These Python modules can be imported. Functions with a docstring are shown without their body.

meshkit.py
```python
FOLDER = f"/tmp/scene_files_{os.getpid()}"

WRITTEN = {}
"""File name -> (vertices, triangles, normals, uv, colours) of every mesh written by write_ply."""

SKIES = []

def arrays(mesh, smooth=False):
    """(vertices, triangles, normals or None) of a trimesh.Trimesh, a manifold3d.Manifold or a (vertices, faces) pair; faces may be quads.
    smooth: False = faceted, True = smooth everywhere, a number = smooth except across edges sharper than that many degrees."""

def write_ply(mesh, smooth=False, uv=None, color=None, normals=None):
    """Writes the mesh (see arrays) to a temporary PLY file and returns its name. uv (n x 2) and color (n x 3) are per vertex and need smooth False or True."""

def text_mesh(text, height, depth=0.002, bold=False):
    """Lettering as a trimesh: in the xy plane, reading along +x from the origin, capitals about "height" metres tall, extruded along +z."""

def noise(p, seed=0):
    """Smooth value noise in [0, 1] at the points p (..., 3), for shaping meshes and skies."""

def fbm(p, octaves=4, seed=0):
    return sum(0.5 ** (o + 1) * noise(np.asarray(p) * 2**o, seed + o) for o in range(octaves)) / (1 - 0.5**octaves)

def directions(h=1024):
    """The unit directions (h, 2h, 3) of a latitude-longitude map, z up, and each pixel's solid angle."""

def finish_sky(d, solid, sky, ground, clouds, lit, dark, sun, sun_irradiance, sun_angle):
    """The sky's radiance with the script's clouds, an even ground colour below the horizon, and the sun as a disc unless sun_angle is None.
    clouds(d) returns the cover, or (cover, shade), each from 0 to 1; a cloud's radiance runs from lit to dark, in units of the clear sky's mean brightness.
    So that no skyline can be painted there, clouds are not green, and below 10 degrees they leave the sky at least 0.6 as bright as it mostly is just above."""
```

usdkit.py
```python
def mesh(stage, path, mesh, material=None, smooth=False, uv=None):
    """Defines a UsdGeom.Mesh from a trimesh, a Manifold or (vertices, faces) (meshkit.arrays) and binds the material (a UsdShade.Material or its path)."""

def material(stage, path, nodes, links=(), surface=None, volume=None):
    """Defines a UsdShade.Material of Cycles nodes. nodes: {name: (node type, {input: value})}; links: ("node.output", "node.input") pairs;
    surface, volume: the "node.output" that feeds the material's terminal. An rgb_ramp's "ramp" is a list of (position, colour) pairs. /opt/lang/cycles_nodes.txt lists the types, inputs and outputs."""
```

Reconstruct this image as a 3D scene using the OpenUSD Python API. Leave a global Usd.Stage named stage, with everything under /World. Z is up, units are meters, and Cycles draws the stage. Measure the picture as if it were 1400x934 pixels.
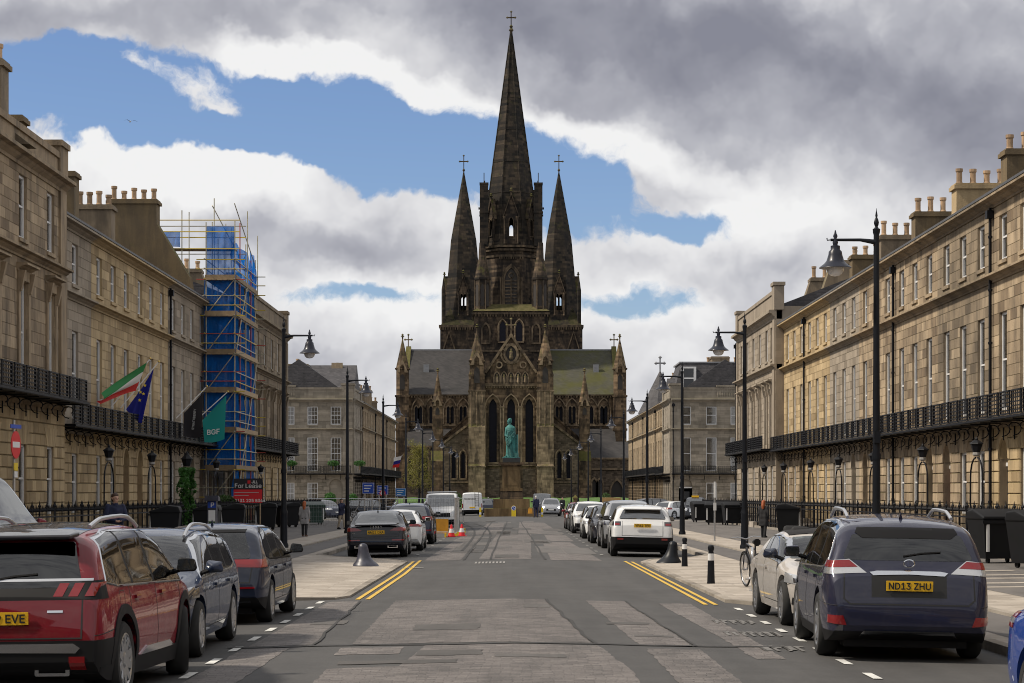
import math, random
import numpy as np
import trimesh, manifold3d, shapely
import shapely.geometry as sg
from scipy.interpolate import PchipInterpolator
import usdkit, meshkit
from pxr import Usd, UsdGeom, UsdLux, UsdShade, Gf, Sdf, Vt

stage = Usd.Stage.CreateInMemory()
UsdGeom.SetStageUpAxis(stage, 'Z')
UsdGeom.SetStageMetersPerUnit(stage, 1.0)
UsdGeom.Xform.Define(stage, '/World')
UsdGeom.Scope.Define(stage, '/World/Looks')
pi = math.pi

# ------------------------------------------------------------------ camera, sky, sun, exposure
EXPOSURE = 0.02
cam = UsdGeom.Camera.Define(stage, '/World/camera')
cam.AddTranslateOp().Set(Gf.Vec3d(0, 0, 2.0))
cam.AddRotateXYZOp().Set(Gf.Vec3f(90, 0, 0))
cam.CreateHorizontalApertureAttr(36.0)
cam.CreateVerticalApertureAttr(36.0 * 683 / 1024)
cam.CreateFocalLengthAttr(36.0 * 2900 / 1400)
cam.CreateVerticalApertureOffsetAttr(36.0 * 201 / 1400)
cam.CreateExposureAttr(EXPOSURE)

SUN_AZ, SUN_EL = math.radians(-97), math.radians(47)      # azimuth from +Y towards +X
SUN_STRENGTH, SUN_ANGLE, SKY_STRENGTH = 1.2, 5.0, 0.13
sun_dir = (math.cos(SUN_EL) * math.sin(SUN_AZ), math.cos(SUN_EL) * math.cos(SUN_AZ), math.sin(SUN_EL))
sun = UsdLux.DistantLight.Define(stage, '/World/sun')
sun.CreateIntensityAttr(SUN_STRENGTH)
sun.CreateAngleAttr(SUN_ANGLE)
sun.CreateNormalizeAttr(True)
sun.CreateColorAttr(Gf.Vec3f(1.0, 0.90, 0.76))
sun.AddRotateXYZOp().Set(Gf.Vec3f(90 - math.degrees(SUN_EL), 0, math.degrees(math.atan2(-sun_dir[0], sun_dir[1])) + 180))

def sky_material():
    N, L = {}, []
    def node(name, kind, **k):
        N[name] = (kind, k); return name
    def link(a, b): L.append((a, b))
    node('tc', 'texture_coordinate')
    node('sep', 'separate_xyz'); link('tc.generated', 'sep.vector')
    node('ay', 'math', math_type='absolute'); link('sep.y', 'ay.value1')
    node('my', 'math', math_type='maximum', value2=0.12); link('ay.value', 'my.value1')
    node('s', 'math', math_type='divide'); link('sep.x', 's.value1'); link('my.value', 's.value2')
    node('t', 'math', math_type='divide'); link('sep.z', 't.value1'); link('my.value', 't.value2')
    node('st', 'combine_xyz', z=0.0); link('s.value', 'st.x'); link('t.value', 'st.y')
    # cloud shapes drift a little with noise so that no edge is smooth
    node('wn', 'noise_texture', scale=16.0, detail=5.0, roughness=0.6); link('st.vector', 'wn.vector')
    node('wsub', 'vector_math', math_type='subtract', vector2=(0.5, 0.5, 0.5)); link('wn.color', 'wsub.vector1')
    node('wsc', 'vector_math', math_type='scale', scale=0.050); link('wsub.vector', 'wsc.vector1')
    node('stw', 'vector_math', math_type='add'); link('st.vector', 'stw.vector1'); link('wsc.vector', 'stw.vector2')
    def blobs(tag, rows, start):
        last = None
        for i, (px, py, rx, ry, ang, w) in enumerate(rows):
            cx, cy = (px - 700) / 2900, (668 - py) / 2900
            m = node(f'{tag}m{i}', 'mapping', mapping_type='texture', location=(cx, cy, 0), rotation=(0, 0, math.radians(ang)), scale=(rx / 2900, ry / 2900, 1))
            link('stw.vector', f'{m}.vector')
            g = node(f'{tag}g{i}', 'gradient_texture', gradient_type='spherical'); link(f'{m}.vector', f'{g}.vector')
            q = node(f'{tag}q{i}', 'math', math_type='multiply_add', value2=w, value3=start if last is None else 0.0)
            link(f'{g}.fac', f'{q}.value1')
            if last: link(f'{last}.value', f'{q}.value3')
            last = q
        return last
    # cover: below zero the blue shows
    cv = blobs('c', [(200, 130, 420, 95, -6, -2.2), (600, 215, 380, 110, -14, -2.3), (40, 110, 260, 60, 0, -0.8), (800, 250, 130, 42, -8, -1.15), (945, 302, 110, 30, 0, -0.95), (480, 408, 300, 42, 2, -1.5), (840, 415, 170, 40, 0, -1.0), (90, 215, 60, 60, 0, -0.4),
                     (290, 128, 180, 48, -12, 1.85), (170, 92, 80, 26, 0, 0.5),
                     (330, 320, 420, 150, -6, 1.5), (250, 240, 240, 75, -8, 0.7), (900, 245, 120, 40, 10, 0.6)], 0.72)
    node('cn', 'noise_texture', scale=30.0, detail=9.0, roughness=0.66); link('stw.vector', 'cn.vector')
    node('cn2', 'math', math_type='multiply_add', value2=1.5, value3=-0.75); link('cn.fac', 'cn2.value1')
    node('csum', 'math', math_type='add'); link(f'{cv}.value', 'csum.value1'); link('cn2.value', 'csum.value2')
    node('cov', 'map_range', range_type='smoothstep', from_min=-0.06, from_max=0.36, to_min=0.0, to_max=1.0); link('csum.value', 'cov.value')
    # shade: grey undersides of the thicker cloud, billows lit from above
    sh = blobs('h', [(120, 20, 420, 60, -3, 0.55), (700, 10, 520, 90, -6, 0.62), (1150, 90, 640, 210, -4, 0.62), (950, 110, 330, 95, -14, 0.3), (1330, 210, 330, 130, 0, 0.3), (560, 340, 150, 50, 0, 0.25), (330, 300, 130, 55, -14, 0.42), (470, 350, 190, 50, -8, 0.28), (450, 480, 300, 60, 0, 0.25), (900, 470, 300, 80, 0, 0.12), (620, 430, 500, 60, 0, -0.3), (1050, 360, 200, 60, 10, 0.15),
                     (480, 95, 330, 40, -13, -0.7), (820, 190, 260, 40, -14, -0.65), (250, 225, 260, 60, -10, -0.4), (1000, 290, 200, 50, 10, -0.3)], 0.12)
    def billow(tag, dz):
        node(tag + 'o', 'vector_math', math_type='add', vector2=(0.0012, dz, 0.0)); link('stw.vector', tag + 'o.vector1')
        node(tag, 'noise_texture', scale=13.0, detail=4.0, roughness=0.48); link(tag + 'o.vector', tag + '.vector'); return tag
    billow('sa', 0.0); billow('sb', 0.012)
    node('sd', 'math', math_type='subtract'); link('sb.fac', 'sd.value1'); link('sa.fac', 'sd.value2')      # thicker just above: we look at a shaded underside
    node('sd2', 'math', math_type='multiply_add', value2=1.5, value3=0.0); link('sd.value', 'sd2.value1')
    node('sn', 'noise_texture', scale=9.0, detail=5.0, roughness=0.52); link('st.vector', 'sn.vector')
    node('sn2', 'math', math_type='multiply_add', value2=1.15, value3=-0.50); link('sn.fac', 'sn2.value1')
    node('sn3', 'math', math_type='add'); link('sn2.value', 'sn3.value1'); link('sd2.value', 'sn3.value2')
    node('ssum', 'math', math_type='add', use_clamp=True); link(f'{sh}.value', 'ssum.value1'); link('sn3.value', 'ssum.value2')
    node('ramp', 'rgb_ramp', ramp=[(0.0, (6.7, 6.7, 6.7)), (0.22, (5.5, 5.5, 5.65)), (0.5, (3.5, 3.55, 3.9)), (0.8, (2.35, 2.4, 2.8)), (1.0, (1.85, 1.9, 2.3))]); link('ssum.value', 'ramp.fac')
    node('sky', 'sky_texture', sky_type='single_scattering', sun_disc=False, sun_elevation=SUN_EL, sun_rotation=SUN_AZ, air_density=1.0, aerosol_density=0.4, ozone_density=2.5)
    node('skyc', 'mix', mix_type='multiply', fac=1.0, color2=(0.66, 0.70, 0.84)); link('sky.color', 'skyc.color1')
    node('mix', 'mix', mix_type='mix'); link('cov.result', 'mix.fac'); link('skyc.color', 'mix.color1'); link('ramp.color', 'mix.color2')
    node('bg', 'background_shader', strength=SKY_STRENGTH); link('mix.color', 'bg.color')
    return usdkit.material(stage, '/World/Looks/sky_look', N, L, surface='bg.background')

dome = UsdLux.DomeLight.Define(stage, '/World/sky')
dome.GetPrim().SetCustomDataByKey('kind', 'structure')
UsdShade.MaterialBindingAPI.Apply(dome.GetPrim()).Bind(sky_material())

# ------------------------------------------------------------------ helpers
rng = random.Random(7)
_taken = set()
def numbered(parent, name):
    p, k = f'{parent}/{name}', 0
    while p in _taken:
        k += 1; p = f'{parent}/{name}_{k:03d}'
    _taken.add(p); return p
def path_of(o):
    return '/World' if o is None else (o if isinstance(o, str) else str(o.GetPath()))
def tag(o, label=None, cat=None, group=None, kind=None):
    p = o.GetPrim() if hasattr(o, 'GetPrim') else o
    for k, v in (('label', label), ('category', cat), ('group', group), ('kind', kind)):
        if v: p.SetCustomDataByKey(k, v)
    return p
def thing(name, label, cat, loc=(0, 0, 0), rz=0.0, group=None, roll=0.0, pitch=0.0):
    x = UsdGeom.Xform.Define(stage, numbered('/World', name))
    x.AddTranslateOp().Set(Gf.Vec3d(*map(float, loc)))
    x.AddRotateXYZOp().Set(Gf.Vec3f(float(pitch), float(roll), float(rz)))
    return tag(x, label, cat, group)
def copy_of(src, name, label, cat, loc, rz=0.0, group=None, scale=None):
    x = UsdGeom.Xform.Define(stage, numbered('/World', name))
    x.GetPrim().GetReferences().AddInternalReference(src.GetPath())
    x.ClearXformOpOrder()
    x.AddTranslateOp(opSuffix='place').Set(Gf.Vec3d(*map(float, loc)))
    x.AddRotateZOp(opSuffix='turn').Set(float(rz))
    if scale: x.AddScaleOp(opSuffix='size').Set(Gf.Vec3f(*scale))
    x.GetPrim().SetInstanceable(True)
    return tag(x, label, cat, group)

class MB:
    """Collects shapes of one mesh; tone is a per-vertex number that materials read."""
    def __init__(self): self.v, self.f, self.t, self.n = [], [], [], 0
    def add(self, v, f, tone=0.5):
        v = np.asarray(v, float).reshape(-1, 3); f = np.asarray(f, int)
        if f.shape[1] == 4: f = np.vstack([f[:, [0, 1, 2]], f[:, [0, 2, 3]]])
        self.v.append(v); self.f.append(f + self.n); self.t.append(np.broadcast_to(np.asarray(tone, float), (len(v),))); self.n += len(v)
        return self
    def tm(self, m, tone=0.5):
        if hasattr(m, 'to_mesh'):
            q = m.to_mesh(); return self.add(q.vert_properties[:, :3], q.tri_verts, tone)
        return self.add(m.vertices, m.faces, tone)
    BF = [[0, 3, 2, 1], [4, 5, 6, 7], [0, 1, 5, 4], [1, 2, 6, 5], [2, 3, 7, 6], [3, 0, 4, 7]]
    def box(self, x0, x1, y0, y1, z0, z1, tone=0.5):
        return self.add([[x0, y0, z0], [x1, y0, z0], [x1, y1, z0], [x0, y1, z0], [x0, y0, z1], [x1, y0, z1], [x1, y1, z1], [x0, y1, z1]], self.BF, tone)
    def block(self, x0, x1, y0, y1, z0, z1, ch=0.02, tone=0.5):
        """A stone whose front (at y0, the outer side) is chamfered; its back stays open."""
        a = [[x0, y1, z0], [x1, y1, z0], [x1, y1, z1], [x0, y1, z1]]
        b = [[x0, y0 + ch, z0], [x1, y0 + ch, z0], [x1, y0 + ch, z1], [x0, y0 + ch, z1]]
        c = [[x0 + ch, y0, z0 + ch], [x1 - ch, y0, z0 + ch], [x1 - ch, y0, z1 - ch], [x0 + ch, y0, z1 - ch]]
        f = []
        for s in (0, 4):
            for i in range(4):
                j = (i + 1) % 4; f.append([s + i, s + j, s + 4 + j, s + 4 + i])
        f.append([8, 9, 10, 11])
        return self.add(a + b + c, [[q[0], q[1], q[2], q[3]] for q in f], tone)
    def frustum(self, x0, x1, y0, y1, z0, X0, X1, Y0, Y1, z1, tone=0.5):
        return self.add([[x0, y0, z0], [x1, y0, z0], [x1, y1, z0], [x0, y1, z0], [X0, Y0, z1], [X1, Y0, z1], [X1, Y1, z1], [X0, Y1, z1]], self.BF, tone)
    def lathe(self, prof, n=12, at=(0, 0, 0), tone=0.5, rot=0.0, cap=True):
        prof = np.asarray(prof, float); k = len(prof)
        a = np.arange(n) * 2 * pi / n + rot
        v = np.stack([prof[:, None, 0] * np.cos(a)[None], prof[:, None, 0] * np.sin(a)[None], np.repeat(prof[:, 1:2], n, 1)], -1).reshape(-1, 3) + np.asarray(at)
        f = [[i * n + j, i * n + (j + 1) % n, (i + 1) * n + (j + 1) % n, (i + 1) * n + j] for i in range(k - 1) for j in range(n)]
        self.add(v, f, tone)
        for i, flip in ((0, True), (k - 1, False)):
            if cap and prof[i, 0] > 1e-6:
                r = list(range(i * n, i * n + n)); r = r[::-1] if flip else r
                self.f.append(np.array([[r[0], r[j], r[j + 1]] for j in range(1, n - 1)]) + self.n - len(v))
        return self
    def tube(self, pts, r, n=6, tone=0.5, cap=True):
        p = np.asarray(pts, float); m = len(p); r = np.broadcast_to(r, (m,))
        t = np.gradient(p, axis=0); t /= np.linalg.norm(t, axis=1, keepdims=True) + 1e-12
        ref = np.array([0, 0, 1.0]) if abs(t[0, 2]) < 0.9 else np.array([1.0, 0, 0])
        rows = []
        for i in range(m):
            a = ref - t[i] * (ref @ t[i]); a /= np.linalg.norm(a) + 1e-12; ref = a
            b = np.cross(t[i], a); w = np.arange(n) * 2 * pi / n + pi / n
            rows.append(p[i] + r[i] * (np.cos(w)[:, None] * a + np.sin(w)[:, None] * b))
        f = [[i * n + j, i * n + (j + 1) % n, (i + 1) * n + (j + 1) % n, (i + 1) * n + j] for i in range(m - 1) for j in range(n)]
        self.add(np.vstack(rows), f, tone)
        if cap:
            base = self.n - m * n
            for i, flip in ((0, True), (m - 1, False)):
                q = [base + i * n + j for j in range(n)]; q = q[::-1] if flip else q
                self.f.append(np.array([[q[0], q[j], q[j + 1]] for j in range(1, n - 1)]))
        return self
    def bar(self, a, b, r, n=5, tone=0.5): return self.tube([a, b], r, n, tone)
    def prism(self, poly, axis, a, b, tone=0.5):
        """Extrudes a shapely polygon of two coordinates along the third: axis 'x' takes (y,z), 'y' takes (x,z), 'z' takes (x,y)."""
        for g in getattr(poly, 'geoms', [poly]):
            if g.is_empty or g.area < 1e-9: continue
            m = trimesh.creation.extrude_polygon(g, b - a, engine='earcut')
            v, f = m.vertices.copy(), m.faces
            if axis == 'x': v = np.stack([v[:, 2] + a, v[:, 0], v[:, 1]], 1)
            elif axis == 'y': v = np.stack([v[:, 0], v[:, 2] + a, v[:, 1]], 1); f = f[:, ::-1]
            else: v = v + [0, 0, a]
            self.add(v, f, tone)
        return self
    def sheet(self, grid, tone=0.5):
        g = np.asarray(grid, float); r, c = g.shape[:2]
        f = [[i * c + j, i * c + j + 1, (i + 1) * c + j + 1, (i + 1) * c + j] for i in range(r - 1) for j in range(c - 1)]
        return self.add(g.reshape(-1, 3), f, tone)
    def move(self, M=None, d=None):
        for i, v in enumerate(self.v):
            if M is not None: v = v @ np.asarray(M).T
            if d is not None: v = v + np.asarray(d)
            self.v[i] = v
        return self
    def arrays(self): return np.vstack(self.v), np.vstack(self.f)
    def put(self, name, mat, parent=None, smooth=False, kind=None, label=None):
        if not self.v: return None
        v, f = self.arrays(); t = np.concatenate(self.t)
        if smooth is not False: t = t.mean()
        p = numbered(path_of(parent), name)
        m = usdkit.mesh(stage, p, (v, f), M[mat] if isinstance(mat, str) else mat, smooth=smooth)
        pv = UsdGeom.PrimvarsAPI(m)
        if np.ndim(t) and np.ptp(t) > 1e-6:
            pv.CreatePrimvar('tone', Sdf.ValueTypeNames.FloatArray, 'vertex').Set(Vt.FloatArray.FromNumpy(t.astype(np.float32)))
        else:
            pv.CreatePrimvar('tone', Sdf.ValueTypeNames.FloatArray, 'vertex').Set(Vt.FloatArray.FromNumpy(np.full(len(m.GetPointsAttr().Get()), float(np.mean(t)), np.float32)))
        o = m.GetPrim()
        if kind or label: tag(o, label, None, None, kind)
        return o
def to_man(vf):
    tm = trimesh.Trimesh(*vf, process=True); tm.fix_normals()
    return manifold3d.Manifold(manifold3d.Mesh(np.asarray(tm.vertices, np.float32), np.asarray(tm.faces, np.uint32)))
def rotz(deg):
    a = math.radians(deg); return np.array([[math.cos(a), -math.sin(a), 0], [math.sin(a), math.cos(a), 0], [0, 0, 1]])
def rect(x0, x1, z0, z1): return sg.box(x0, z0, x1, z1)
def text(s, h, depth=0.004, bold=True): return meshkit.text_mesh(s, h, depth, bold)

# ------------------------------------------------------------------ materials
M = {}
def look(name, color, rough=0.6, metal=0.0, coat=0.0, spec=0.5, vary=0.0, vscale=3.0, bump=0.0, bscale=40.0, transl=0.0, emit=0.0, tone=0.0, ior=1.5):
    """A plain surface: a colour with a little noise in tone and relief."""
    N = {'p': ('principled_bsdf', dict(base_color=color, roughness=rough, metallic=metal, coat_weight=coat, specular_ior_level=spec, ior=ior))}
    L = []
    if emit: N['p'][1].update(emission_color=color, emission_strength=emit)
    if vary or bump or tone:
        N['g'] = ('geometry', {})
    src = None
    if vary:
        N['n'] = ('noise_texture', dict(scale=vscale, detail=6.0, roughness=0.6)); L.append(('g.position', 'n.vector'))
        N['r'] = ('rgb_ramp', dict(ramp=[(0.25, tuple(c * (1 - vary) for c in color)), (0.5, color), (0.75, tuple(min(1, c * (1 + vary)) for c in color))])); L.append(('n.fac', 'r.fac'))
        src = 'r.color'
    if tone:
        N['a'] = ('attribute', dict(attribute='tone'))
        N['tm'] = ('map_range', dict(from_min=0.0, from_max=1.0, to_min=1 - tone, to_max=1 + tone)); L.append(('a.fac', 'tm.value'))
        N['tmul'] = ('vector_math', dict(math_type='scale', vector1=color)); L.append(('tm.result', 'tmul.scale'))
        if src: L.append((src, 'tmul.vector1'))
        src = 'tmul.vector'
    if src: L.append((src, 'p.base_color'))
    if bump:
        N['bn'] = ('noise_texture', dict(scale=bscale, detail=4.0)); L.append(('g.position', 'bn.vector'))
        N['b'] = ('bump', dict(strength=bump, distance=0.02)); L += [('bn.fac', 'b.height'), ('b.normal', 'p.normal')]
    surf = 'p.BSDF'
    if transl:
        N['tl'] = ('translucent_bsdf', dict(color=tuple(min(1, c * 1.6) for c in color)))
        N['mx'] = ('mix_closure', dict(fac=transl)); L += [('p.BSDF', 'mx.closure1'), ('tl.BSDF', 'mx.closure2')]; surf = 'mx.closure'
    M[name] = usdkit.material(stage, f'/World/Looks/{name}', N, L, surface=surf)

def stone(name, c0, c1, stain=(0.06, 0.05, 0.04), stain_amt=0.5, moss=0.0, brick=None, rough=0.9, grime=0.45, gscale=0.35, tonew=0.5, flat=False):
    """Sandstone: tone per stone between c0 and c1, soot stains running down, lichen on ledges. brick=(w,h) draws far-off coursing."""
    N, L = {}, []
    def nd(n, k, **kw): N[n] = (k, kw)
    nd('g', 'geometry'); nd('a', 'attribute', attribute='tone')
    nd('n1', 'noise_texture', scale=1.1, detail=5.0, roughness=0.6); L.append(('g.position', 'n1.vector'))
    nd('tn', 'math', math_type='multiply_add', value2=0.7, value3=-0.35); L.append(('n1.fac', 'tn.value1'))
    nd('ts', 'math', math_type='add', use_clamp=True); L += [('tn.value', 'ts.value1'), ('a.fac', 'ts.value2')]
    base = 'ts.value'
    nd('sep', 'separate_xyz'); L.append(('g.position', 'sep.vector'))
    if brick:
        nd('xy', 'math', math_type='add'); L += [('sep.x', 'xy.value1'), ('sep.y', 'xy.value2')]
        nd('cv', 'combine_xyz', z=0.0); L += [('sep.x' if flat else 'xy.value', 'cv.x'), ('sep.y' if flat else 'sep.z', 'cv.y')]
        nd('bk', 'brick_texture', scale=1.0, brick_width=brick[0], row_height=brick[1], mortar_size=0.02, mortar_smooth=0.4, color1=(0, 0, 0), color2=(1, 1, 1), mortar=(0.3, 0.3, 0.3)); L.append(('cv.vector', 'bk.vector'))
        nd('bw', 'rgb_to_bw'); L.append(('bk.color', 'bw.color'))
        nd('bt', 'math', math_type='multiply_add', value2=tonew, value3=-tonew / 2); L.append(('bw.val', 'bt.value1'))
        nd('ts2', 'math', math_type='add', use_clamp=True); L += [('ts.value', 'ts2.value1'), ('bt.value', 'ts2.value2')]
        base = 'ts2.value'
    nd('cr', 'mix', mix_type='mix', color1=c0, color2=c1); L.append((base, 'cr.fac'))
    col = 'cr.color'
    nd('mp', 'mapping', scale=(gscale * 4, gscale * 4, gscale)); L.append(('g.position', 'mp.vector'))
    nd('n2', 'noise_texture', scale=1.0, detail=7.0, roughness=0.65, distortion=0.4); L.append(('mp.vector', 'n2.vector'))
    nd('sr', 'map_range', range_type='smoothstep', from_min=1 - grime - 0.16, from_max=1 - grime + 0.2, to_min=0.0, to_max=stain_amt); L.append(('n2.fac', 'sr.value'))
    nd('cs', 'mix', mix_type='mix', color2=stain); L += [('sr.result', 'cs.fac'), (col, 'cs.color1')]
    col = 'cs.color'
    if moss:
        nd('sn', 'separate_xyz'); L.append(('g.normal', 'sn.vector'))
        nd('n3', 'noise_texture', scale=0.8, detail=6.0, roughness=0.7); L.append(('g.position', 'n3.vector'))
        nd('mu', 'math', math_type='multiply_add', value2=0.55); L += [('sn.z', 'mu.value1'), ('n3.fac', 'mu.value3')]
        nd('mr', 'map_range', range_type='smoothstep', from_min=0.60, from_max=0.85, to_min=0.0, to_max=moss); L.append(('mu.value', 'mr.value'))
        nd('cm', 'mix', mix_type='mix', color2=(0.085, 0.085, 0.018)); L += [('mr.result', 'cm.fac'), (col, 'cm.color1')]
        col = 'cm.color'
    nd('p', 'principled_bsdf', roughness=rough, specular_ior_level=0.25); L.append((col, 'p.base_color'))
    nd('n4', 'noise_texture', scale=14.0, detail=5.0, roughness=0.7); L.append(('g.position', 'n4.vector'))
    h = 'n4.fac'
    if brick:
        nd('hm', 'math', math_type='multiply_add', value2=-1.6); L += [('bk.fac', 'hm.value1'), ('n4.fac', 'hm.value3')]; h = 'hm.value'
    nd('b', 'bump', strength=0.35, distance=0.03); L += [(h, 'b.height'), ('b.normal', 'p.normal')]
    M[name] = usdkit.material(stage, f'/World/Looks/{name}', N, L, surface='p.BSDF')

stone('stone_buff', (0.17, 0.125, 0.082), (0.43, 0.335, 0.225), stain_amt=0.78, moss=0.35)
stone('stone_gold', (0.26, 0.19, 0.105), (0.49, 0.375, 0.22), stain_amt=0.6, moss=0.35, grime=0.38)
stone('stone_grey', (0.21, 0.175, 0.135), (0.36, 0.305, 0.24), stain_amt=0.4, moss=0.35)
stone('stone_dark', (0.125, 0.098, 0.068), (0.33, 0.26, 0.18), stain_amt=0.65, moss=0.5, grime=0.5)
stone('stone_far_buff', (0.20, 0.15, 0.095), (0.38, 0.30, 0.20), stain_amt=0.5, moss=0.4, brick=(0.9, 0.34))
stone('stone_far_grey', (0.17, 0.15, 0.12), (0.33, 0.29, 0.235), stain_amt=0.4, moss=0.4, brick=(0.9, 0.34))
stone('render_brown', (0.12, 0.085, 0.045), (0.20, 0.15, 0.085), stain_amt=0.6, moss=0.7, grime=0.5)
stone('render_grey', (0.20, 0.19, 0.18), (0.32, 0.31, 0.30), stain_amt=0.3)
stone('church_stone', (0.05, 0.033, 0.020), (0.285, 0.198, 0.12), stain=(0.012, 0.010, 0.009), stain_amt=0.9, moss=0.75, brick=(0.95, 0.42), grime=0.52, gscale=0.22, tonew=0.75)
stone('church_dressed', (0.085, 0.062, 0.040), (0.36, 0.27, 0.175), stain=(0.015, 0.012, 0.010), stain_amt=0.85, brick=(0.8, 0.42), tonew=.55, moss=0.8, grime=0.46, gscale=0.3)
stone('church_upper', (0.022, 0.016, 0.012), (0.16, 0.115, 0.075), stain=(0.009, 0.008, 0.008), stain_amt=0.9, moss=0.85, brick=(0.95, 0.42), grime=0.56, gscale=0.2, tonew=0.9)
stone('church_trim_dark', (0.045, 0.033, 0.022), (0.23, 0.17, 0.11), stain=(0.010, 0.009, 0.008), stain_amt=0.9, moss=0.5, grime=0.52, gscale=0.3)
stone('church_rubble', (0.055, 0.042, 0.030), (0.17, 0.13, 0.095), stain=(0.02, 0.017, 0.014), stain_amt=0.6, moss=0.5, brick=(0.55, 0.28), grime=0.45, tonew=0.9)
stone('spire_stone', (0.005, 0.0045, 0.0045), (0.060, 0.045, 0.031), stain=(0.008, 0.008, 0.008), stain_amt=0.85, moss=0.3, brick=(1.1, 0.5), grime=0.50, gscale=0.16, tonew=1.0)
stone('pedestal_stone', (0.13, 0.085, 0.04), (0.26, 0.18, 0.095), stain=(0.03, 0.02, 0.012), stain_amt=0.7, moss=0.8, grime=0.5)
stone('slate', (0.030, 0.030, 0.034), (0.095, 0.09, 0.095), stain=(0.02, 0.02, 0.02), stain_amt=0.4, brick=(0.3, 0.16), rough=0.6)
stone('church_slate', (0.022, 0.021, 0.022), (0.055, 0.051, 0.050), stain=(0.02, 0.02, 0.02), stain_amt=0.5, brick=(0.5, 0.3), rough=0.7, grime=0.46, gscale=0.08)
stone('church_slate_moss', (0.034, 0.034, 0.026), (0.075, 0.072, 0.055), stain=(0.060, 0.060, 0.009), stain_amt=0.8, brick=(0.5, 0.3), rough=0.8, grime=0.50, gscale=0.06)
stone('slab', (0.27, 0.24, 0.205), (0.44, 0.395, 0.345), brick=(0.9, 0.62), flat=True, tonew=.7, stain=(0.17, 0.145, 0.12), stain_amt=0.5, grime=0.5, rough=0.85)
stone('kerb_stone', (0.18, 0.16, 0.135), (0.34, 0.305, 0.26), stain=(0.06, 0.05, 0.045), stain_amt=0.4, rough=0.85)
look('glass_dark', (0.012, 0.014, 0.017), 0.04, spec=0.6)
look('window_white', (0.60, 0.60, 0.60), 0.4, vary=0.08)
look('iron_black', (0.006, 0.0065, 0.009), 0.55, spec=.18, vary=0.3, vscale=8)
look('post_black', (0.005, 0.0065, 0.010), 0.42, spec=.25, vary=0.25, vscale=6)
look('lead', (0.19, 0.195, 0.21), 0.5, vary=0.2)
look('lead_dark', (0.055, 0.055, 0.06), 0.55, vary=0.3)
look('church_glass', (0.010, 0.010, 0.017), 0.3, spec=.12)
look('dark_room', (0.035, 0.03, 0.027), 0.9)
look('curtain', (0.55, 0.54, 0.52), 0.9, vary=0.12, vscale=6)
look('pot_clay', (0.30, 0.20, 0.12), 0.85, vary=0.3, tone=0.35)
look('door_dark', (0.012, 0.013, 0.016), 0.3)
look('door_green', (0.012, 0.03, 0.024), 0.3)
look('door_red', (0.12, 0.012, 0.014), 0.3)
look('plaster_white', (0.66, 0.65, 0.62), 0.7, vary=0.08)
N_ = {"t": ("transparent_bsdf", {}), "g": ("glossy_bsdf", {"roughness": 0.03, "color": (1, 1, 1)}), "f": ("fresnel", {"IOR": 1.65}), "m": ("mix_closure", {})}
M['pane'] = usdkit.material(stage, '/World/Looks/pane', N_, [("f.fac", "m.fac"), ("t.BSDF", "m.closure1"), ("g.BSDF", "m.closure2")], surface="m.closure")

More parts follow.
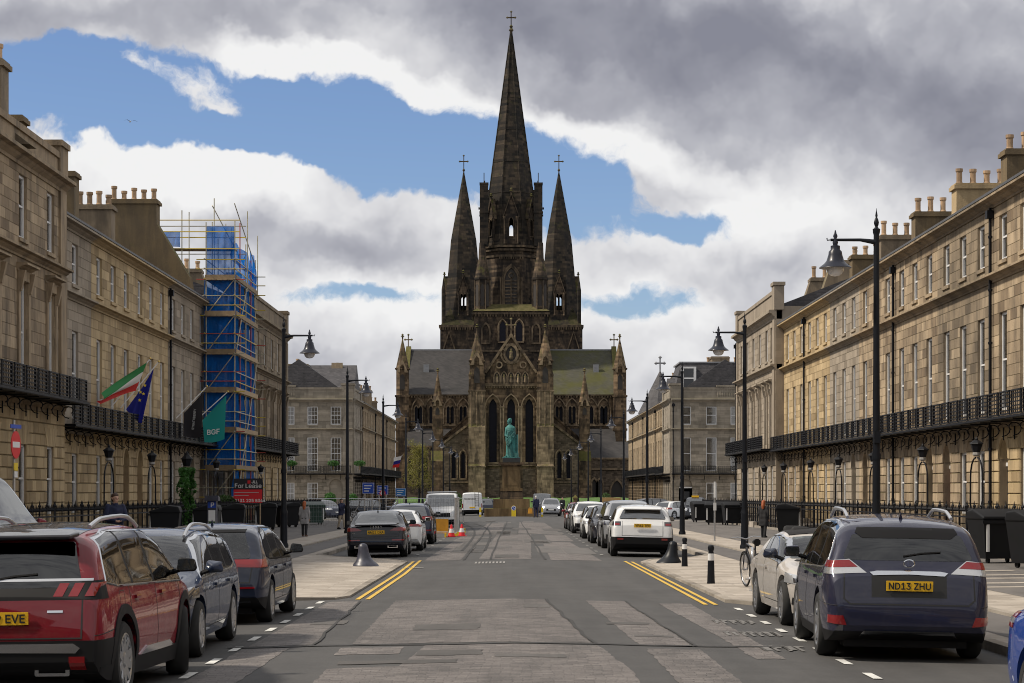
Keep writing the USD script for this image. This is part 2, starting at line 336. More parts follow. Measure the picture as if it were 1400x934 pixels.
# ------------------------------------------------------------------ the ground, the street and its kerbs
def zg(x, y): return 0.206 - 0.0035 * y - 0.018 * min(abs(x), 5.85)
def zp(x, y): return 0.211 - 0.0035 * y + 0.010 * (min(abs(x), 14.0) - 5.85)
def ground_look(name, kind):
    N, L = {}, []
    def nd(n, k, **kw): N[n] = (k, kw)
    nd('g', 'geometry'); nd('a', 'attribute', attribute='tone')
    nd('n1', 'noise_texture', scale=0.8, detail=8.0, roughness=0.75); L.append(('g.position', 'n1.vector'))
    nd('n2', 'noise_texture', scale=38.0, detail=3.0, roughness=0.8); L.append(('g.position', 'n2.vector'))
    nd('mp', 'mapping', scale=(2.2, 0.12, 1.0)); L.append(('g.position', 'mp.vector'))
    nd('n3', 'noise_texture', scale=1.0, detail=4.0); L.append(('mp.vector', 'n3.vector'))
    if kind == 'setts':
        nd('bk', 'brick_texture', scale=1.0, brick_width=0.21, row_height=0.125, mortar_size=0.012, mortar_smooth=0.7, color1=(0, 0, 0), color2=(1, 1, 1), mortar=(0.22, 0.22, 0.22))
        nd('wn', 'noise_texture', scale=2.2, detail=4.0); L.append(('g.position', 'wn.vector'))
        nd('ws', 'vector_math', math_type='scale', scale=0.22); L.append(('wn.color', 'ws.vector1'))
        nd('wa', 'vector_math', math_type='add'); L += [('g.position', 'wa.vector1'), ('ws.vector', 'wa.vector2'), ('wa.vector', 'bk.vector')]
        nd('bw', 'rgb_to_bw'); L.append(('bk.color', 'bw.color'))
        nd('r', 'rgb_ramp', ramp=[(0.0, (0.045, 0.041, 0.040)), (0.3, (0.098, 0.088, 0.084)), (0.65, (0.150, 0.135, 0.128)), (1.0, (0.235, 0.212, 0.200))])
        nd('m', 'math', math_type='multiply_add', value2=0.40); L += [('bw.val', 'm.value1')]
        nd('m2', 'math', math_type='multiply_add', value2=0.7, value3=-0.15); L += [('n1.fac', 'm2.value1')]
        L.append(('m2.value', 'm.value3'))
        nd('m3', 'math', math_type='multiply_add', value2=1.25); L += [('n2.fac', 'm3.value1')]
        nd('m4', 'math', math_type='subtract', value2=0.56); L += [('m.value', 'm4.value1'), ('m4.value', 'm3.value3')]
        L.append(('m3.value', 'r.fac')); col = 'r.color'; hsrc = ('bk.fac', -1.0); rough = 0.75
    else:
        lo, hi = {'asphalt': ((0.030, 0.030, 0.031), (0.088, 0.085, 0.083)), 'old_asphalt': ((0.055, 0.052, 0.050), (0.125, 0.117, 0.112)), 'cycle': ((0.075, 0.070, 0.067), (0.135, 0.125, 0.12)), 'footpath': ((0.085, 0.079, 0.075), (0.155, 0.143, 0.135))}[kind]
        nd('m', 'math', math_type='multiply_add', value2=0.8, value3=-0.35); L.append(('n2.fac', 'm.value1'))
        nd('m1', 'math', math_type='multiply_add', value2=0.8); L += [('n1.fac', 'm1.value1'), ('m.value', 'm1.value3')]
        nd('m2', 'math', math_type='multiply_add', value2=0.6); L += [('n3.fac', 'm2.value1'), ('m1.value', 'm2.value3')]
        nd('ms', 'math', math_type='subtract', value2=0.25, use_clamp=True); L.append(('m2.value', 'ms.value1'))
        nd('r', 'mix', mix_type='mix', color1=lo, color2=hi); L.append(('ms.value', 'r.fac')); col = 'r.color'; hsrc = ('n2.fac', 0.4); rough = 0.8
    nd('mq', 'mapping', scale=(0.9, 0.22, 1.0)); L.append(('g.position', 'mq.vector'))
    nd('n5', 'noise_texture', scale=1.0, detail=7.0, roughness=0.7, distortion=.6); L.append(('mq.vector', 'n5.vector'))
    nd('dr', 'map_range', range_type='smoothstep', from_min=.46, from_max=.66, to_min=0.0, to_max=.45); L.append(('n5.fac', 'dr.value'))
    nd('dm', 'mix', mix_type='mix', color2=(.040, .038, .037)); L += [('dr.result', 'dm.fac'), (col, 'dm.color1')]; col = 'dm.color'
    nd('tm', 'map_range', from_min=0.0, from_max=1.0, to_min=0.55, to_max=1.45); L.append(('a.fac', 'tm.value'))
    nd('tx', 'vector_math', math_type='scale'); L += [(col, 'tx.vector1'), ('tm.result', 'tx.scale')]
    nd('p', 'principled_bsdf', roughness=rough, specular_ior_level=0.35); L.append(('tx.vector', 'p.base_color'))
    nd('hm', 'math', math_type='multiply', value2=hsrc[1]); L.append((hsrc[0], 'hm.value1'))
    nd('b', 'bump', strength=0.6, distance=0.012); L += [('hm.value', 'b.height'), ('b.normal', 'p.normal')]
    M[name] = usdkit.material(stage, f'/World/Looks/{name}', N, L, surface='p.BSDF')
for k in ('setts', 'asphalt', 'old_asphalt', 'cycle', 'footpath'): ground_look(k, k)
look('paint_white', (0.52, 0.52, 0.50), 0.7, vary=0.35, vscale=5)
look('paint_worn', (0.24, 0.235, 0.225), 0.75, vary=0.35, vscale=9)
look('paint_faded', (0.135, 0.13, 0.125), 0.75, vary=0.4, vscale=9)
look('paint_yellow', (0.52, 0.33, 0.035), 0.65, vary=0.25, vscale=4)
look('grass', (0.055, 0.115, 0.018), 0.9, vary=0.5, vscale=2.5, bump=0.8, bscale=20)
look('earth', (0.06, 0.052, 0.043), 0.95, vary=0.3, vscale=0.3)

def lay(mb, poly, dz, z=zg, tone=0.5, cuts=(-5.85, 0.0, 5.85)):
    """A sheet over the polygon (x, y), folded along the crown of the road and the gutters."""
    xs = [-900.0] + list(cuts) + [900.0]
    for a, b in zip(xs[:-1], xs[1:]):
        part = poly.intersection(sg.box(a, -200, b, 1500))
        for g in getattr(part, 'geoms', [part]):
            if g.is_empty or g.geom_type != 'Polygon' or g.area < 1e-5: continue
            v, f = trimesh.creation.triangulate_polygon(g, engine='earcut')
            w = trimesh.Trimesh(np.c_[v, np.zeros(len(v))], f, process=False)
            n = np.cross(w.vertices[f[:, 1]] - w.vertices[f[:, 0]], w.vertices[f[:, 2]] - w.vertices[f[:, 0]])[:, 2]
            f = np.where(n[:, None] < 0, f[:, ::-1], f)
            mb.add([[x, y, z(x, y) + dz] for x, y in v], f, tone)
    return mb
def P(*xy): return sg.Polygon(xy)
def worn(q, amp=.016, step=.12):
    c = np.array(q.segmentize(step).exterior.coords)[:-1]
    n = meshkit.noise(np.c_[c * 5.1, np.zeros(len(c))], 3) - .5; k = meshkit.noise(np.c_[c * 4.7, np.ones(len(c))], 9) - .5
    return sg.Polygon(c + np.c_[n, k * 3] * 2.4 * amp).buffer(0)
def strip(x0, x1, y0, y1): return sg.box(x0, y0, x1, y1)

m = MB()
m.sheet([[[x, y, -0.35 - 0.0035 * max(min(y, 340), 0)] for x in (-700, 0, 700)] for y in (-60, 0, 340, 1400)])
tag(m.put('ground', 'earth'), kind='structure')
road = strip(-5.85, 5.85, -8, 300).union(strip(-60, 60, 153, 205)).union(strip(-70, 70, 300, 316))
m = lay(MB(), road, 0.0, tone=0.5)
tag(m.put('road', 'asphalt'), kind='structure')

# granite setts showing between strips of asphalt, as worn into the street
m = MB()
sett_strips = [P((-3.2, 37), (-2.62, 37), (-2.45, 26.2), (-3.22, 26.0)), P((-3.25, 25.6), (-2.7, 25.7), (-2.72, 10), (-3.25, 10)), P((-2.03, 37), (0.58, 37), (0.98, 26.1), (-1.97, 26.1)), P((-1.05, 25.7), (1.05, 25.7), (1.25, 21.9), (1.2, 10), (-1.95, 10), (-1.95, 22.4), (-1.2, 22.6)), P((-2.05, 25.5), (-1.3, 25.5), (-1.3, 24.4), (-2.05, 24.4)), P((1.28, 36.8), (1.94, 36.8), (2.2, 25.8), (1.55, 25.9)), P((1.6, 25.3), (2.25, 25.3), (2.3, 10), (1.7, 10)), P((2.5, 36.2), (3.05, 36.3), (3.1, 24), (2.75, 24), (2.7, 28)),
               P((-2.5, 60), (-1.45, 60), (-1.4, 96), (-2.3, 96)), P((-0.95, 60.5), (0.55, 60.5), (0.9, 100), (-0.7, 100)), P((1.1, 60), (2.55, 60), (2.3, 84), (1.2, 84)), P((-1.9, 100), (-0.5, 100), (-0.5, 140), (-1.6, 140)), P((0.3, 102), (2.4, 100), (2.2, 145), (0.5, 145)), P((1.45, 85), (2.5, 86), (2.5, 99), (1.5, 99))]
for i, q in enumerate(sett_strips):
    lay(m, worn(q), 0.004, tone=0.5 + 0.07 * math.sin(i * 2.1))
tag(m.put('cobbled_strips', 'setts'), kind='structure')
m = MB()
for i in range(26):
    y = rng.uniform(62, 150); x = rng.uniform(-2.4, 2.2); w, h = rng.uniform(0.4, 1.1), rng.uniform(2, 9)
    lay(m, worn(strip(x, x + w, y, y + h), .02), 0.008, tone=rng.uniform(0.2, 0.9))
for x, y, w, h, t in [(-1.35, 28.6, 0.9, 1.3, .35), (0.2, 34.2, 0.42, 1.1, .6), (-1.1, 24.0, 0.75, 0.8, .3), (-0.2, 23.6, 0.8, 0.5, .5), (-1.9, 22.9, 1.3, 0.45, .25), (1.35, 30.0, 0.6, 0.5, .3), (1.6, 27.4, 0.5, 0.35, .4), (-2.9, 30.3, 0.5, 0.9, .5), (-0.5, 61.5, 0.7, 3.5, .2), (-4.5, 20, 0.7, 3.5, .4)]:
    lay(m, worn(strip(x, x + w, y, y + h), .02), 0.008, tone=t)
tag(m.put('asphalt_patches', 'old_asphalt'), kind='structure')
m = MB()
wob = lambda y: 25.85 + y
pts = [(x, 25.85 + 0.06 * math.sin(x * 2.3) + 0.02 * math.sin(x * 7)) for x in np.linspace(-3.4, 3.3, 30)]
lay(m, sg.LineString(pts).buffer(0.07), 0.012, tone=0.15)
for a, b, r in [((-2.62, 37), (-2.45, 26), .02), ((0.6, 37), (1.0, 26), .025), ((1.95, 36.8), (2.22, 25.8), .02), ((-0.62, 60.2), (-0.35, 150), .03), ((-1.35, 60), (-1.42, 150), .035), ((0.95, 60), (0.6, 150), .03)]:
    n = 14; q = [(a[0] + (b[0] - a[0]) * k / n + rng.uniform(-.03, .03), a[1] + (b[1] - a[1]) * k / n) for k in range(n + 1)]
    lay(m, sg.LineString(q).buffer(r), 0.012, tone=0.1)
t = np.linspace(0, 1, 20)
for off in (0.0, 0.75):      # two old trenches that curve off towards the vans
    lay(m, sg.LineString([(-0.9 - off - 1.6 * k ** 3, 70 + 70 * k) for k in t]).buffer(0.05), 0.012, tone=0.05)
tag(m.put('road_joints', 'asphalt'), kind='structure')

# pavements with a cycle track let in
left_pave = P((-13.7, -5), (-5.85, -5), (-5.85, 36.6), (-5.0, 37.6), (-3.15, 37.8), (-2.95, 38.6), (-2.9, 59.0), (-3.4, 60.8), (-5.3, 63.2), (-5.85, 65), (-5.85, 148), (-8, 152.5), (-13.7, 152.5))
right_pave = P((13.7, -5), (5.85, -5), (5.85, 34.8), (5.2, 35.9), (4.1, 36.2), (3.72, 37.0), (3.55, 58.5), (3.9, 60.5), (5.3, 62.6), (5.85, 64.5), (5.85, 148), (8, 152.5), (13.7, 152.5))
far_left = P((-30, 206), (-7.5, 206), (-5.85, 209), (-5.85, 298), (-30, 298))
far_right = P((30, 206), (7.5, 206), (5.85, 209), (5.85, 298), (30, 298))
for nm, poly, sx in (('left_pavement', left_pave, -1), ('right_pavement', right_pave, 1), ('left_pavement', far_left, -1), ('right_pavement', far_right, 1)):
    poly = poly.buffer(0)
    m = lay(MB(), poly.buffer(-0.15), 0.0, zp, cuts=(0.0,))
    pv = tag(m.put(nm, 'slab'), kind='structure')
    # kerb: single stones where they read singly, one run beyond
    ring = np.array(poly.exterior.coords)
    far = MB()
    for a, b in zip(ring[:-1], ring[1:]):
        if abs(a[0]) > 13.6 and abs(b[0]) > 13.6: continue
        if abs(a[1] - b[1]) < 0.1 and abs(a[1]) < 0: continue
        L_ = np.hypot(*(b - a)); n = max(1, int(round(L_ / 0.95)))
        d = (b - a) / L_; nn = np.array([d[1], -d[0]])
        if not poly.contains(sg.Point(*((a + b) / 2 + nn * 0.1))): nn = -nn
        for k in range(n):
            p0, p1 = a + d * (L_ * k / n + 0.006), a + d * (L_ * (k + 1) / n - 0.006)
            v = []
            for dz0 in (0, 1):
                for q in (p0, p1, p1 + nn * 0.15, p0 + nn * 0.15):
                    v.append([q[0], q[1], zp(*q) + 0.006 + rng.uniform(-.002, .002) if dz0 else zg(*q) - 0.05])
            mid = (p0 + p1) / 2
            near = 14 < mid[1] < 72
            kb = MB() if near else far
            kb.add(v, MB.BF, rng.uniform(0.1, 0.9))
            if near: kb.put('kerb_stone', 'kerb_stone', pv)
    far.put('kerb_run', 'kerb_stone', pv, kind='stuff')
m = MB()
for s in (-1, 1):
    lay(m, strip(*sorted((s * 6.25, s * 7.3)), -5, 150), 0.004, zp, cuts=(0.0,))
tag(m.put('cycle_track', 'cycle'), kind='structure')
m = MB()
for s in (-1, 1):
    lay(m, strip(*sorted((s * 8.9, s * 13.2)), -5, 150), 0.004, zp, tone=0.5, cuts=(0.0,))
    lay(m, strip(*sorted((s * 9.5, s * 13.2)), 210, 297), 0.004, zp, cuts=(0.0,))
tag(m.put('tarred_footpath', 'footpath'), kind='structure')
m = MB()
for k, y in enumerate((40.5, 42.3, 44.6, 46.4, 48.8, 52.5)):
    lay(m, strip(9.0, 11.6 - 0.3 * (k % 2), y, y + 0.42), 0.008, zp, tone=0.9, cuts=(0.0,))
tag(m.put('paving_bands', 'slab'), kind='structure')
m = MB()     # a step between track and footway
for s in (-1, 1):
    for a, b in ((-5, 150),):
        x0, x1 = sorted((s * 7.3, s * 7.44))
        v = [[x0, a, zp(x0, a) - .02], [x1, a, zp(x1, a) - .02], [x1, b, zp(x1, b) - .02], [x0, b, zp(x0, b) - .02]]
        m.add(v + [[p[0], p[1], p[2] + 0.07] for p in v], MB.BF, 0.7)
tag(m.put('track_kerb', 'kerb_stone'), kind='structure')

# painted markings
def marking(name, polys, mat, label, group=None, z=zg, dz=0.010):
    for i, q in enumerate(polys):
        o = lay(MB(), q, dz, z).put(name, mat); tag(o, kind='structure')
dash = [strip(-3.38, -3.28, y, y + 0.75) for y in np.arange(12.1, 36.5, 1.87)] + [strip(3.66, 3.76, y, y + 0.7) for y in np.arange(12.3, 36, 1.84)]
marking('bay_dash', dash, 'paint_white', '')
marking('bay_dash', [strip(-3.0, -2.9, y, y + 0.8) for y in np.arange(66, 110, 4.2)] + [strip(2.75, 2.85, y, y + 0.8) for y in np.arange(66, 110, 4.2)], 'paint_worn', '')
yl = [P((-2.78, 37.6), (-2.70, 37.6), (-2.66, 50), (-2.72, 59.4), (-2.80, 59.4), (-2.74, 50)), P((-2.60, 37.6), (-2.52, 37.6), (-2.48, 50), (-2.56, 60.2), (-2.64, 60.2), (-2.56, 50)), P((3.50, 36.0), (3.42, 36.0), (3.32, 59.5), (3.40, 59.5)), P((3.33, 36.0), (3.25, 36.0), (3.15, 60), (3.23, 60))]
marking('yellow_line', yl, 'paint_yellow', '')
marking('worn_white_mark', [strip(-1.0 + 0.095 * k, -0.95 + 0.095 * k, 56.6, 58.0) for k in range(9)] + [strip(-2.8, -2.25, 53.8, 54.1)], 'paint_worn', '')
ws = []
for (x0, y0, w, n) in ((2.95, 30.6, 0.62, 5), (2.85, 27.9, 0.75, 7), (3.0, 25.2, 0.6, 4)):
    for k in range(n):
        x = x0 + w * k / n; ws.append(strip(x, x + 0.045, y0, y0 + rng.uniform(0.5, 1.0)))
        ws.append(strip(x, x + w / n * 0.8, y0 + rng.uniform(0, 0.7), y0 + rng.uniform(0.75, 0.95)))
marking('worn_bay_lettering', [w.difference(sg.Point(-9, 0).buffer(.1)) for w in ws], 'paint_faded', '', dz=0.011)
# lawn before the church
m = MB()
xs = np.linspace(-24, 24, 49)
m.sheet([[[x, y, -0.95 + (y - 317) / 24 * 1.35 + 0.08 * math.sin(x * 1.7 + y)] for x in xs] for y in np.linspace(317, 343, 14)])
tag(m.put('lawn', 'grass'), kind='structure')

# ------------------------------------------------------------------ terraced houses
def grid_z(a, b, h):
    n = max(1, int(round((b - a) / h))); return [a + (b - a) * k / n for k in range(n + 1)]
def snap(z, zs): return min(zs, key=lambda q: abs(q - z))
def spans(w, ops, za, zb):
    cuts = sorted((o['u0'], o['u1']) for o in ops if o['z0'] < zb - 0.02 and o['z1'] > za + 0.02)
    out, at = [], 0.0
    for a, b in cuts:
        if a > at + 0.02: out.append((at, a))
        at = max(at, b)
    if at < w - 0.02: out.append((at, w))
    return out
def split(a, b, size, k, r):
    n = max(1, int(round((b - a) / size)))
    if n == 1: return [(a, b)]
    off = (0.5 if k % 2 else 0.0)
    q = [a + (b - a) * (j + off) / n for j in range(0 if off == 0 else 0, n + 1)]
    q = [a] + [x for x in (y + r.uniform(-.16, .16) for y in q) if a + 0.2 < x < b - 0.2] + [b]
    return list(zip(q[:-1], q[1:]))

TERR = dict(g=(0.35, 4.05), gw=(1.15, 3.42), slab=4.2, z1=(4.25, 8.98), w1=(4.45, 7.94), string=(8.98, 9.25), z2=(9.25, 11.52), w2=(9.55, 11.12), corn=(11.52, 11.84), par=None)
PAVN = dict(g=(0.35, 4.60), gw=(1.15, 3.5), slab=4.95, z1=(4.95, 9.45), w1=(5.2, 8.6), string=(9.45, 9.75), z2=(9.75, 12.5), w2=(10.05, 12.12), corn=(12.4, 12.85), par=13.75)
PAVF = dict(g=(0.35, 4.15), gw=(1.15, 3.5), slab=4.3, z1=(4.35, 9.2), w1=(4.55, 8.1), string=(9.2, 9.5), z2=(9.5, 12.2), w2=(9.9, 11.8), corn=(12.2, 12.75), par=14.0)
CORN = dict(g=(0.2, 3.95), gw=(0.95, 3.3), slab=4.05, z1=(4.05, 8.55), w1=(4.35, 7.7), string=(8.55, 8.8), z2=(8.8, 11.4), w2=(9.15, 10.95), corn=(11.4, 11.85), par=13.0)

def cornice_poly(z0, z1, proj):
    h = z1 - z0
    return sg.Polygon([(0.06, z0), (-0.05, z0), (-0.05, z0 + h * .25), (-proj * .45, z0 + h * .45), (-proj * .55, z0 + h * .6), (-proj, z0 + h * .68), (-proj, z0 + h * .9), (-proj + .04, z1), (0.06, z1)])

def window(t, u0, u1, z0, z1, v=0.10, bars=(1, 1), r=rng, near=True, blind=None, arch=False):
    w = MB(); f = 0.085
    w.box(u0, u0 + f, v, v + .09, z0, z1); w.box(u1 - f, u1, v, v + .09, z0, z1)
    w.box(u0 + f, u1 - f, v, v + .09, z1 - f, z1); w.box(u0 + f, u1 - f, v - .02, v + .09, z0, z0 + f)
    zm = z0 + (z1 - z0) * 0.52
    w.box(u0 + f, u1 - f, v + .015, v + .08, zm - .03, zm + .03)
    nx, ny = bars
    for k in range(1, nx):
        x = u0 + f + (u1 - u0 - 2 * f) * k / nx
        for a, b in ((z0 + f, zm - .03), (zm + .03, z1 - f)): w.box(x - .014, x + .014, v + .03, v + .07, a, b)
    for a, b in ((z0 + f, zm - .03), (zm + .03, z1 - f)):
        for k in range(1, ny):
            z = a + (b - a) * k / ny
            w.box(u0 + f, u1 - f, v + .035, v + .065, z - .014, z + .014)
    fr = w.put('window', 'window_white', t)
    for a, b, d in ((z0 + f, zm - .03, .055), (zm + .03, z1 - f, .045)):
        MB().box(u0 + f, u1 - f, v + d, v + d + .006, a, b).put('pane', 'pane', fr)
    k = r.random() if blind is None else blind
    if k < 0.3:
        MB().box(u0 + f, u1 - f, v + .16, v + .17, z1 - (z1 - z0) * r.uniform(.3, .95), z1 - f).put('blind', 'curtain', fr)
    elif k < 0.55:
        c = MB()
        for a, b in ((u0 + f, u0 + f + .22), (u1 - f - .22, u1 - f)):
            xs = np.linspace(a, b, 9)
            c.sheet([[[x, v + .2 + .03 * math.sin(i * 2.4), z] for i, x in enumerate(xs)] for z in (z0 + f, z1 - f)])
        c.put('curtains', 'curtain', fr)
    return fr

def iron_panel(mb, u0, u1, v, z0, z1, dense=True, returns=False):
    """A cast-iron balcony panel: rails, close horizontal bars and uprights with a lozenge row."""
    mb.box(u0, u1, v - .03, v + .03, z1 - .05, z1); mb.box(u0, u1, v - .025, v + .025, z0, z0 + .05)
    mb.box(u0, u0 + .05, v - .025, v + .025, z0 + .05, z1 - .05); mb.box(u1 - .05, u1, v - .025, v + .025, z0 + .05, z1 - .05)
    n = 6
    for k in range(1, n):
        z = z0 + (z1 - z0) * k / n
        mb.box(u0 + .05, u1 - .05, v - .014, v + .014, z - .02, z + .02)
    m = max(3, int((u1 - u0) / .21))
    for k in range(1, m):
        x = u0 + (u1 - u0) * k / m
        mb.box(x - .009, x + .009, v - .012, v + .012, z0 + .05, z1 - .05)

def balcony(t, w, slab, r, proj=0.8, top=0.83):
    b = MB().box(0.02, w - .02, -proj - .06, 0.01, slab, slab + .10).box(0.02, w - .02, -proj - .09, -proj - .02, slab + .02, slab + .08).put('balcony', 'iron_black', t)
    n = max(2, int(round(w / 1.55))); pw = w / n
    for k in range(n):
        mb = MB(); iron_panel(mb, k * pw + .14, (k + 1) * pw - .14, -proj, slab + .12, slab + top + .05)
        mb.put('balcony_panel', 'iron_black', b)
        p = MB()
        u = k * pw
        for x in (u - .1, u + .1): p.bar([x, -proj, slab + .1], [x, -proj, slab + top + .03], .014, 4)
        for z in np.linspace(slab + .2, slab + top - .05, 4):
            a = np.linspace(0, 2 * pi, 9); p.tube(np.c_[u + .08 * np.cos(a), np.full(9, -proj), z + .08 * np.sin(a)], .012, 4)
        p.put('balcony_pier', 'iron_black', b)
        s = MB()
        a = np.linspace(-pi / 2, pi * 1.3, 12); rr = np.linspace(.34, .12, 12)
        s.tube(np.c_[np.full(12, u + .3), -.42 + rr * np.cos(a) * .9, slab - .26 + rr * np.sin(a) * .75], .022, 4)
        s.bar([u + .3, -.02, slab - .6], [u + .3, -.02, slab], .025, 4); s.bar([u + .3, -.02, slab - .04], [u + .3, -proj, slab - .02], .025, 4)
        s.put('bracket', 'iron_black', b)
    return b

def house(name, label, loc, rz, w, bays, PR, mats, detail=2, seed=1, door=0, chimney=None, group=None, bars=(1, 1), ww=1.12, blind=None, hood=False, balc=True, roof='slate', ridge=3.7, pipe=True, back=11.2, party=True, endwall=None, dormers=()):
    """detail 2: every stone a part; 1: stones joined; 0: coursing in the material."""
    r = random.Random(seed)
    t = thing(name, label, 'house', loc, rz, group)
    gm, um = mats
    gz, z1, z2 = grid_z(*PR['g'], .37), grid_z(*PR['z1'], .36), grid_z(*PR['z2'], .36)
    ops = []
    for i, u in enumerate(bays):
        if i == door: ops.append(dict(u0=u - .68, u1=u + .68, z0=PR['g'][0], z1=snap(3.55, gz), kind='door'))
        else: ops.append(dict(u0=u - ww / 2, u1=u + ww / 2, z0=snap(PR['gw'][0], gz), z1=snap(PR['gw'][1], gz), kind='window'))
        ops.append(dict(u0=u - ww / 2, u1=u + ww / 2, z0=snap(PR['w1'][0], z1), z1=snap(PR['w1'][1], z1), kind='tall'))
        ops.append(dict(u0=u - ww / 2, u1=u + ww / 2, z0=snap(PR['w2'][0], z2), z1=snap(PR['w2'][1], z2), kind='window'))
    core, gst, ust = MB(), MB(), MB()
    base = -1.6
    core.box(0, w, .05, .40, base, PR['g'][0], .4)
    npart = {'n': 0}
    for zone, depth, ch, gap, size, mat, stuff in ((gz, .06, .022, .010, .78, gm, gst), (z1, .02, .006, .006, .95, um, ust), (z2, .02, .006, .006, .95, um, ust)):
        for k, (za, zb) in enumerate(zip(zone[:-1], zone[1:])):
            for a, b in spans(w, ops, za, zb):
                core.box(a, b, depth - .005 if detail else 0.0, .40, za, zb, r.uniform(.35, .65))
                if not detail and zone is not gz: continue
                for c, d in split(a, b, size, k, r):
                    q = stuff if detail < 2 else MB()
                    tone = min(1, max(0, r.gauss(.55, .23) - (r.random() < .10) * .5))
                    q.block(c + gap, d - gap, 0.0, depth, za + gap, zb - gap, ch, tone)
                    if detail == 2: q.put('stone', mat, t); npart['n'] += 1
    for z in (PR['g'][1], ):
        core.box(0, w, .0, .40, z, PR['z1'][0] + .0, .5)
    core.put('wall', um if detail else gm, t)
    gst.put('ground_floor_stones', gm, t, kind='stuff'); ust.put('upper_stones', um, t, kind='stuff')
    # flat arches over the ground floor windows, proud of the courses
    for o in ops:
        u = (o['u0'] + o['u1']) / 2
        if o['kind'] == 'window' and o['z1'] < 5 and detail:
            fan = MB() if detail < 2 else None
            for k in range(5):
                a0, a1 = (-.5 + k / 5) * (ww + .06), (-.5 + (k + 1) / 5) * (ww + .06)
                b0, b1 = a0 * 1.75, a1 * 1.75
                zt = min(o['z1'] + .62, PR['g'][1]); q = fan or MB()
                q.add([[u + a0 + .008, -.012, o['z1']], [u + a1 - .008, -.012, o['z1']], [u + b1 - .012, -.012, zt], [u + b0 + .012, -.012, zt], [u + a0, .06, o['z1']], [u + a1, .06, o['z1']], [u + b1, .06, zt], [u + b0, .06, zt]], [[0, 1, 2, 3], [0, 4, 5, 1], [1, 5, 6, 2], [2, 6, 7, 3], [3, 7, 4, 0]], r.uniform(.4, .8))
                if detail == 2: q.put('voussoir', gm, t)
            if fan: fan.put('flat_arch', gm, t)
        if o['kind'] == 'door':
            z = o['z1']
            R = .68; cz = z - R
            sp = sg.box(o['u0'] - .0, cz, o['u1'], z + .0).difference(sg.Point(u, cz).buffer(R - .01, 24))
            MB().prism(sp, 'y', .07, .38, .5).put('door_arch', gm, t)
            d = MB().box(o['u0'], o['u1'], .30, .36, PR['g'][0], cz - .25).put('door', r.choice(['door_dark', 'door_dark', 'door_green', 'door_red']), t)
            MB().box(u - .5, u - .44, .27, .30, 1.25, 1.75).box(u - .4, u + .4, .285, .30, 1.5, 2.3).put('door_panel', 'door_dark', d)
            f = MB().box(o['u0'], o['u1'], .26, .36, cz - .25, cz - .13)
            for k in range(7):
                a = pi * k / 6; f.bar([u, .33, cz - .12], [u + R * math.cos(a), .33, cz + R * math.sin(a)], .016, 4)
            fl = f.put('fanlight', 'window_white', t)
            MB().prism(sg.Point(u, cz - .12).buffer(R + .1, 16).intersection(sg.box(o['u0'], cz - .13, o['u1'], z)), 'y', .345, .352).put('pane', 'pane', fl)
            MB().box(u - .95, u + .95, -2.9, -.06, PR['g'][0] - .6, PR['g'][0] - .02, .6).box(u - .95, u + .95, -3.2, -2.9, PR['g'][0] - .6, PR['g'][0] - .17, .6).put('doorstep', 'slab', t)
            if detail: MB().prism(sg.Point(u, cz).buffer(R + .3, 24).difference(sg.Point(u, cz).buffer(R, 24)).intersection(sg.box(u - 2, cz, u + 2, min(cz + 2, PR['g'][1]))), 'y', -.012, .06, .62).put('arch_moulding', gm, t)
        else:
            window(t, o['u0'], o['u1'], o['z0'], o['z1'], bars=bars if o['kind'] == 'window' else (bars[0], bars[1] + (bars[1] > 1)), r=r, blind=blind)
            if o['z0'] > 9: MB().box(o['u0'] - .08, o['u1'] + .08, -.06, .22, o['z0'] - .13, o['z0'] - .004, .6).put('sill', um, t)
            if hood and o['kind'] == 'tall':
                z = o['z1']
                h = MB().box(o['u0'] - .26, o['u0'] - .02, -.07, -.005, PR['z1'][0] + .1, z + .02, .6).box(o['u1'] + .02, o['u1'] + .26, -.07, -.005, PR['z1'][0] + .1, z + .02, .6).box(o['u0'] - .26, o['u1'] + .26, -.09, -.005, z + .02, z + .30, .6)
                for x in (o['u0'] - .14, o['u1'] + .14): h.frustum(x - .09, x + .09, -.12, -.005, z - .35, x - .1, x + .1, -.26, -.005, z + .3, .55)
                h.prism(cornice_poly(z + .30, z + .55, .36), 'x', o['u0'] - .36, o['u1'] + .36, .6)
                h.put('window_hood', um, t)
    MB().box(0.0, w, .95, 1.0, base, PR['corn'][0]).put('interior', 'dark_room', t)
    MB().prism(cornice_poly(*PR['string'], .32), 'x', .0, w, .5).put('string_course', um, t)
    MB().prism(cornice_poly(PR['z1'][0] - .22, PR['z1'][0] - .02, .12), 'x', .0, w, .5).put('band_course', um, t)
    c0, c1 = PR['corn']
    MB().prism(cornice_poly(c0, c1, .42), 'x', .0, w, .45).put('cornice', um, t)
    if PR['par'] is None:
        MB().prism(sg.Polygon([(-.42, c1 + .004), (-.42, c1 + .09), (-.30, c1 + .12), (.1, c1 + .12), (.1, c1 + .004)]), 'x', 0, w).put('gutter', 'lead_dark', t)
        ez, ev = c1 + .08, -.12
    else:
        p = PR['par']
        pm = MB().box(.0, w, .0, .35, c1, p - .22, .45)
        par = pm.put('parapet', um, t)
        MB().box(-.02, w + .02, -.07, .42, p - .22, p, .4).put('coping', um, par)
        for x in (0.55, w - .55):
            q = MB().box(x - .62, x + .62, -.10, .5, c1 + .003, p + .22, .42).box(x - .7, x + .7, -.17, .57, p + .22, p + .42, .38); q.put('parapet_pier', um, par)
        ez, ev = c1 + .35, .4
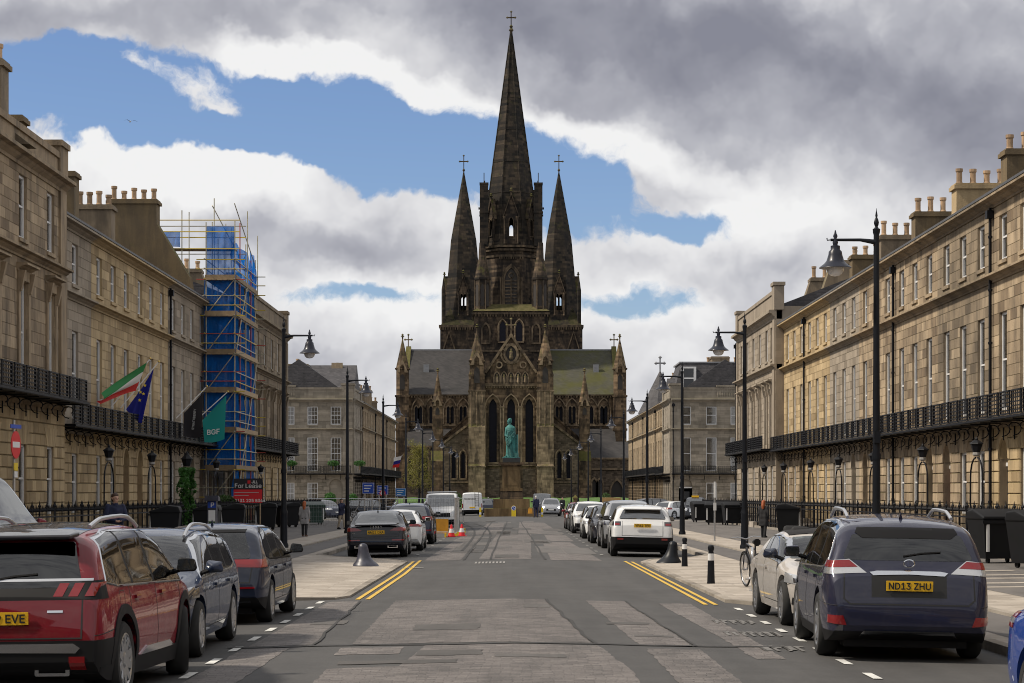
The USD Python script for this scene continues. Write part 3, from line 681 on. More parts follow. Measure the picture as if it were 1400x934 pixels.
        for x in (.55, w - .55):        # pilasters
            MB().box(x - .5, x + .5, -.10, .0, PR['z1'][0], PR['string'][0], .5).box(x - .5, x + .5, -.08, .0, PR['z2'][0], PR['corn'][0], .5).put('pilaster', um, t)
    # roof, party walls and chimney
    rv = back / 2
    MB().prism(sg.Polygon([(ev, ez), (rv, ez + ridge), (back, ez), (back, ez - .12), (ev, ez - .12)]), 'x', .0, w).put('roof', roof, t)
    MB().box(-.0, w, back - .3, back, base, ez - .125, .5).put('back_wall', um, t)
    for x in (0.0, w - .3):
        MB().box(x, x + .3, .405, back - .305, base, ez - .125, .5).put('side_wall', um if detail < 2 else gm, t)
    if chimney:
        for (u, v0, v1, top, th, npots, mat, potmat) in chimney:
            ch = MB().prism(sg.Polygon(([(.15, ez - .2), (.3, ez + 1.0), (v0, top - 1.0)] if potmat == 'gable' else [(v0 - .9, ez - .2), (v0, ez + (v0 + .3) * .66)]) + [ (v0, top), (v1, top), (v1, ez + ridge * .8), (v1 + 1.4, ez - .2)]), 'x', u - th / 2, u + th / 2, .5)
            cp = ch.put('chimney', mat, t)
            MB().box(u - th / 2 - .09, u + th / 2 + .09, v0 - .1, v1 + .1, top, top + .16, .4).box(u - th / 2 - .03, u + th / 2 + .03, v0 - .04, v1 + .04, top + .16, top + .24, .4).put('chimney_cap', mat, cp)
            for k in range(npots):
                v = v0 + .22 + (v1 - v0 - .44) * k / max(1, npots - 1); h = r.uniform(.45, .78)
                p = MB().lathe([(.16, 0), (.15, .08), (.125, .12), (.125, h - .16), (.16, h - .12), (.16, h), (.11, h), (.11, h - .3)], 9, (u + r.uniform(-.03, .03), v, top + .24), r.random())
                p.put('chimney_pot', 'pot_clay', cp)
    if pipe:
        d = MB(); x = .22
        d.bar([x, -.10, .2], [x, -.10, c0 + .02], .055, 8)
        for z in np.arange(1.5, c0, 1.8): d.lathe([(.075, 0), (.075, .08)], 8, (x, -.10, z))
        d.box(x - .16, x + .16, -.24, -.03, c0 - .35, c0 - .08)
        d.put('downpipe', 'iron_black', t)
    if balc: balcony(t, w, PR['slab'], r)
    for (u, v, dw) in dormers:
        z0 = ez + (v + .1) * ridge / rv - .1
        d = MB().box(u - dw / 2 - .1, u + dw / 2 + .1, v, v + 2.6, z0, z0 + 1.75).put('dormer', 'slate', t)
        MB().box(u - dw / 2 - .2, u + dw / 2 + .2, v - .12, v + 2.6, z0 + 1.76, z0 + 1.9).put('dormer_roof', 'lead', d)
        fr = MB()
        for x in np.linspace(u - dw / 2, u + dw / 2, 2 if dw < 1.3 else 3): fr.box(x - .06, x + .06, v - .06, v - .005, z0 + .1, z0 + 1.7)
        for z in (z0 + .1, z0 + .85, z0 + 1.6): fr.box(u - dw / 2 + .06, u + dw / 2 - .06, v - .055, v - .006, z, z + .1)
        fr.put('dormer_frame', 'window_white', d)
        MB().box(u - dw / 2, u + dw / 2, v - .02, v - .012, z0 + .2, z0 + 1.6).put('dormer_pane', 'glass_dark', d)
    return t

def right_at(y1, x=16.35): return (x, y1, 0), -90
def left_at(y0, x=-16.35): return (x, y0, 0), 90
W = 9.2
B3 = [1.65, 4.6, 7.55]
# right terrace, seven houses (u runs towards the camera)
right_info = [
    (118.3, 'stone_buff', 'stone_gold', 'pale gold terraced house beside the far right pavilion', 'stone_far_buff'),
    (109.1, 'stone_gold', 'stone_gold', 'warm gold terraced house, second from the far right pavilion', None),
    (99.9, 'stone_grey', 'stone_grey', 'greyer terraced house in the middle of the right row', None),
    (90.7, 'stone_buff', 'stone_buff', 'terraced house with patchy dark stones behind the second right lamp lantern', None),
    (81.5, 'stone_buff', 'stone_buff', 'mottled sandstone terraced house left of the near downpipe on the right row', None),
    (72.3, 'stone_buff', 'stone_dark', 'sooty brown terraced house nearest the camera in the right row', None)]
for i, (y0, g_, u_, lab, far) in enumerate(right_info):
    loc, rz = right_at(y0 + W)
    if i < 1: loc, rz = right_at(y0 + W)
    ch = [(W, 2.55, 4.75, 14.75, 1.0, 4, ['render_brown', 'stone_dark', 'render_brown', 'stone_gold', 'render_brown', 'render_brown'][i], 'pot_clay')]
    house('terraced_house', lab, loc, rz, W, B3, TERR, (g_, u_), detail=2 if y0 < 100 else 1, seed=20 + i, door=[2, 0, 2, 0, 2, 0][i], chimney=ch, pipe=i % 3 == 1, blind=None)
loc, rz = right_at(72.3)
house('terraced_house', 'terraced house cut by the right edge of the picture', loc, rz, W, B3, TERR, ('stone_gold', 'stone_buff'), detail=2, seed=31, door=0, chimney=[(0.0, 2.7, 5.0, 14.9, .3, 0, 'render_brown', '')], pipe=True)
loc, rz = right_at(63.1)
house('terraced_house', 'terraced house before the right edge', loc, rz, W, B3, TERR, ('stone_gold', 'stone_buff'), detail=0, seed=32, door=0, pipe=False)
# the same row goes on beside and behind the camera
row0 = stage.GetPrimAtPath('/World/terraced_house_007'); row_x = UsdGeom.Xform(row0)
for k in range(12):
    copy_of(row_x, 'terraced_house', 'terraced house of the right row outside the picture, beside or behind the camera', 'house', (16.35, 53.9 - 9.2 * k, 0), -90, 'right houses outside the picture')
    if 46.8 - 9.2 * k < 47: copy_of(row_x, 'terraced_house', 'terraced house of the left row outside the picture, beside or behind the camera', 'house', (-16.35, 46.8 - 9.2 * k, 0), 90, 'left houses outside the picture')
for k in range(9):
    copy_of(row_x, 'terraced_house', 'terraced house closing the street behind the camera', 'house', (41.4 - 9.2 * k, -75, 0), 180, 'houses behind the camera')
# far right pavilion (taller, set forward)
loc, rz = right_at(149.5, 15.85)
house('end_pavilion', 'tall stone end pavilion with parapet finishing the right row', loc, rz, 22.0, [3.0, 6.6, 10.2, 13.8, 17.4, 20.0], PAVF, ('stone_grey', 'stone_grey'), detail=1, seed=40, door=3, hood=True, chimney=[(20.5, 3.5, 6.5, 15.6, 1.0, 3, 'stone_dark', ''), (12, 3.5, 6.0, 15.4, 1.0, 4, 'stone_dark', '')], ridge=2.0)
# left row
loc, rz = left_at(56.0, -15.85)
house('end_pavilion', 'tall buff stone pavilion cut by the left edge of the picture', loc, rz, 19.2, [2.0, 5.2, 8.8, 12.75, 16.9], PAVN, ('stone_gold', 'stone_buff'), detail=2, seed=50, door=0, hood=True, chimney=[(12.2, .45, 2.6, 15.5, 1.0, 3, 'stone_dark', ''), (19.0, 1.4, 2.9, 14.9, .9, 0, 'render_brown', '')], ridge=1.6, pipe=False)
left_info = [(75.2, 7.2, [1.3, 4.2, 6.3][:2] + [], 'stone_grey', 'stone_gold', 'grey cleaned terraced house next to the near left pavilion'),
             (82.4, 9.2, B3, 'stone_gold', 'stone_gold', 'golden terraced house flying the tricolour and blue flags'),
             (91.6, 9.2, B3, 'stone_gold', 'stone_gold', 'gold terraced house between the tricolour flag and the black flag'),
             (100.8, 9.2, B3, 'stone_grey', 'stone_grey', 'brown grey terraced house behind the black flag'),
             (110.0, 12.0, [1.65, 4.6, 7.55, 10.4], 'stone_grey', 'stone_grey', 'terraced house wrapped in scaffold and blue netting')]
for i, (y0, w_, bays, u_, g_, lab) in enumerate(left_info):
    loc, rz = left_at(y0)
    ch = {1: [(9.2, 2.45, 3.6, 15.4, 1.0, 0, 'render_brown', '')], 2: [(9.2, 2.6, 4.4, 15.2, 1.0, 4, 'stone_dark', '')], 3: [(9.2, 2.0, 4.5, 16.7, 1.1, 5, 'render_brown', 'gable')], 4: [(9.0, 3.4, 4.6, 14.6, .8, 2, 'render_brown', '')], 0: None}[i]
    house('terraced_house', lab, loc, rz, w_, bays, TERR, (g_, u_), detail=2 if y0 < 100 else 1, seed=60 + i, door=[0, 2, 0, 2, 0][i], chimney=ch, pipe=i == 3)
loc, rz = left_at(122.0, -15.85)
house('end_pavilion', 'stained stone end pavilion just beyond the scaffold', loc, rz, 27.5, [2.5, 6.4, 10.3, 14.2, 18.1, 22.0, 25.5], PAVF, ('stone_gold', 'stone_dark'), detail=1, seed=70, door=4, hood=True, chimney=[(10, 3.5, 6.0, 15.4, 1.0, 4, 'stone_dark', '')], ridge=2.0)
# beyond the crossing: corner houses that face the camera
house('corner_house', 'grey corner house with window boxes beyond the crossing on the left', (-30.2, 218, -.6), 0, 13.85, [1.4, 4.35, 7.3, 9.7, 12.1], CORN, ('stone_far_grey', 'stone_far_grey'), detail=1, seed=80, door=4, bars=(3, 2), ww=1.08, blind=.1, hood=False, chimney=[(7.6, 5.0, 8.2, 15.4, 2.4, 6, 'stone_dark', ''), (11.8, 5.2, 6.6, 14.9, 1.2, 3, 'stone_dark', '')], ridge=3.4, balc=True)
house('corner_house', 'grey corner house with slate mansard and white dormers on the right', (16.35, 218, -.6), 0, 14.0, [1.5, 4.15, 6.65, 9.5, 12.2], CORN, ('stone_far_grey', 'stone_far_grey'), detail=1, seed=81, door=0, bars=(1, 1), ww=1.08, blind=.9, chimney=[(5.6, 5.6, 9.0, 16.3, 1.8, 0, 'stone_dark', '')], ridge=2.0)
farn = [('left', -16.35, 218.2 + 11.3 * k, k) for k in range(7)] + [('right', 16.35, 218.2 + 11.3 * k, k) for k in range(7)]
names_l = ['first', 'second', 'third', 'fourth', 'fifth', 'sixth', 'seventh']
for side, x, y, k in farn:
    loc, rz = left_at(y, x - .0) if side == 'left' else right_at(y + 11.3, x)
    loc = (loc[0] + (0.02 if side == 'left' else -0.02), loc[1], -.6)
    pr = CORN if k == 0 else dict(TERR, g=(.3, 3.95), slab=4.1)
    house('far_terraced_house', f'{names_l[k]} house of the {side} row beyond the crossing, counted from the corner', loc, rz, 11.2, [1.4, 4.2, 7.0, 9.8], pr, ('stone_far_buff' if k else 'stone_far_grey', ['stone_far_grey', 'stone_far_buff', 'stone_far_grey', 'stone_far_buff'][k % 4]), detail=0, seed=100 + k + (50 if side == 'left' else 0), door=0, chimney=[(11.2 if side == 'left' else 0.0, 2.6, 4.8, 14.6 + (k % 3) * .5, 1.0, 4, 'stone_dark', '')], pipe=k % 2 == 1, blind=.9, dormers=[(5.5, 1.4, 1.2)] if k in (0, 1, 2) else ())
# mansard storey of the right corner house
t = thing('mansard_storey', 'steep slate mansard with white dormer windows above the right corner house', 'roof storey', (16.35, 218, -.6))
MB().frustum(.3, 14, .9, 11, 12.2, 1.2, 13.6, 2.0, 10, 15.6).put('slates', 'slate', t)
MB().box(1.0, 13.7, 1.9, 10.1, 15.6, 15.75).put('lead_ridge', 'lead', t)
for u, dw in ((1.9, 1.25), (6.0, 2.5), (10.5, 1.3)):
    d = MB().box(u - dw / 2 - .15, u + dw / 2 + .15, .95, 3.0, 12.75, 15.2).put('dormer', 'lead', t)
    f = MB()
    for x in ([u - dw / 2, u + dw / 2] if dw < 2 else [u - dw / 2, u, u + dw / 2]): f.box(x - .12, x + .12, .84, .93, 12.8, 15.15)
    for z in (12.8, 13.9, 15.0): f.box(u - dw / 2 + .12, u + dw / 2 - .12, .85, .935, z, z + .15)
    f.put('dormer_frame', 'window_white', d)
    MB().box(u - dw / 2, u + dw / 2, .90, .92, 12.9, 15.0).put('pane', 'glass_dark', d)
for k in range(7): MB().lathe([(.16, 0), (.13, .1), (.13, .6), (.17, .64), (.17, .75), (.1, .75)], 8, (4.4 + k * .72, 6.5, 15.75), .5).put('chimney_pot', 'pot_clay', t)
# balustrade sections on the corner parapets
for lab, x0 in (('pierced balustrade on the parapet of the left corner house', -27.6), ('pierced balustrade on the parapet of the right corner house', 21.0)):
    t = thing('balustrade', lab, 'balustrade', (x0, 217.9, 11.25))
    MB().box(0, 5.4, -.05, .35, 1.2, 1.38, .4).box(0, 5.4, -.05, .35, 0, .14, .4).put('rail', 'stone_far_grey', t)
    for k in range(22): MB().lathe([(.06, .14), (.11, .4), (.06, .8), (.09, 1.2)], 6, (.15 + k * .24, .12, 0), .5).put('baluster', 'stone_far_grey', t)

# ------------------------------------------------------------------ the cathedral that closes the street
def lancet(cx, w, z0, z1, k=1.0, n=7):
    """Pointed arch outline in (x, z)."""
    hz = min(w * .95 * k, (z1 - z0) * .8); zs = z1 - hz; h = w / 2
    R = (h * h + hz * hz) / (2 * h)
    L_ = [(cx + h - R + R * math.cos(a), zs + R * math.sin(a)) for a in np.linspace(0, math.asin(min(1, hz / R)), n)]
    return sg.Polygon([(cx - h, z0), (cx + h, z0)] + L_ + [(2 * cx - x, z) for x, z in L_[::-1][1:]])
church = thing('cathedral', 'dark Gothic cathedral with three spires closing the end of the street', 'cathedral', (-.15, 345, 0))
CY = 0.0
def pyramid(mb, x, y, r, z0, z1, n=8, tone=.5, tip=.06, rot=None):
    mb.lathe([(r, z0), (tip, z1)], n, (x, y, 0), tone, pi / n if rot is None else rot)
def finial(mb, x, y, z, h, r=.16):
    mb.lathe([(r * .5, 0), (r * .6, h * .35), (r * 1.6, h * .5), (r * .6, h * .6), (r * 1.1, h * .78), (.03, h)], 6, (x, y, z))
def cross_of(mb, x, y, z, h):
    mb.box(x - .09, x + .09, y - .09, y + .09, z, z + h).box(x - h * .28, x + h * .28, y - .08, y + .08, z + h * .55, z + h * .55 + .2)
    for dx, dz in ((-.28, .55), (.28, .55), (0, 1)): mb.lathe([(.05, -.2), (.26, 0), (.05, .2)], 6, (x + dx * h, y, z + dz * h + .1 * (dx != 0)))
def pinnacle(parent, x, y, half, z0, zs, zt, mat='church_stone', gab=True, n=4):
    m = MB()
    if n == 4: m.box(x - half, x + half, y - half, y + half, z0, zs)
    else: m.lathe([(half * 1.08, z0), (half * 1.08, zs)], n, (x, y, 0), .5, pi / n)
    m.box(x - half * 1.15, x + half * 1.15, y - half * 1.15, y + half * 1.15, zs - .02, zs + .22)
    pyramid(m, x, y, half * 1.12, zs + .22, zt - .9, 8)
    finial(m, x, y, zt - 1.0, 1.0, .22)
    p = m.put('pinnacle', mat, parent)
    if gab:
        h = half * 1.7
        g = MB()
        gp = sg.Polygon([(x - half * .95, zs - h * .3), (x + half * .95, zs - h * .3), (x, zs + h)])
        g.prism(gp.difference(lancet(x, half * .7, zs - h * .3, zs + h * .45)), 'y', y - half * 1.3, y - half * 1.02, .6)
        g.put('gablet', 'church_dressed', p)
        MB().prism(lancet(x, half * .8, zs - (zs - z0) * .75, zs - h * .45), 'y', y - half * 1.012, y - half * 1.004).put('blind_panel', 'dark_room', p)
    return p
def win(parent, cx, w, z0, z1, y, rings=2, depth=.5, mat='church_dressed', pane='church_glass', proud=.12, lights=1):
    """Glass, stepped mouldings and side shafts of a pointed window cut in a wall whose face is at y."""
    m = MB(); base = lancet(cx, w, z0, z1)
    for k in range(rings):
        a, b = base.buffer(.17 * k, join_style=2), base.buffer(.17 * (k + 1), join_style=2)
        clip = sg.box(cx - 9, z0 + .02, cx + 9, z1 + 9)
        m.prism(b.difference(a).intersection(clip), 'y', y - proud * (k == rings - 1) + (.14 * (rings - 1 - k)), y + .3 + .02 * k, .45 + .15 * k)
    if lights == 2:
        m.box(cx - .09, cx + .09, y + .12, y + .3, z0, z1 - w * .75)
        m.prism(sg.Point(cx, z1 - w * .62).buffer(w * .22, 8).difference(sg.Point(cx, z1 - w * .62).buffer(w * .13, 8)), 'y', y + .12, y + .3)
    m.box(cx - w / 2 - .3, cx + w / 2 + .3, y - .16, y + .3, z0 - .28, z0 - .01, .4)
    f = m.put('lancet_window', mat, parent)
    g = MB().prism(lancet(cx, w + .1, z0, z1 + .05), 'y', y + depth - .06, y + depth)
    g.put('pane', pane, f)
    bars = MB()
    for z in np.arange(z0 + .8, z1 - w * .5, .8): bars.box(cx - w / 2, cx + w / 2, y + depth - .10, y + depth - .065, z - .02, z + .02)
    bars.put('saddle_bars', 'iron_black', f)
    return f
def wall_with(poly, holes, y0, y1):
    for h in holes: poly = poly.difference(h)
    return MB().prism(poly, 'y', y0, y1)

# --- east gable of the choir
X3 = (-2.95, 0, 2.95)
gable = sg.Polygon([(-5.6, -1.6), (5.6, -1.6), (5.6, 18.7), (4.2, 18.7), (4.2, 20.9), (0, 26.9), (-4.2, 20.9), (-4.2, 18.7), (-5.6, 18.7)])
holes = [lancet(x, 1.25, 6.3, 16.6, 1.1) for x in X3]
niches = [(-2.75 + 1.1 * k, .78, 19.05, 20.9) for k in range(6)][:5]
niches = [(-2.3 + 1.15 * k, .8, 19.05, 20.9) for k in range(5)]
nh = [lancet(*q) for q in niches]
ves = sg.Point(-.55, 23.9).buffer(1.35, 24).intersection(sg.Point(.55, 23.9).buffer(1.35, 24))
ro = [sg.Point(x, 22.1).buffer(.38, 12) for x in (-1.95, 1.95)]
low = [sg.box(a, -0.6, b, 5.2) for a, b in ((-4.1, -2.1), (2.1, 4.1))]
wall_with(gable, holes, 0, 1.0).put('gable_wall', 'church_stone', church)
for x in X3:
    win(church, x, 1.25, 6.3, 16.6, 0.0, rings=4, depth=.95, proud=.25)
    s = MB()
    for d in (-1.2, 1.2):
        for k in (0, .22): s.lathe([(.13, 6.1), (.09, 6.4), (.09, 14.9), (.17, 15.25), (.17, 15.4)], 8, (x + d + k * np.sign(d), -.16 + k * .2, 0))
    s.put('window_shafts', 'church_dressed', church)
for q in niches:
    f = wall_with(lancet(*q).buffer(.17, join_style=2).intersection(sg.box(-9, 19.05, 9, 30)), [lancet(*q)], -.18, .0).put('niche', 'church_dressed', church)
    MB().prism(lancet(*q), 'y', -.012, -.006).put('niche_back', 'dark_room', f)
    MB().lathe([(.16, 19.1), (.26, 19.3), (.2, 20.0), (.25, 20.2), (.1, 20.36), (.13, 20.5), (.02, 20.7)], 8, (q[0], -.10, 0), .6).put('niche_figure', 'church_dressed', f)
a = MB()
a.prism(ves.buffer(.45).difference(ves.buffer(.05)), 'y', -.28, 0).prism(sg.Point(0, 23.9).buffer(1.75, 24).difference(sg.Point(0, 23.9).buffer(1.5, 24)), 'y', -.16, 0, .6)
for c in ro: a.prism(c.buffer(.2).difference(c), 'y', -.2, 0, .6)
for k in range(12):
    w_ = 2 * pi * k / 12; a.lathe([(.16, -.16), (.16, .16)], 6, (1.28 * math.sin(w_) * .0 + 1.55 * math.cos(w_), -.1, 23.9 + 1.55 * math.sin(w_)))
vm = a.put('carved_vesica', 'church_dressed', church)
MB().prism(ves.buffer(.05), 'y', -.02, -.006).put('vesica_ground', 'dark_room', vm)
MB().lathe([(.2, 23.0), (.36, 23.3), (.24, 23.9), (.3, 24.25), (.13, 24.42), (.17, 24.6), (.02, 24.85)], 8, (0, -.12, 0), .7).put('vesica_figure', 'church_dressed', vm)
m = MB()
for z in (5.65, 18.62, 18.86): MB().box(-4.3, 4.3, -.3, 0, z, z + .22, .3).put('string_course', 'church_dressed', church)
m.box(-4.35, 4.35, -.35, 0, 2.0 - 2.2, .15, .5)
for k in range(20): m.box(-4.1 + k * .43, -3.9 + k * .43, -.2, 0, 18.35, 18.61, .6)
for s in (-1, 1):      # gable coping
    MB().prism(sg.Polygon([(s * 4.35, 20.9), (s * 4.0, 20.75), (0, 26.65), (0, 27.35)]), 'y', -.35, 1.1, .4).put('gable_coping', 'church_dressed', church)
m.put('corbel_table', 'church_dressed', church)
m = MB(); cross_of(m, 0, .3, 27.2, 2.4); m.put('gable_cross', 'church_dressed', church)
for s in (-1, 1):       # rubble panels at the foot
    MB().box(*sorted((s * 1.9, s * 4.1)), -.05, -.004, -.3, 5.2).put('rubble_panel', 'church_rubble', church)
    x = s * 5.55
    b = MB()
    for k, (z0, z1, o) in enumerate(((-1.6, 5.5, 1.5), (5.5, 12.0, 1.25), (12.0, 17.9, 1.0))):
        b.box(x - 1.35, x + 1.35, -o, 2.4, z0, z1, .55)
        if k < 2: b.prism(sg.Polygon([(-o, z1), (-o + .25, z1 + .5), (2.0, z1 + .5), (2.0, z1)]), 'x', x - 1.35, x + 1.35)
    for z in (5.4, 17.75): b.box(x - 1.45, x + 1.45, -1.62 + (z > 10) * .5, 2.5, z, z + .25, .3)
    for k in (-1, 0, 1): b.lathe([(.14, 5.7), (.1, 6), (.1, 17.2), (.17, 17.7)], 6, (x + k * .9, -1.22 + .1, 0))
    b.put('corner_buttress', 'church_dressed', church)
    pinnacle(church, x, .1, 1.15, 17.95, 22.6, 28.8)
    for dx in (-.95, .95): pinnacle(church, x + dx, -.75, .36, 17.95, 20.3, 22.6, gab=False)
# --- choir body and roof
MB().box(-5.5, 5.5, 1.02, 42, -1.6, 19.2).put('choir_wall', 'church_stone', church)
MB().prism(sg.Polygon([(-5.9, 19.2), (5.9, 19.2), (0, 26.6)]), 'y', 1.1, 42).put('choir_roof', 'church_slate', church)
# --- choir aisles with lean-to tops
for s in (-1, 1):
    poly = sg.Polygon([(s * 6.0, -1.6), (s * 11.0, -1.6), (s * 11.0, 9.3), (s * 6.0, 13.0)])
    hs = [lancet(s * x, .62, 3.7, 8.0) for x in (7.85, 9.35)]
    wall_with(poly, hs, 1.2, 2.2).put('aisle_wall', 'church_rubble', church)
    for x in (7.85, 9.35): win(church, s * x, .62, 3.7, 8.0, 1.2, rings=2, depth=.6, proud=.15)
    q = MB(); q.prism(sg.Polygon([(s * 6.0, 13.0), (s * 11.15, 9.15), (s * 11.15, 9.55), (s * 6.0, 13.5)]), 'y', .95, 2.3, .3)
    q.box(*sorted((s * 6.9, s * 11.0)), 1.0, 1.19, 2.9, 3.15, .4); q.box(*sorted((s * 6.9, s * 11.2)), .9, 1.19, -.9, .2, .4)
    q.put('aisle_coping', 'church_dressed', church)
    MB().prism(sg.Polygon([(s * 5.5, 13.2), (s * 11.0, 9.3), (s * 11.0, 9.0), (s * 5.5, 9.0)]), 'y', 2.21, 34).put('aisle_roof', 'church_slate', church)
    MB().box(*sorted((s * 10.4, s * 11.0)), 2.25, 34, -1.6, 9.0).put('aisle_side_wall', 'church_rubble', church)
    # flying half-arch to the outer pinnacle
    fb = sg.Polygon([(s * 5.6, 15.2), (s * 11.6, 9.9), (s * 11.6, 8.6), (s * 5.6, 13.6)])
    MB().prism(fb, 'y', 6.0, 6.9).prism(sg.Polygon([(s * 5.6, 15.2), (s * 11.6, 9.9), (s * 11.6, 10.25), (s * 5.6, 15.6)]), 'y', 5.85, 7.05).put('flying_buttress', 'church_stone', church)
    x = s * 12.1
    b = MB(); b.box(x - 1.0, x + 1.0, 2.0, 5.5, -1.6, 6.5).prism(sg.Polygon([(2.0, 6.5), (3.2, 8.2), (5.5, 8.2), (5.5, 6.5)]), 'x', x - 1.0, x + 1.0).box(x - .85, x + .85, 3.3, 6.6, 8.2, 13.5)
    b.put('outer_buttress', 'church_stone', church)
    pinnacle(church, x, 4.6, .85, 13.5, 16.0, 21.9)
# --- transepts
for s in (-1, 1):
    x0, x1 = s * 6.0, s * 19.0
    y = 33.0
    cw = sg.box(min(x0, x1), 12.0, max(x0, x1), 18.7)
    wins = [(s * a, .58) for a in (16.9, 16.15, 14.3, 11.2, 10.5, 8.9, 8.2)]
    wall_with(cw, [lancet(a, w, 13.6, 16.7) for a, w in wins], y, y + .9).put('transept_wall', 'church_stone', church)
    for a, w in wins: win(church, a, w, 13.6, 16.7, y, rings=1, depth=.6, proud=.1)
    h = MB()
    for c, w in ((16.52, 2.2), (14.3, 1.9), (12.9, .9), (10.85, 2.2), (8.55, 2.2)):
        q = lancet(s * c, w, 13.4, 18.0); h.prism(q.buffer(.2, join_style=2).difference(q).intersection(sg.box(-30, 13.5, 30, 18.6)), 'y', y - .2, y, .6)
    for k in range(int(13 / .5)): h.box(s * 6.2 + s * k * .5 - .1, s * 6.2 + s * k * .5 + .1, y - .3, y, 18.2, 18.55, .5)
    h.box(min(x0, x1), max(x0, x1), y - .42, y, 18.55, 18.8, .35).box(min(x0, x1), max(x0, x1), y - .3, y, 13.1, 13.38, .35)
    h.put('arcade_moulding', 'church_dressed', church)
    MB().prism(sg.Polygon([(y - .5, 18.75), (47, 27.6), (61, 18.75)]), 'x', *sorted((s * 5.0, s * 18.6))).put('transept_roof', 'church_slate' if s < 0 else 'church_slate_moss', church)
    MB().box(*sorted((s * 5.0, s * 18.6)), 46.85, 47.15, 27.5, 27.75).put('ridge_lead', 'lead', church)
    MB().box(*sorted((s * 14.9, s * 15.9)), 39.6, 40.4, 23.0, 24.5).put('roof_hatch', 'lead', church)
    MB().prism(sg.Polygon([(y - 7, 9.4), (y, 12.7), (y, 9.4)]), 'x', *sorted((s * 8.0, s * 18.4))).put('transept_aisle_roof', 'church_slate', church)
    MB().box(*sorted((s * 8.0, s * 18.4)), y - 6.8, y + .9, -1.6, 9.4).put('transept_aisle_wall', 'church_rubble', church)
    for k in range(4):
        win(church, s * (9.8 + 2.6 * k), .7, 3.6, 7.4, y - 6.81, rings=2, depth=-.004 + .3, proud=.12)
        MB().prism(lancet(s * (9.8 + 2.6 * k), .72, 3.6, 7.4), 'y', y - 6.83, y - 6.815).put('window_ground', 'church_glass', church)
    h = MB().box(*sorted((s * 8.0, s * 18.5)), y - 7.1, y - 6.8, 9.2, 9.5, .35).box(*sorted((s * 8.0, s * 18.5)), y - 7.05, y - 6.8, 2.7, 2.95, .35)
    for k in range(20): h.box(s * (8.2 + .5 * k) - .1, s * (8.2 + .5 * k) + .1, y - 7.0, y - 6.8, 8.85, 9.19)
    h.put('aisle_cornice', 'church_dressed', church)
    # end gable with its stair turret
    x = s * 19.35
    MB().box(x - 1.15, x + 1.15, y - 1.2, y + 1.1, -1.6, 18.4).box(x - 1.3, x + 1.3, y - 1.35, y + 1.2, 12.3, 12.7).box(x - 1.3, x + 1.3, y - 1.35, y + 1.2, 18.3, 18.6).put('end_buttress', 'church_stone', church)
    pinnacle(church, x, y, 1.12, 18.4, 23.2, 29.6, n=8)
    MB().prism(sg.Polygon([(y + .5, -1.6), (61, -1.6), (61, 18.6), (47, 28.3), (y + .5, 18.6)]), 'x', *sorted((s * 18.5, s * 19.4))).put('end_gable', 'church_stone', church)
    m = MB(); cross_of(m, s * 19.0, 47, 28.2, 2.2); m.put('end_cross', 'church_dressed', church)
# porch and vestry on the right
MB().box(13.2, 20.5, 20, 26, -1.6, 7.2).put('porch_wall', 'church_rubble', church)
MB().prism(sg.Polygon([(19.7, 7.2), (26, 10.2), (26, 7.2)]), 'x', 13.0, 20.7).put('porch_roof', 'church_slate', church)
MB().box(13.1, 20.6, 19.7, 20, 5.2, 5.5).box(13.1, 20.6, 19.7, 20, 7.0, 7.3).put('porch_string', 'church_dressed', church)
for x, w, z0, z1 in ((14.3, .7, .6, 3.6), (15.3, .7, .6, 3.6), (18.2, 2.0, -1.2, 3.4)):
    q = lancet(x, w, z0, z1)
    f = MB().prism(q.buffer(.3, join_style=2).difference(q).intersection(sg.box(0, z0, 40, 9)), 'y', 19.75, 20.0).put('porch_arch', 'church_dressed', church)
    MB().prism(q, 'y', 19.97, 19.985).put('porch_opening', 'dark_room', f)
# --- crossing tower
TY = 47.0
MB().box(-6.75, 6.75, TY - 7, TY + 7, 15, 34.2).put('tower_base', 'church_upper', church)
m = MB()
for z, o in ((26.8, .15), (33.6, .3)): m.box(-6.75 - o, 6.75 + o, TY - 7 - o, TY + 7 + o, z, z + .35, .3)
for k in range(26): m.box(-6.5 + k * .52, -6.28 + k * .52, TY - 7.25, TY - 7, 33.2, 33.59, .6)
m.frustum(-7.0, 7.0, TY - 7.2, TY + 7.2, 34.2, -5.0, 5.0, TY - 5.2, TY + 5.2, 35.6, .4)
m.put('tower_strings', 'church_trim_dark', church)
for x in (-1.55, 1.45): 
    win(church, x, 1.15, 28.7, 32.4, TY - 7.3, rings=2, depth=.28, proud=.2)
for x in (-4.6, 4.5):
    q = lancet(x, 1.1, 28.5, 31.8); f = MB().prism(q.buffer(.3, join_style=2).difference(q), 'y', TY - 7.25, TY - 7).put('blind_arch', 'church_trim_dark', church)
MB().lathe([(4.85 / math.cos(pi / 8), 34.6), (4.85 / math.cos(pi / 8), 46.2)], 8, (0, TY, 0), .5, pi / 8).put('tower_octagon', 'church_upper', church)
m = MB()
for z, r in ((44.3, 5.05), (45.4, 5.4), (46.0, 5.65)): m.lathe([(r / math.cos(pi / 8), z), (r / math.cos(pi / 8), z + .4)], 8, (0, TY, 0), .35, pi / 8)
for k in range(11): m.box(-2.1 + .42 * k - .1, -2.1 + .42 * k + .1, TY - 5.2, TY - 4.85, 43.9, 44.3)
m.put('octagon_cornice', 'church_trim_dark', church)
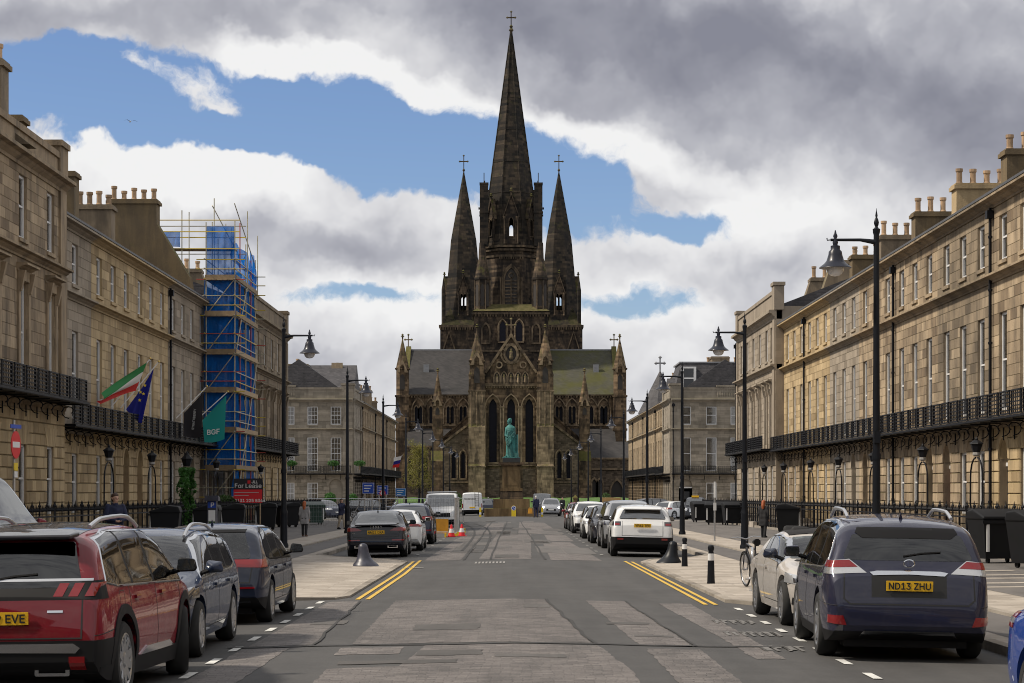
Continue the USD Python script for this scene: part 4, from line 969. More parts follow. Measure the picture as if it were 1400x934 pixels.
for k in range(4):      # tall belfry windows on four faces
    a = k * pi / 2; R_ = rotz(math.degrees(a))
    mb = MB()
    for q0, q1, d in ((.0, .26, .3), (.3, .6, .12)):
        q = lancet(0, 2.3, 35.6, 42.3); mb.prism(q.buffer(q1, join_style=2).difference(q.buffer(q0, join_style=2)).intersection(sg.box(-9, 35.6, 9, 60)), 'y', -4.85 - d, -4.84)
    mb.box(-.12, .12, -5.0, -4.84, 35.6, 40.6).prism(sg.Point(0, 40.9).buffer(.55, 10).difference(sg.Point(0, 40.9).buffer(.35, 10)), 'y', -5.0, -4.84)
    for z in np.arange(36.1, 40.4, .62): mb.box(-1.1, 1.1, -5.02, -4.84, z, z + .16)
    for s in (-1, 1):
        for dx in (1.55, 1.95): mb.lathe([(.16, 35.6), (.12, 35.9), (.12, 40.0), (.2, 40.5)], 6, (s * dx, -5.0, 0))
    f = mb.move(R_, (0, TY, 0)).put('belfry_window', 'church_trim_dark', church)
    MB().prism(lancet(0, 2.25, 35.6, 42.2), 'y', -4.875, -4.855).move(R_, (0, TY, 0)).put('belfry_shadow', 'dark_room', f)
for sx in (-1, 1):
    for sy in (-1, 1):
        x, y = sx * 5.25, TY + sy * 5.25
        m = MB().lathe([(1.45, 34.3), (1.45, 40.2)], 8, (x, y, 0), .5, pi / 8).lathe([(1.62, 40.0), (1.62, 40.4)], 8, (x, y, 0), .3, pi / 8)
        m.lathe([(1.5, 40.4), (.75, 44.0), (.6, 46.8)], 8, (x, y, 0), .5, pi / 8)
        tt = m.put('corner_turret', 'church_upper', church)
        d = MB()
        for k in range(8): 
            a = k * pi / 4; d.lathe([(.12, 34.6), (.12, 39.9)], 5, (x + 1.5 * math.cos(a + pi / 8), y + 1.5 * math.sin(a + pi / 8), 0))
        d.put('turret_shafts', 'church_trim_dark', tt)
        g = MB()
        for k in range(8):
            a = rotz(k * 45); q = MB().prism(lancet(0, .62, 35.2, 39.2), 'y', -1.36, -1.345).move(a, (x, y, 0)); g.add(*q.arrays())
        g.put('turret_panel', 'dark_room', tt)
        x, y = sx * 4.95, TY + sy * 4.95
        m = MB().box(x - .75, x + .75, y - .75, y + .75, 46.2, 57.6, .5)
        m.box(x - .85, x + .85, y - .85, y + .85, 52.2, 52.5).box(x - .82, x + .82, y - .82, y + .82, 57.4, 57.75)
        m.bar([x, y, 57.7], [x, y, 59.6], .1, 4).box(x - .13 + sx * .9, x + .13 + sx * .9, y - .13, y + .13, 52.9, 53.3)
        m.put('spire_shaft', 'spire_stone', church)
# main spire, pierced by the lucarne openings
def octo(z0, r0, z1, r1, at): 
    m = MB().lathe([(r0 / math.cos(pi / 8), z0), (max(r1, .05) / math.cos(pi / 8), z1)], 8, at, .5, pi / 8); v, f = m.arrays()
    return v, f
sp = to_man(octo(46.3, 5.35, 86.6, .10, (0, TY, 0)))
cut = to_man(MB().prism(lancet(0, .78, 48.0, 51.6), 'y', TY - 9, TY + 9).arrays())
sp = sp - cut
MB().tm(sp).put('main_spire', 'spire_stone', church)
m = MB()
for z in (56.2, 62.0, 68.0, 74.0):
    r = 5.35 * (86.6 - z) / 40.3 + .09; m.lathe([(r / math.cos(pi / 8), z), ((r - .03) / math.cos(pi / 8), z + .22)], 8, (0, TY, 0), .5, pi / 8)
for k in range(8):
    a = pi / 8 + k * pi / 4
    r0 = 5.35 / math.cos(pi / 8)
    m.bar([r0 * math.cos(a), TY + r0 * math.sin(a), 46.4], [.1 * math.cos(a), TY + .1 * math.sin(a), 86.5], .13, 5)
m.put('spire_ribs', 'spire_stone', church)
def lucarne(x, y, zb, w, zw0, zw1, ztop, face, depth, rot, spm='spire_stone', lights=1):
    """A gabled spire window: shafts, arch, steep gable with a finial, see-through opening."""
    h = w / 2
    poly = sg.Polygon([(-h, zb), (h, zb), (h, zw1 + .1), (0, ztop), (-h, zw1 + .1)])
    hs = [lancet(0, .72, zw0, zw1)] if lights == 1 else [lancet(-.36, .52, zw0, zw1), lancet(.36, .52, zw0, zw1)]
    for q in hs: poly = poly.difference(q)
    m = MB().prism(poly, 'y', -face, -face + depth)
    for s in (-1, 1):
        m.lathe([(.2, zb), (.14, zb + .4), (.14, zw1 - .5), (.24, zw1), (.24, zw1 + .2)], 6, (s * (h - .05), -face - .12, 0), .8)
        m.prism(sg.Polygon([(s * (h + .15), zw1), (0, ztop + .1), (0, ztop + .55), (s * (h + .3), zw1 + .1)]), 'y', -face - .2, -face + depth, .7)
    finial(m, 0, -face, ztop + .3, 1.2, .24)
    for q in hs: m.prism(q.buffer(.16, join_style=2).difference(q), 'y', -face - .12, -face, .9)
    return m.move(rotz(rot), (x, y, 0)).put('lucarne', 'church_upper', church)
for k in range(4): lucarne(0, TY, 46.6, 2.5, 48.0, 51.4, 55.4, 5.45, 2.2, k * 90)
for k in range(4): lucarne(0, TY, 46.6, 1.5, 48.2, 51.2, 54.6, 5.2, 1.4, 45 + k * 90)
m = MB(); m.lathe([(.16, 86.3), (.45, 86.7), (.2, 87.1), (.34, 87.4), (.1, 87.7)], 8, (0, TY, 0)); cross_of(m, 0, TY, 87.5, 2.6); m.put('spire_cross', 'church_trim_dark', church)
# --- western towers behind
for s in (-1, 1):
    x, y = s * 10.2, 110.0
    MB().box(x - 4.9, x + 4.9, y - 4.9, y + 4.9, 10, 36.4).put('west_tower', 'church_upper', church)
    m = MB().box(x - 5.15, x + 5.15, y - 5.15, y + 5.15, 36.2, 36.7, .35)
    for k in range(19): m.box(x - 4.8 + .52 * k - .1, x - 4.8 + .52 * k + .12, y - 5.15, y - 4.9, 35.7, 36.19)
    for dx in (-3.0, 3.0): m.prism(sg.Polygon([(x + dx - 1.35, 31.5), (x + dx, 35.6), (x + dx + 1.35, 31.5), (x + dx + 1.1, 31.5), (x + dx, 35.0), (x + dx - 1.1, 31.5)]), 'y', y - 5.1, y - 4.9, .5)
    m.put('tower_cornice', 'church_trim_dark', church)
    c8 = math.cos(pi / 8)
    sp = to_man(MB().lathe([(4.3 / c8, 36.7), (3.6 / c8, 45.0), (2.7 / c8, 55.2), (.06, 70.2)], 8, (x, y, 0), .5, pi / 8).arrays())
    cuts = to_man(MB().prism(lancet(x - .36, .56, 39.8, 43.4), 'y', y - 8, y + 8).arrays()) + to_man(MB().prism(lancet(x + .36, .56, 39.8, 43.4), 'y', y - 8, y + 8).arrays())
    MB().tm(sp - cuts).put('west_spire', 'spire_stone', church)
    MB().frustum(x - 4.75, x + 4.75, y - 4.75, y + 4.75, 36.7, x - 2.6, x + 2.6, y - 2.6, y + 2.6, 41.0).put('spire_broach', 'spire_stone', church)
    for k in range(4): lucarne(x, y, 38.8, 2.1, 39.8, 43.4, 47.0, 4.15, 1.2, k * 90, lights=2)
    for sx in (-1, 1):
        for sy in (-1, 1):
            p = MB().lathe([(.42, 36.7), (.42, 44.2), (.05, 46.8)], 6, (x + sx * 4.2, y + sy * 4.2, 0)); p.put('spirelet', 'spire_stone', church)
    m = MB(); m.lathe([(.1, 69.9), (.3, 70.3), (.06, 70.7)], 6, (x, y, 0)); cross_of(m, x, y, 70.4, 3.0); m.put('west_cross', 'church_trim_dark', church)
MB().box(-9, 9, 55, 112, -1.6, 20).put('nave_wall', 'church_upper', church)
MB().prism(sg.Polygon([(-9.3, 20), (9.3, 20), (0, 27)]), 'y', 62, 112).put('nave_roof', 'church_slate', church)
# small turret with a conical cap right of the church
t = thing('chapel_turret', 'small grey conical turret roof with a cross behind the right far houses', 'turret', (19.2, 275, 0))
MB().lathe([(2.6, -1), (2.6, 11.5), (2.8, 11.7)], 14, (0, 0, 0)).put('turret_wall', 'stone_far_grey', t)
MB().lathe([(2.9, 11.7), (1.4, 14.6), (.08, 17.2)], 14, (0, 0, 0)).put('cone_roof', 'slate', t)
m = MB(); cross_of(m, 0, 0, 17.1, 1.9); m.put('roof_cross', 'lead', t)

# ------------------------------------------------------------------ vehicles
def paint(name, c, metal=0.0, rough=0.45):
    N = {'g': ('texture_coordinate', {}), 'n': ('noise_texture', dict(scale=3.0, detail=5.0, roughness=0.7)), 'r': ('map_range', dict(from_min=.35, from_max=.7, to_min=rough - .08, to_max=rough + .16)),
         'd': ('noise_texture', dict(scale=1.6, detail=6.0, roughness=0.75)), 'dr': ('map_range', dict(from_min=.5, from_max=.75, to_min=0.0, to_max=0.14)), 'm': ('mix', dict(color1=c, color2=(.16, .14, .12))),
         'p': ('principled_bsdf', dict(metallic=metal, coat_weight=0.85, coat_roughness=0.02, specular_ior_level=.12))}
    M[name] = usdkit.material(stage, f'/World/Looks/{name}', N, [('g.object', 'n.vector'), ('n.fac', 'r.value'), ('r.result', 'p.roughness'), ('g.object', 'd.vector'), ('d.fac', 'dr.value'), ('dr.result', 'm.fac'), ('m.color', 'p.base_color')], surface='p.BSDF')
paint('paint_red', (0.13, 0.0025, 0.009)); paint('paint_slate_blue', (0.014, 0.024, 0.052)); paint('paint_night_blue', (0.009, 0.013, 0.028)); paint('paint_violet_grey', (0.016, 0.017, 0.036), .1)
paint('paint_white_car', (0.62, 0.63, 0.64), 0.0); paint('paint_black', (0.006, 0.007, 0.012)); paint('paint_champagne', (0.46, 0.43, 0.40), .3); paint('paint_silver', (0.30, 0.31, 0.33), .6); paint('paint_blue', (0.010, 0.040, 0.21)); paint('paint_dark_grey', (0.045, 0.047, 0.052), .4)
look('car_glass', (0.008, 0.010, 0.012), 0.025, spec=0.5, ior=2.45)
for nm_, tc in (('car_pane', (.50, .55, .54)), ('privacy_pane', (.10, .11, .12))):
    M[nm_] = usdkit.material(stage, f'/World/Looks/{nm_}', {"t": ("transparent_bsdf", {"color": tc}), "g": ("glossy_bsdf", {"roughness": 0.02, "color": (1, 1, 1)}), "f": ("fresnel", {"IOR": 1.75}), "m": ("mix_closure", {})}, [("f.fac", "m.fac"), ("t.BSDF", "m.closure1"), ("g.BSDF", "m.closure2")], surface="m.closure")
look('seat_cloth', (0.018, 0.018, 0.020), .9)
look('trim_black', (0.007, 0.007, 0.008), 0.6, spec=.2)
look('tyre_rubber', (0.012, 0.012, 0.012), 0.85, vary=.3, vscale=9)
look('alloy', (0.42, 0.43, 0.45), 0.28, metal=0.9)
look('chrome', (0.62, 0.63, 0.65), 0.12, metal=1.0)
look('rail_silver', (0.5, 0.51, 0.53), 0.3, metal=0.8)
look('lamp_red', (0.17, 0.004, 0.006), 0.12, coat=.6)
look('lamp_clear', (0.42, 0.43, 0.45), 0.06, coat=1.0, metal=.4)
look('lamp_smoked', (0.03, 0.03, 0.035), 0.06, coat=1.0)
look('headlamp_lit', (1.0, 0.95, 0.85), 0.3, emit=6.0)
look('plate_yellow', (0.72, 0.42, 0.012), 0.45); look('plate_white', (0.7, 0.7, 0.68), 0.45); look('plate_black', (0.01, 0.01, 0.01), 0.5)
look('soft_top', (0.008, 0.008, 0.010), 0.95)

def pch(k):
    k = np.array(k, float); f = PchipInterpolator(k[:, 0], k[:, 1]); lo, hi = k[0, 0], k[-1, 0]
    return lambda t: f(np.clip(t, lo, hi))
def shell(S, e=0.0, ny=70, nz=11):
    """The car's outer skin as a loft of cross-sections from tail (y=0) to nose (y=L), grown by e."""
    L, W, H = S['L'], S['W'] / 2, S['H']
    top, bot, plan, side = pch(S['top']), pch(S['bot']), pch(S['plan']), pch(S['side'])
    a = np.linspace(0, 1, ny); ys = L * (0.5 - 0.5 * np.cos(pi * (a * .86 + .07))) ; ys = (ys - ys[0]) / (ys[-1] - ys[0]) * L
    ys = np.unique(np.concatenate([ys, [q[0] for q in S['top']]]))
    rows = []
    for y in ys:
        zt, zb, w0 = float(top(y)) + e, float(bot(y)) - e, W * float(plan(y))
        rc = min(S.get('rc', .13), (zt - zb) * .3); cr = S.get('crown', .035) * min(1, (zt - zb))
        ze = zt - cr
        z1 = ze - rc
        zs = np.linspace(zb, z1, nz)
        pts = [(w0 * float(side(z)) + e, z) for z in zs]
        we = pts[-1][0]; rx = rc * 1.25
        slope = (pts[-1][0] - pts[-2][0]) / max(1e-6, zs[-1] - zs[-2])
        for t in np.linspace(0, pi / 2, 6)[1:]:
            z = z1 + rc * math.sin(t); pts.append((we - rx * (1 - math.cos(t)) + slope * rc * math.sin(t), z))
        xe = pts[-1][0]
        for t in (.75, .5, .25): pts.append((xe * t, ze + cr * (1 - t * t)))
        ring = [(x, z) for x, z in pts] + [(0, zt)] + [(-x, z) for x, z in pts[::-1]]
        rows.append([(x, y + (e if y > L * .99 else (-e if y < L * .01 else 0)), z) for x, z in ring])
    g = np.array(rows); n, k = g.shape[:2]
    f = []
    for i in range(n - 1):
        for j in range(k):
            j2 = (j + 1) % k; f.append([i * k + j, i * k + j2, (i + 1) * k + j2, (i + 1) * k + j])
    f = np.array(f); f = np.vstack([f[:, [0, 1, 2]], f[:, [0, 2, 3]]])
    caps = [[0, j + 1, j] for j in range(1, k - 1)] + [[(n - 1) * k, (n - 1) * k + j, (n - 1) * k + j + 1] for j in range(1, k - 1)]
    f = np.vstack([f, caps])
    tm = trimesh.Trimesh(g.reshape(-1, 3), f, process=False)
    if tm.volume < 0: f = f[:, ::-1]
    return manifold3d.Manifold(manifold3d.Mesh(g.reshape(-1, 3).astype(np.float32), f.astype(np.uint32)))
def man_prism(poly, axis, a, b):
    return to_man(MB().prism(poly, axis, a, b).arrays())
def mirror(poly): return shapely.affinity.scale(poly, -1, 1, origin=(0, 0))
def both(poly): return poly.union(mirror(poly))
SIDE = lambda belt, H, t=.20: [(0.1, .90), (.32, .965), (.55, 1.0), (.8, .99), (belt, .955), (belt + .06, .93), (H, .955 - t)]
PLAN = lambda L, r=.16, f=.24: [(0, 1 - r), (.05, 1 - r * .6), (.2, 1 - r * .22), (.6, 1), (L - 1.1, 1), (L - .55, 1 - f * .25), (L - .18, 1 - f * .62), (L, 1 - f)]

def wheel(t, x, y, R, w, side, spokes=5, steer=0.0, rim='alloy'):
    """Tyre with shoulders, dished rim, spokes and nuts; side = +1 when the outer face looks to +x."""
    def spin(mb):      # lathe axis z -> x, outer face to +-x
        m = np.array([[0, 0, side], [0, 1, 0], [1, 0, 0]], float) if side > 0 else np.array([[0, 0, -1], [0, -1, 0], [1, 0, 0]], float)
        mb.move(m)
        if steer: mb.move(rotz(steer))
        return mb.move(d=(x, y, R))
    h = w / 2; r = R * .70
    ty = MB().lathe([(r - .02, -h * .8), (r, -h), (R * .9, -h), (R * .985, -h * .72), (R, -h * .3), (R, h * .3), (R * .985, h * .72), (R * .9, h), (r, h * .98), (r - .02, h * .8)], 28, cap=False)
    tm = spin(ty).put('wheel', 'tyre_rubber', t, smooth=40)
    rm = MB().lathe([(r - .002, h * .95), (r - .018, h * .99), (r - .035, h * .9), (r - .05, h * .3), (r - .05, -h * .6)], 28, cap=False)
    spin(rm).put('rim', rim, tm, smooth=35)
    sp = MB()
    for k in range(spokes):
        a = 2 * pi * k / spokes
        q = MB().add([[.03, -.055, h * .55], [r - .03, -.03, h * .9], [r - .03, .03, h * .9], [.03, .055, h * .55], [.03, -.055, h * .8], [r - .03, -.028, h * .97], [r - .03, .028, h * .97], [.03, .055, h * .8]], MB.BF)
        q.move(rotz(math.degrees(a))); sp.add(*q.arrays())
    sp.lathe([(.085, h * .5), (.085, h * .82), (.05, h * .9)], 12)
    spin(sp).put('spokes', rim, tm)
    spin(MB().lathe([(r - .051, h * .1), (.02, h * .1)], 20, cap=False)).put('brake_disc', 'trim_black', tm)

def car(name, label, S, x, y, rz, cat='car', group=None, ny=70):
    L, W, H = S['L'], S['W'], S['H']
    rzr = math.radians(rz); gz = zg(x, y) if abs(x) < 5.9 else (zp(x, y) if S.get('pave') else zg(5.85, y))
    cx, cy = x + math.sin(rzr) * L / 2, y - math.cos(rzr) * L / 2
    lean = 1.0 * np.sign(x) if abs(x) < 6 else 0.0
    t = thing(name, label, cat, (cx, cy, gz), rz, group, roll=lean * math.cos(rzr))
    cachek = {}
    def sh(e):
        if e not in cachek: cachek[e] = shell(S, e, ny)
        return cachek[e]
    wr, wf = S['oh'], S['oh'] + S['wb']; R = S['R']
    arch = manifold3d.Manifold()
    for wy in (wr, wf):
        for s in (-1, 1):
            c = manifold3d.Manifold.cylinder(.5, R + .055, R + .055, 32).rotate([0, 90, 0]).translate([0, wy, R + .01])
            arch += c.translate([W / 2 - .30 if s > 0 else -W / 2 - .2, 0, 0])
    body = sh(0.0) - arch
    hollow = S.get('hollow', False)
    dlo = sg.Polygon(S['dlo']); belt = S['belt']; lim = W * S.get('glass_in', .33)
    sw0, sw1, sz0, sz1, symin = S['screen']
    screen_poly = sg.Polygon([(-sw0, sz0), (sw0, sz0), (sw1, sz1), (-sw1, sz1)]).buffer(.03)
    rear_poly = None
    if S.get('rear_glass'):
        w0, w1, z0, z1, rymax = S['rear_glass']
        rear_poly = sg.Polygon([(-w0, z0), (w0, z0), (w1, z1), (-w1, z1)]).buffer(.04).buffer(0)
    panes = []
    for p0, p1, lean_ in S['pillars']: dlo_cut = None
    glass_side = dlo
    for p0, p1, lean_ in S['pillars']:
        glass_side = glass_side.difference(sg.Polygon([(p0 - .035, 0.5), (p0 + .035, 0.5), (p0 + .035 + lean_, 2.2), (p0 - .035 + lean_, 2.2)]))
    if hollow:
        cab = man_prism(sg.box(.28, belt - .42, symin + (L - symin) * .42, H + 1), 'x', -W, W)
        cavity = sh(-.045) ^ cab
        openings = man_prism(screen_poly.buffer(-.012), 'y', symin, L + 1)
        if rear_poly is not None: openings += man_prism(rear_poly.buffer(-.012), 'y', -1, rymax)
        for g in getattr(glass_side, 'geoms', [glass_side]):
            for a, b in ((lim, W), (-W, -lim)): openings += man_prism(g.buffer(-.008), 'x', a, b)
        body = body - cavity - openings
        def seat(x, y, bench=False, z=belt - .34):
            wd = .24 if not bench else .58
            st = MB().tm(manifold3d.Manifold.batch_hull([manifold3d.Manifold.sphere(.06, 8).translate([x + sx * (wd - .06), y + dy, z + dz]) for sx in (-1, 1) for dy, dz in ((0, 0), (-.16, .50), (-.12, .50), (.08, .05))]))
            q = st.put('seat', 'seat_cloth', t, smooth=50)
            for hx in ((0,) if not bench else (-.36, .36)): MB().tm(manifold3d.Manifold.batch_hull([manifold3d.Manifold.sphere(.045, 8).translate([x + hx + sx * .10, y - .17 + dy, z + dz]) for sx in (-1, 1) for dy, dz in ((0, .62), (0, .76), (.03, .70))])).put('headrest', 'seat_cloth', q, smooth=50)
        fy = S['mirror'] - .95
        for sx in (-.38, .38): seat(sx, fy)
        seat(0, fy - .95, True)
        MB().tm(manifold3d.Manifold.batch_hull([manifold3d.Manifold.sphere(.06, 8).translate([sx * .62, S['mirror'] - .18 + dy, belt - .05 + dz]) for sx in (-1, 1) for dy, dz in ((0, 0), (.35, .0), (-.05, -.2), (.4, -.2))])).put('dashboard', 'seat_cloth', t, smooth=50)
        a_ = np.linspace(0, 2 * pi, 19); MB().tube(np.c_[.38 + .18 * np.cos(a_), S['mirror'] - .42 + .07 * np.sin(a_), belt - .02 + .17 * np.sin(a_)], .016, 6, cap=False).put('steering_wheel', 'trim_black', t)
        MB().box(-.08, .08, symin + .18, symin + .21, H - .22, H - .16).put('inner_mirror', 'trim_black', t)
    MB().tm(body).put('body', S['paint'], t, smooth=38)
    inner = MB()
    for wy in (wr, wf): inner.box(-W / 2 + .31, W / 2 - .31, wy - R, wy + R, .18, R * 2)
    inner.put('wheel_well', 'trim_black', t)
    def patch(nm, mat, poly, axis, a, b, e=.005, parent=t, smooth=38, arches=False):
        out = None
        for g in getattr(poly, 'geoms', [poly]):
            q = sh(e) ^ man_prism(g, axis, a, b)
            if arches: q = q - arch
            if not q.is_empty(): out = MB().tm(q).put(nm, mat, parent, smooth=smooth)
        return out
    # glass: thin panes over a hollow cabin on the near cars, dark glass on the others
    def glaze(nm, poly, axis, a, b, e, mat='car_pane'):
        if not hollow: return patch(nm, 'car_glass', poly, axis, a, b, e)
        q = (sh(e) - sh(-.003)) ^ man_prism(poly, axis, a, b)
        if not q.is_empty(): MB().tm(q).put(nm, mat, t, smooth=38)
    for s in (1, -1):
        a, b = (lim, W) if s > 0 else (-W, -lim)
        patch('window_trim', S.get('dlo_trim', 'trim_black'), dlo.buffer(.022).difference(dlo.buffer(.002)), 'x', a, b, .006)
        rest = dlo
        for p0, p1, lean_ in S['pillars']:
            bar = sg.Polygon([(p0 - .035, 0.5), (p0 + .035, 0.5), (p0 + .035 + lean_, 2.2), (p0 - .035 + lean_, 2.2)])
            rest = rest.difference(bar)
        for g in getattr(rest, 'geoms', [rest]): glaze('side_window', g, 'x', a, b, .004, 'privacy_pane' if S.get('privacy') and g.centroid.x < S['mirror'] - 1.05 else 'car_pane')
        if S['pillars']: patch('pillar_trim', 'trim_black', dlo.difference(rest).buffer(-.001), 'x', a, b, .0035)
    if S.get('rear_glass'):
        w0, w1, z0, z1, ymax = S['rear_glass']
        q = sg.Polygon([(-w0, z0), (w0, z0), (w1, z1), (-w1, z1)]).buffer(.04).buffer(0)
        glaze('rear_window', q, 'y', -.2, ymax, .005, 'privacy_pane' if S.get('privacy') else 'car_pane')
    w0, w1, z0, z1, ymin = S['screen']
    q = sg.Polygon([(-w0, z0), (w0, z0), (w1, z1), (-w1, z1)]).buffer(.03)
    glaze('windscreen', q, 'y', ymin, L, .004)
    for (nm, mat, poly, yl, e) in S.get('rear', []): patch(nm, mat, poly, 'y', -.3, yl, e, arches=nm in ('bumper', 'lower_bumper'))
    for (nm, mat, poly, yl, e) in S.get('front', []): patch(nm, mat, poly, 'y', yl, L + .3, e, arches=nm in ('bumper', 'lower_bumper'))
    for (nm, mat, poly, e) in S.get('sides', []):
        for s in (1, -1):
            a, b = (W * .3, W) if s > 0 else (-W, -W * .3)
            patch(nm, mat, poly, 'x', a, b, e, arches=True)
    for (nm, mat, poly, e) in S.get('tops', []): patch(nm, mat, poly, 'z', .8, 3.0, e)
    if S.get('cladding'):
        cl = sg.box(.1, .1, L - .1, S['cladding'])
        for wy in (wr, wf): cl = cl.union(sg.Point(wy, R + .01).buffer(R + .145, 24))
        for s in (1, -1): patch('wheel_arch_trim', 'trim_black', cl.intersection(sg.box(.0, .05, L, 1.2)), 'x', *((W * .34, W) if s > 0 else (-W, -W * .34)), .012, arches=True)
    # door lines, handles, mirrors
    ds = S['doors']
    for s in (1, -1):
        ln = [sg.LineString([(a, S.get('sill', .32)), (a, belt)]) for a in ds] + [sg.LineString([(ds[0], S.get('sill', .32)), (ds[-1], S.get('sill', .32))])]
        patch('door_seam', 'plate_black', shapely.union_all(ln).buffer(.006), 'x', *((W * .38, W) if s > 0 else (-W, -W * .38)), .0015, arches=True)
        for hy in [a + .16 for a in ds[:-1]]:
            xw = W / 2 * float(pch(S['side'])(belt - .12))
            MB().box(*sorted((s * (xw - .03), s * (xw + .028))), hy, hy + .17, belt - .16, belt - .125).put('door_handle', S.get('handle', S['paint']), t)
        my = S['mirror']
        xm = W / 2 * .95
        mm = manifold3d.Manifold.batch_hull([manifold3d.Manifold.sphere(r_, 16).translate([s * (xm + dx), my + dy, belt + dz]) for dx, dy, dz, r_ in ((.07, .0, .06, .045), (.20, -.02, .06, .04), (.19, -.01, .115, .035), (.08, .0, .125, .04), (.13, .06, .09, .045))])
        mp = MB().tm(mm).put('wing_mirror', S.get('mirror_mat', S['paint']), t, smooth=40)
        MB().bar([s * (xm - .06), my + .04, belt + .0], [s * (xm + .1), my + .02, belt + .06], .03, 6).put('mirror_arm', 'trim_black', mp)
        MB().prism(sg.box(xm + .07, belt + .055, xm + .20, belt + .125).buffer(.022) if s > 0 else sg.box(-xm - .20, belt + .055, -xm - .07, belt + .125).buffer(.022), 'y', my - .064, my - .055).put('mirror_glass', 'car_glass', mp)
    if S.get('rails'):
        z, x0, y0, y1, h = S['rails']
        for s in (1, -1):
            n = 15; yy = np.linspace(y0, y1, n); tt = np.linspace(0, 1, n); topf = pch(S['top'])
            zz = np.array([float(topf(q)) for q in yy]) - z + h * np.minimum(1, 5 * np.minimum(tt, 1 - tt))
            MB().tube(np.c_[np.full(n, s * x0), yy, zz], .021, 8).put('roof_rail', S.get('rail_mat', 'rail_silver'), t, smooth=40)
    for s in (1, -1):
        for wy, st in ((wr, 0), (wf, S.get('steer', 0))):
            wheel(t, s * (W / 2 - .115), wy, R, .225, s, S.get('spokes', 5), st)
    for key, face in (('plate', 'rear'), ('front_plate', 'front')):
        if S.get(key):
            s_, z, yy, mat = S[key]
            sgn = -1 if face == 'rear' else 1
            pl = MB().box(-.26, .26, min(yy, yy + sgn * .02), max(yy, yy + sgn * .02), z - .056, z + .056).put('number_plate', mat, t)
            if s_:
                tm = text(s_, .072, .003); tm.apply_translation([-tm.bounds[:, 0].mean(), -.036, 0])
                sc = min(1.0, .47 / np.ptp(tm.bounds[:, 0])); tm.apply_scale([sc, 1, 1])
                v = tm.vertices
                V = np.stack([v[:, 0], yy - .02 - v[:, 2] - .001, z + v[:, 1]], 1) if face == 'rear' else np.stack([-v[:, 0], yy + .02 + v[:, 2] + .001, z + v[:, 1]], 1)
                MB().add(V, tm.faces[:, ::-1] if face == 'rear' else tm.faces[:, ::-1]).put('plate_lettering', 'plate_black', pl)
    for f in S.get('extra', []): f(t, S)
    if hollow:
        for s in (1, -1):
            patch('shut_line', 'plate_black', sg.LineString([(wr - R * .75, belt - .38), (.02, belt - .42)]).buffer(.004).union(sg.LineString([(wf + R * .8, belt - .34), (L - .3, belt - .30)]).buffer(.004)).union(sg.box(wr - .12, belt - .22, wr + .06, belt - .06).difference(sg.box(wr - .113, belt - .213, wr + .053, belt - .067))), 'x', *((W * .3, W) if s > 0 else (-W, -W * .3)), .0012, arches=True)
    MB().box(-W / 2 + .25, W / 2 - .25, .3, L - .3, .16, .3).put('underbody', 'trim_black', t)
    return t

def suv_top(H): return [(0, .62), (.03, .78), (.07, .98), (.13, 1.07), (.30, H - .26), (.40, H - .14), (.52, H - .085), (1.2, H - .02), (2.0, H), (2.5, H - .03), (2.85, H - .11), (3.45, 1.10), (3.55, 1.075), (4.1, .99), (4.32, .88), (4.41, .74), (4.45, .55)]
def stretch(k, L, L0=4.45): return [(a * L / L0, b) for a, b in k]
BOT = lambda L: [(0, .42), (.12, .30), (.5, .22), (L - .5, .2), (L - .12, .26), (L, .36)]
def base_suv(**k):
    L, H = k.get('L', 4.45), k.get('H', 1.62)
    S = dict(L=L, W=1.84, H=H, oh=.86, wb=2.67, R=.36, top=stretch(suv_top(H), L), bot=BOT(L), plan=PLAN(L), side=SIDE(1.05, H), belt=1.06, paint='paint_silver', cladding=.36,
             dlo=[(a * L / 4.45, b) for a, b in ((.42, 1.10), (.75, 1.06), (3.35, 1.0), (3.3, 1.06), (2.78, H - .15), (2.4, H - .1), (1.2, H - .085), (.62, H - .15))], pillars=[(1.32 * L / 4.45, 0, -.02), (2.2 * L / 4.45, 0, -.05)], doors=[1.15 * L / 4.45, 2.2 * L / 4.45, 3.25 * L / 4.45],
             rear_glass=(.66, .56, 1.10, H - .2, .6), screen=(.70, .56, 1.13, H - .14, L * .6), mirror=L * .715)
    S.update(k); return S
def hatch_top(H): return [(0, .55), (.03, .70), (.06, .88), (.12, .97), (.22, 1.06), (.42, H - .17), (.52, H - .09), (.66, H - .055), (1.4, H), (2.0, H - .005), (2.5, H - .06), (2.7, H - .13), (3.4, .99), (3.5, .965), (3.95, .88), (4.15, .76), (4.24, .62), (4.28, .48)]
def base_hatch(**k):
    L, H = k.get('L', 4.28), k.get('H', 1.47); q = L / 4.28
    S = dict(L=L, W=1.79, H=H, oh=.80, wb=2.63, R=.325, top=stretch(hatch_top(H), L, 4.28), bot=BOT(L), plan=PLAN(L), side=SIDE(.93, H), belt=.94, paint='paint_silver',
             dlo=[(a * q, b) for a, b in ((.62, .99), (.9, .95), (3.3, .91), (3.25, .96), (2.66, H - .15), (2.3, H - .1), (1.2, H - .085), (.85, H - .15))], pillars=[(1.28 * q, 0, -.04), (2.15 * q, 0, -.05)], doors=[1.1 * q, 2.15 * q, 3.2 * q],
             rear_glass=(.62, .5, 1.0, H - .13, .75), screen=(.68, .54, 1.02, H - .12, L * .58), mirror=L * .73)
    S.update(k); return S
def saloon_top(H): return [(0, .52), (.03, .72), (.06, .93), (.10, .985), (.3, 1.0), (.5, 1.02), (.62, 1.05), (1.15, H - .12), (1.35, H - .06), (1.8, H), (2.2, H), (2.6, H - .06), (2.8, H - .13), (3.5, .97), (3.6, .945), (4.1, .87), (4.36, .74), (4.46, .6), (4.5, .45)]
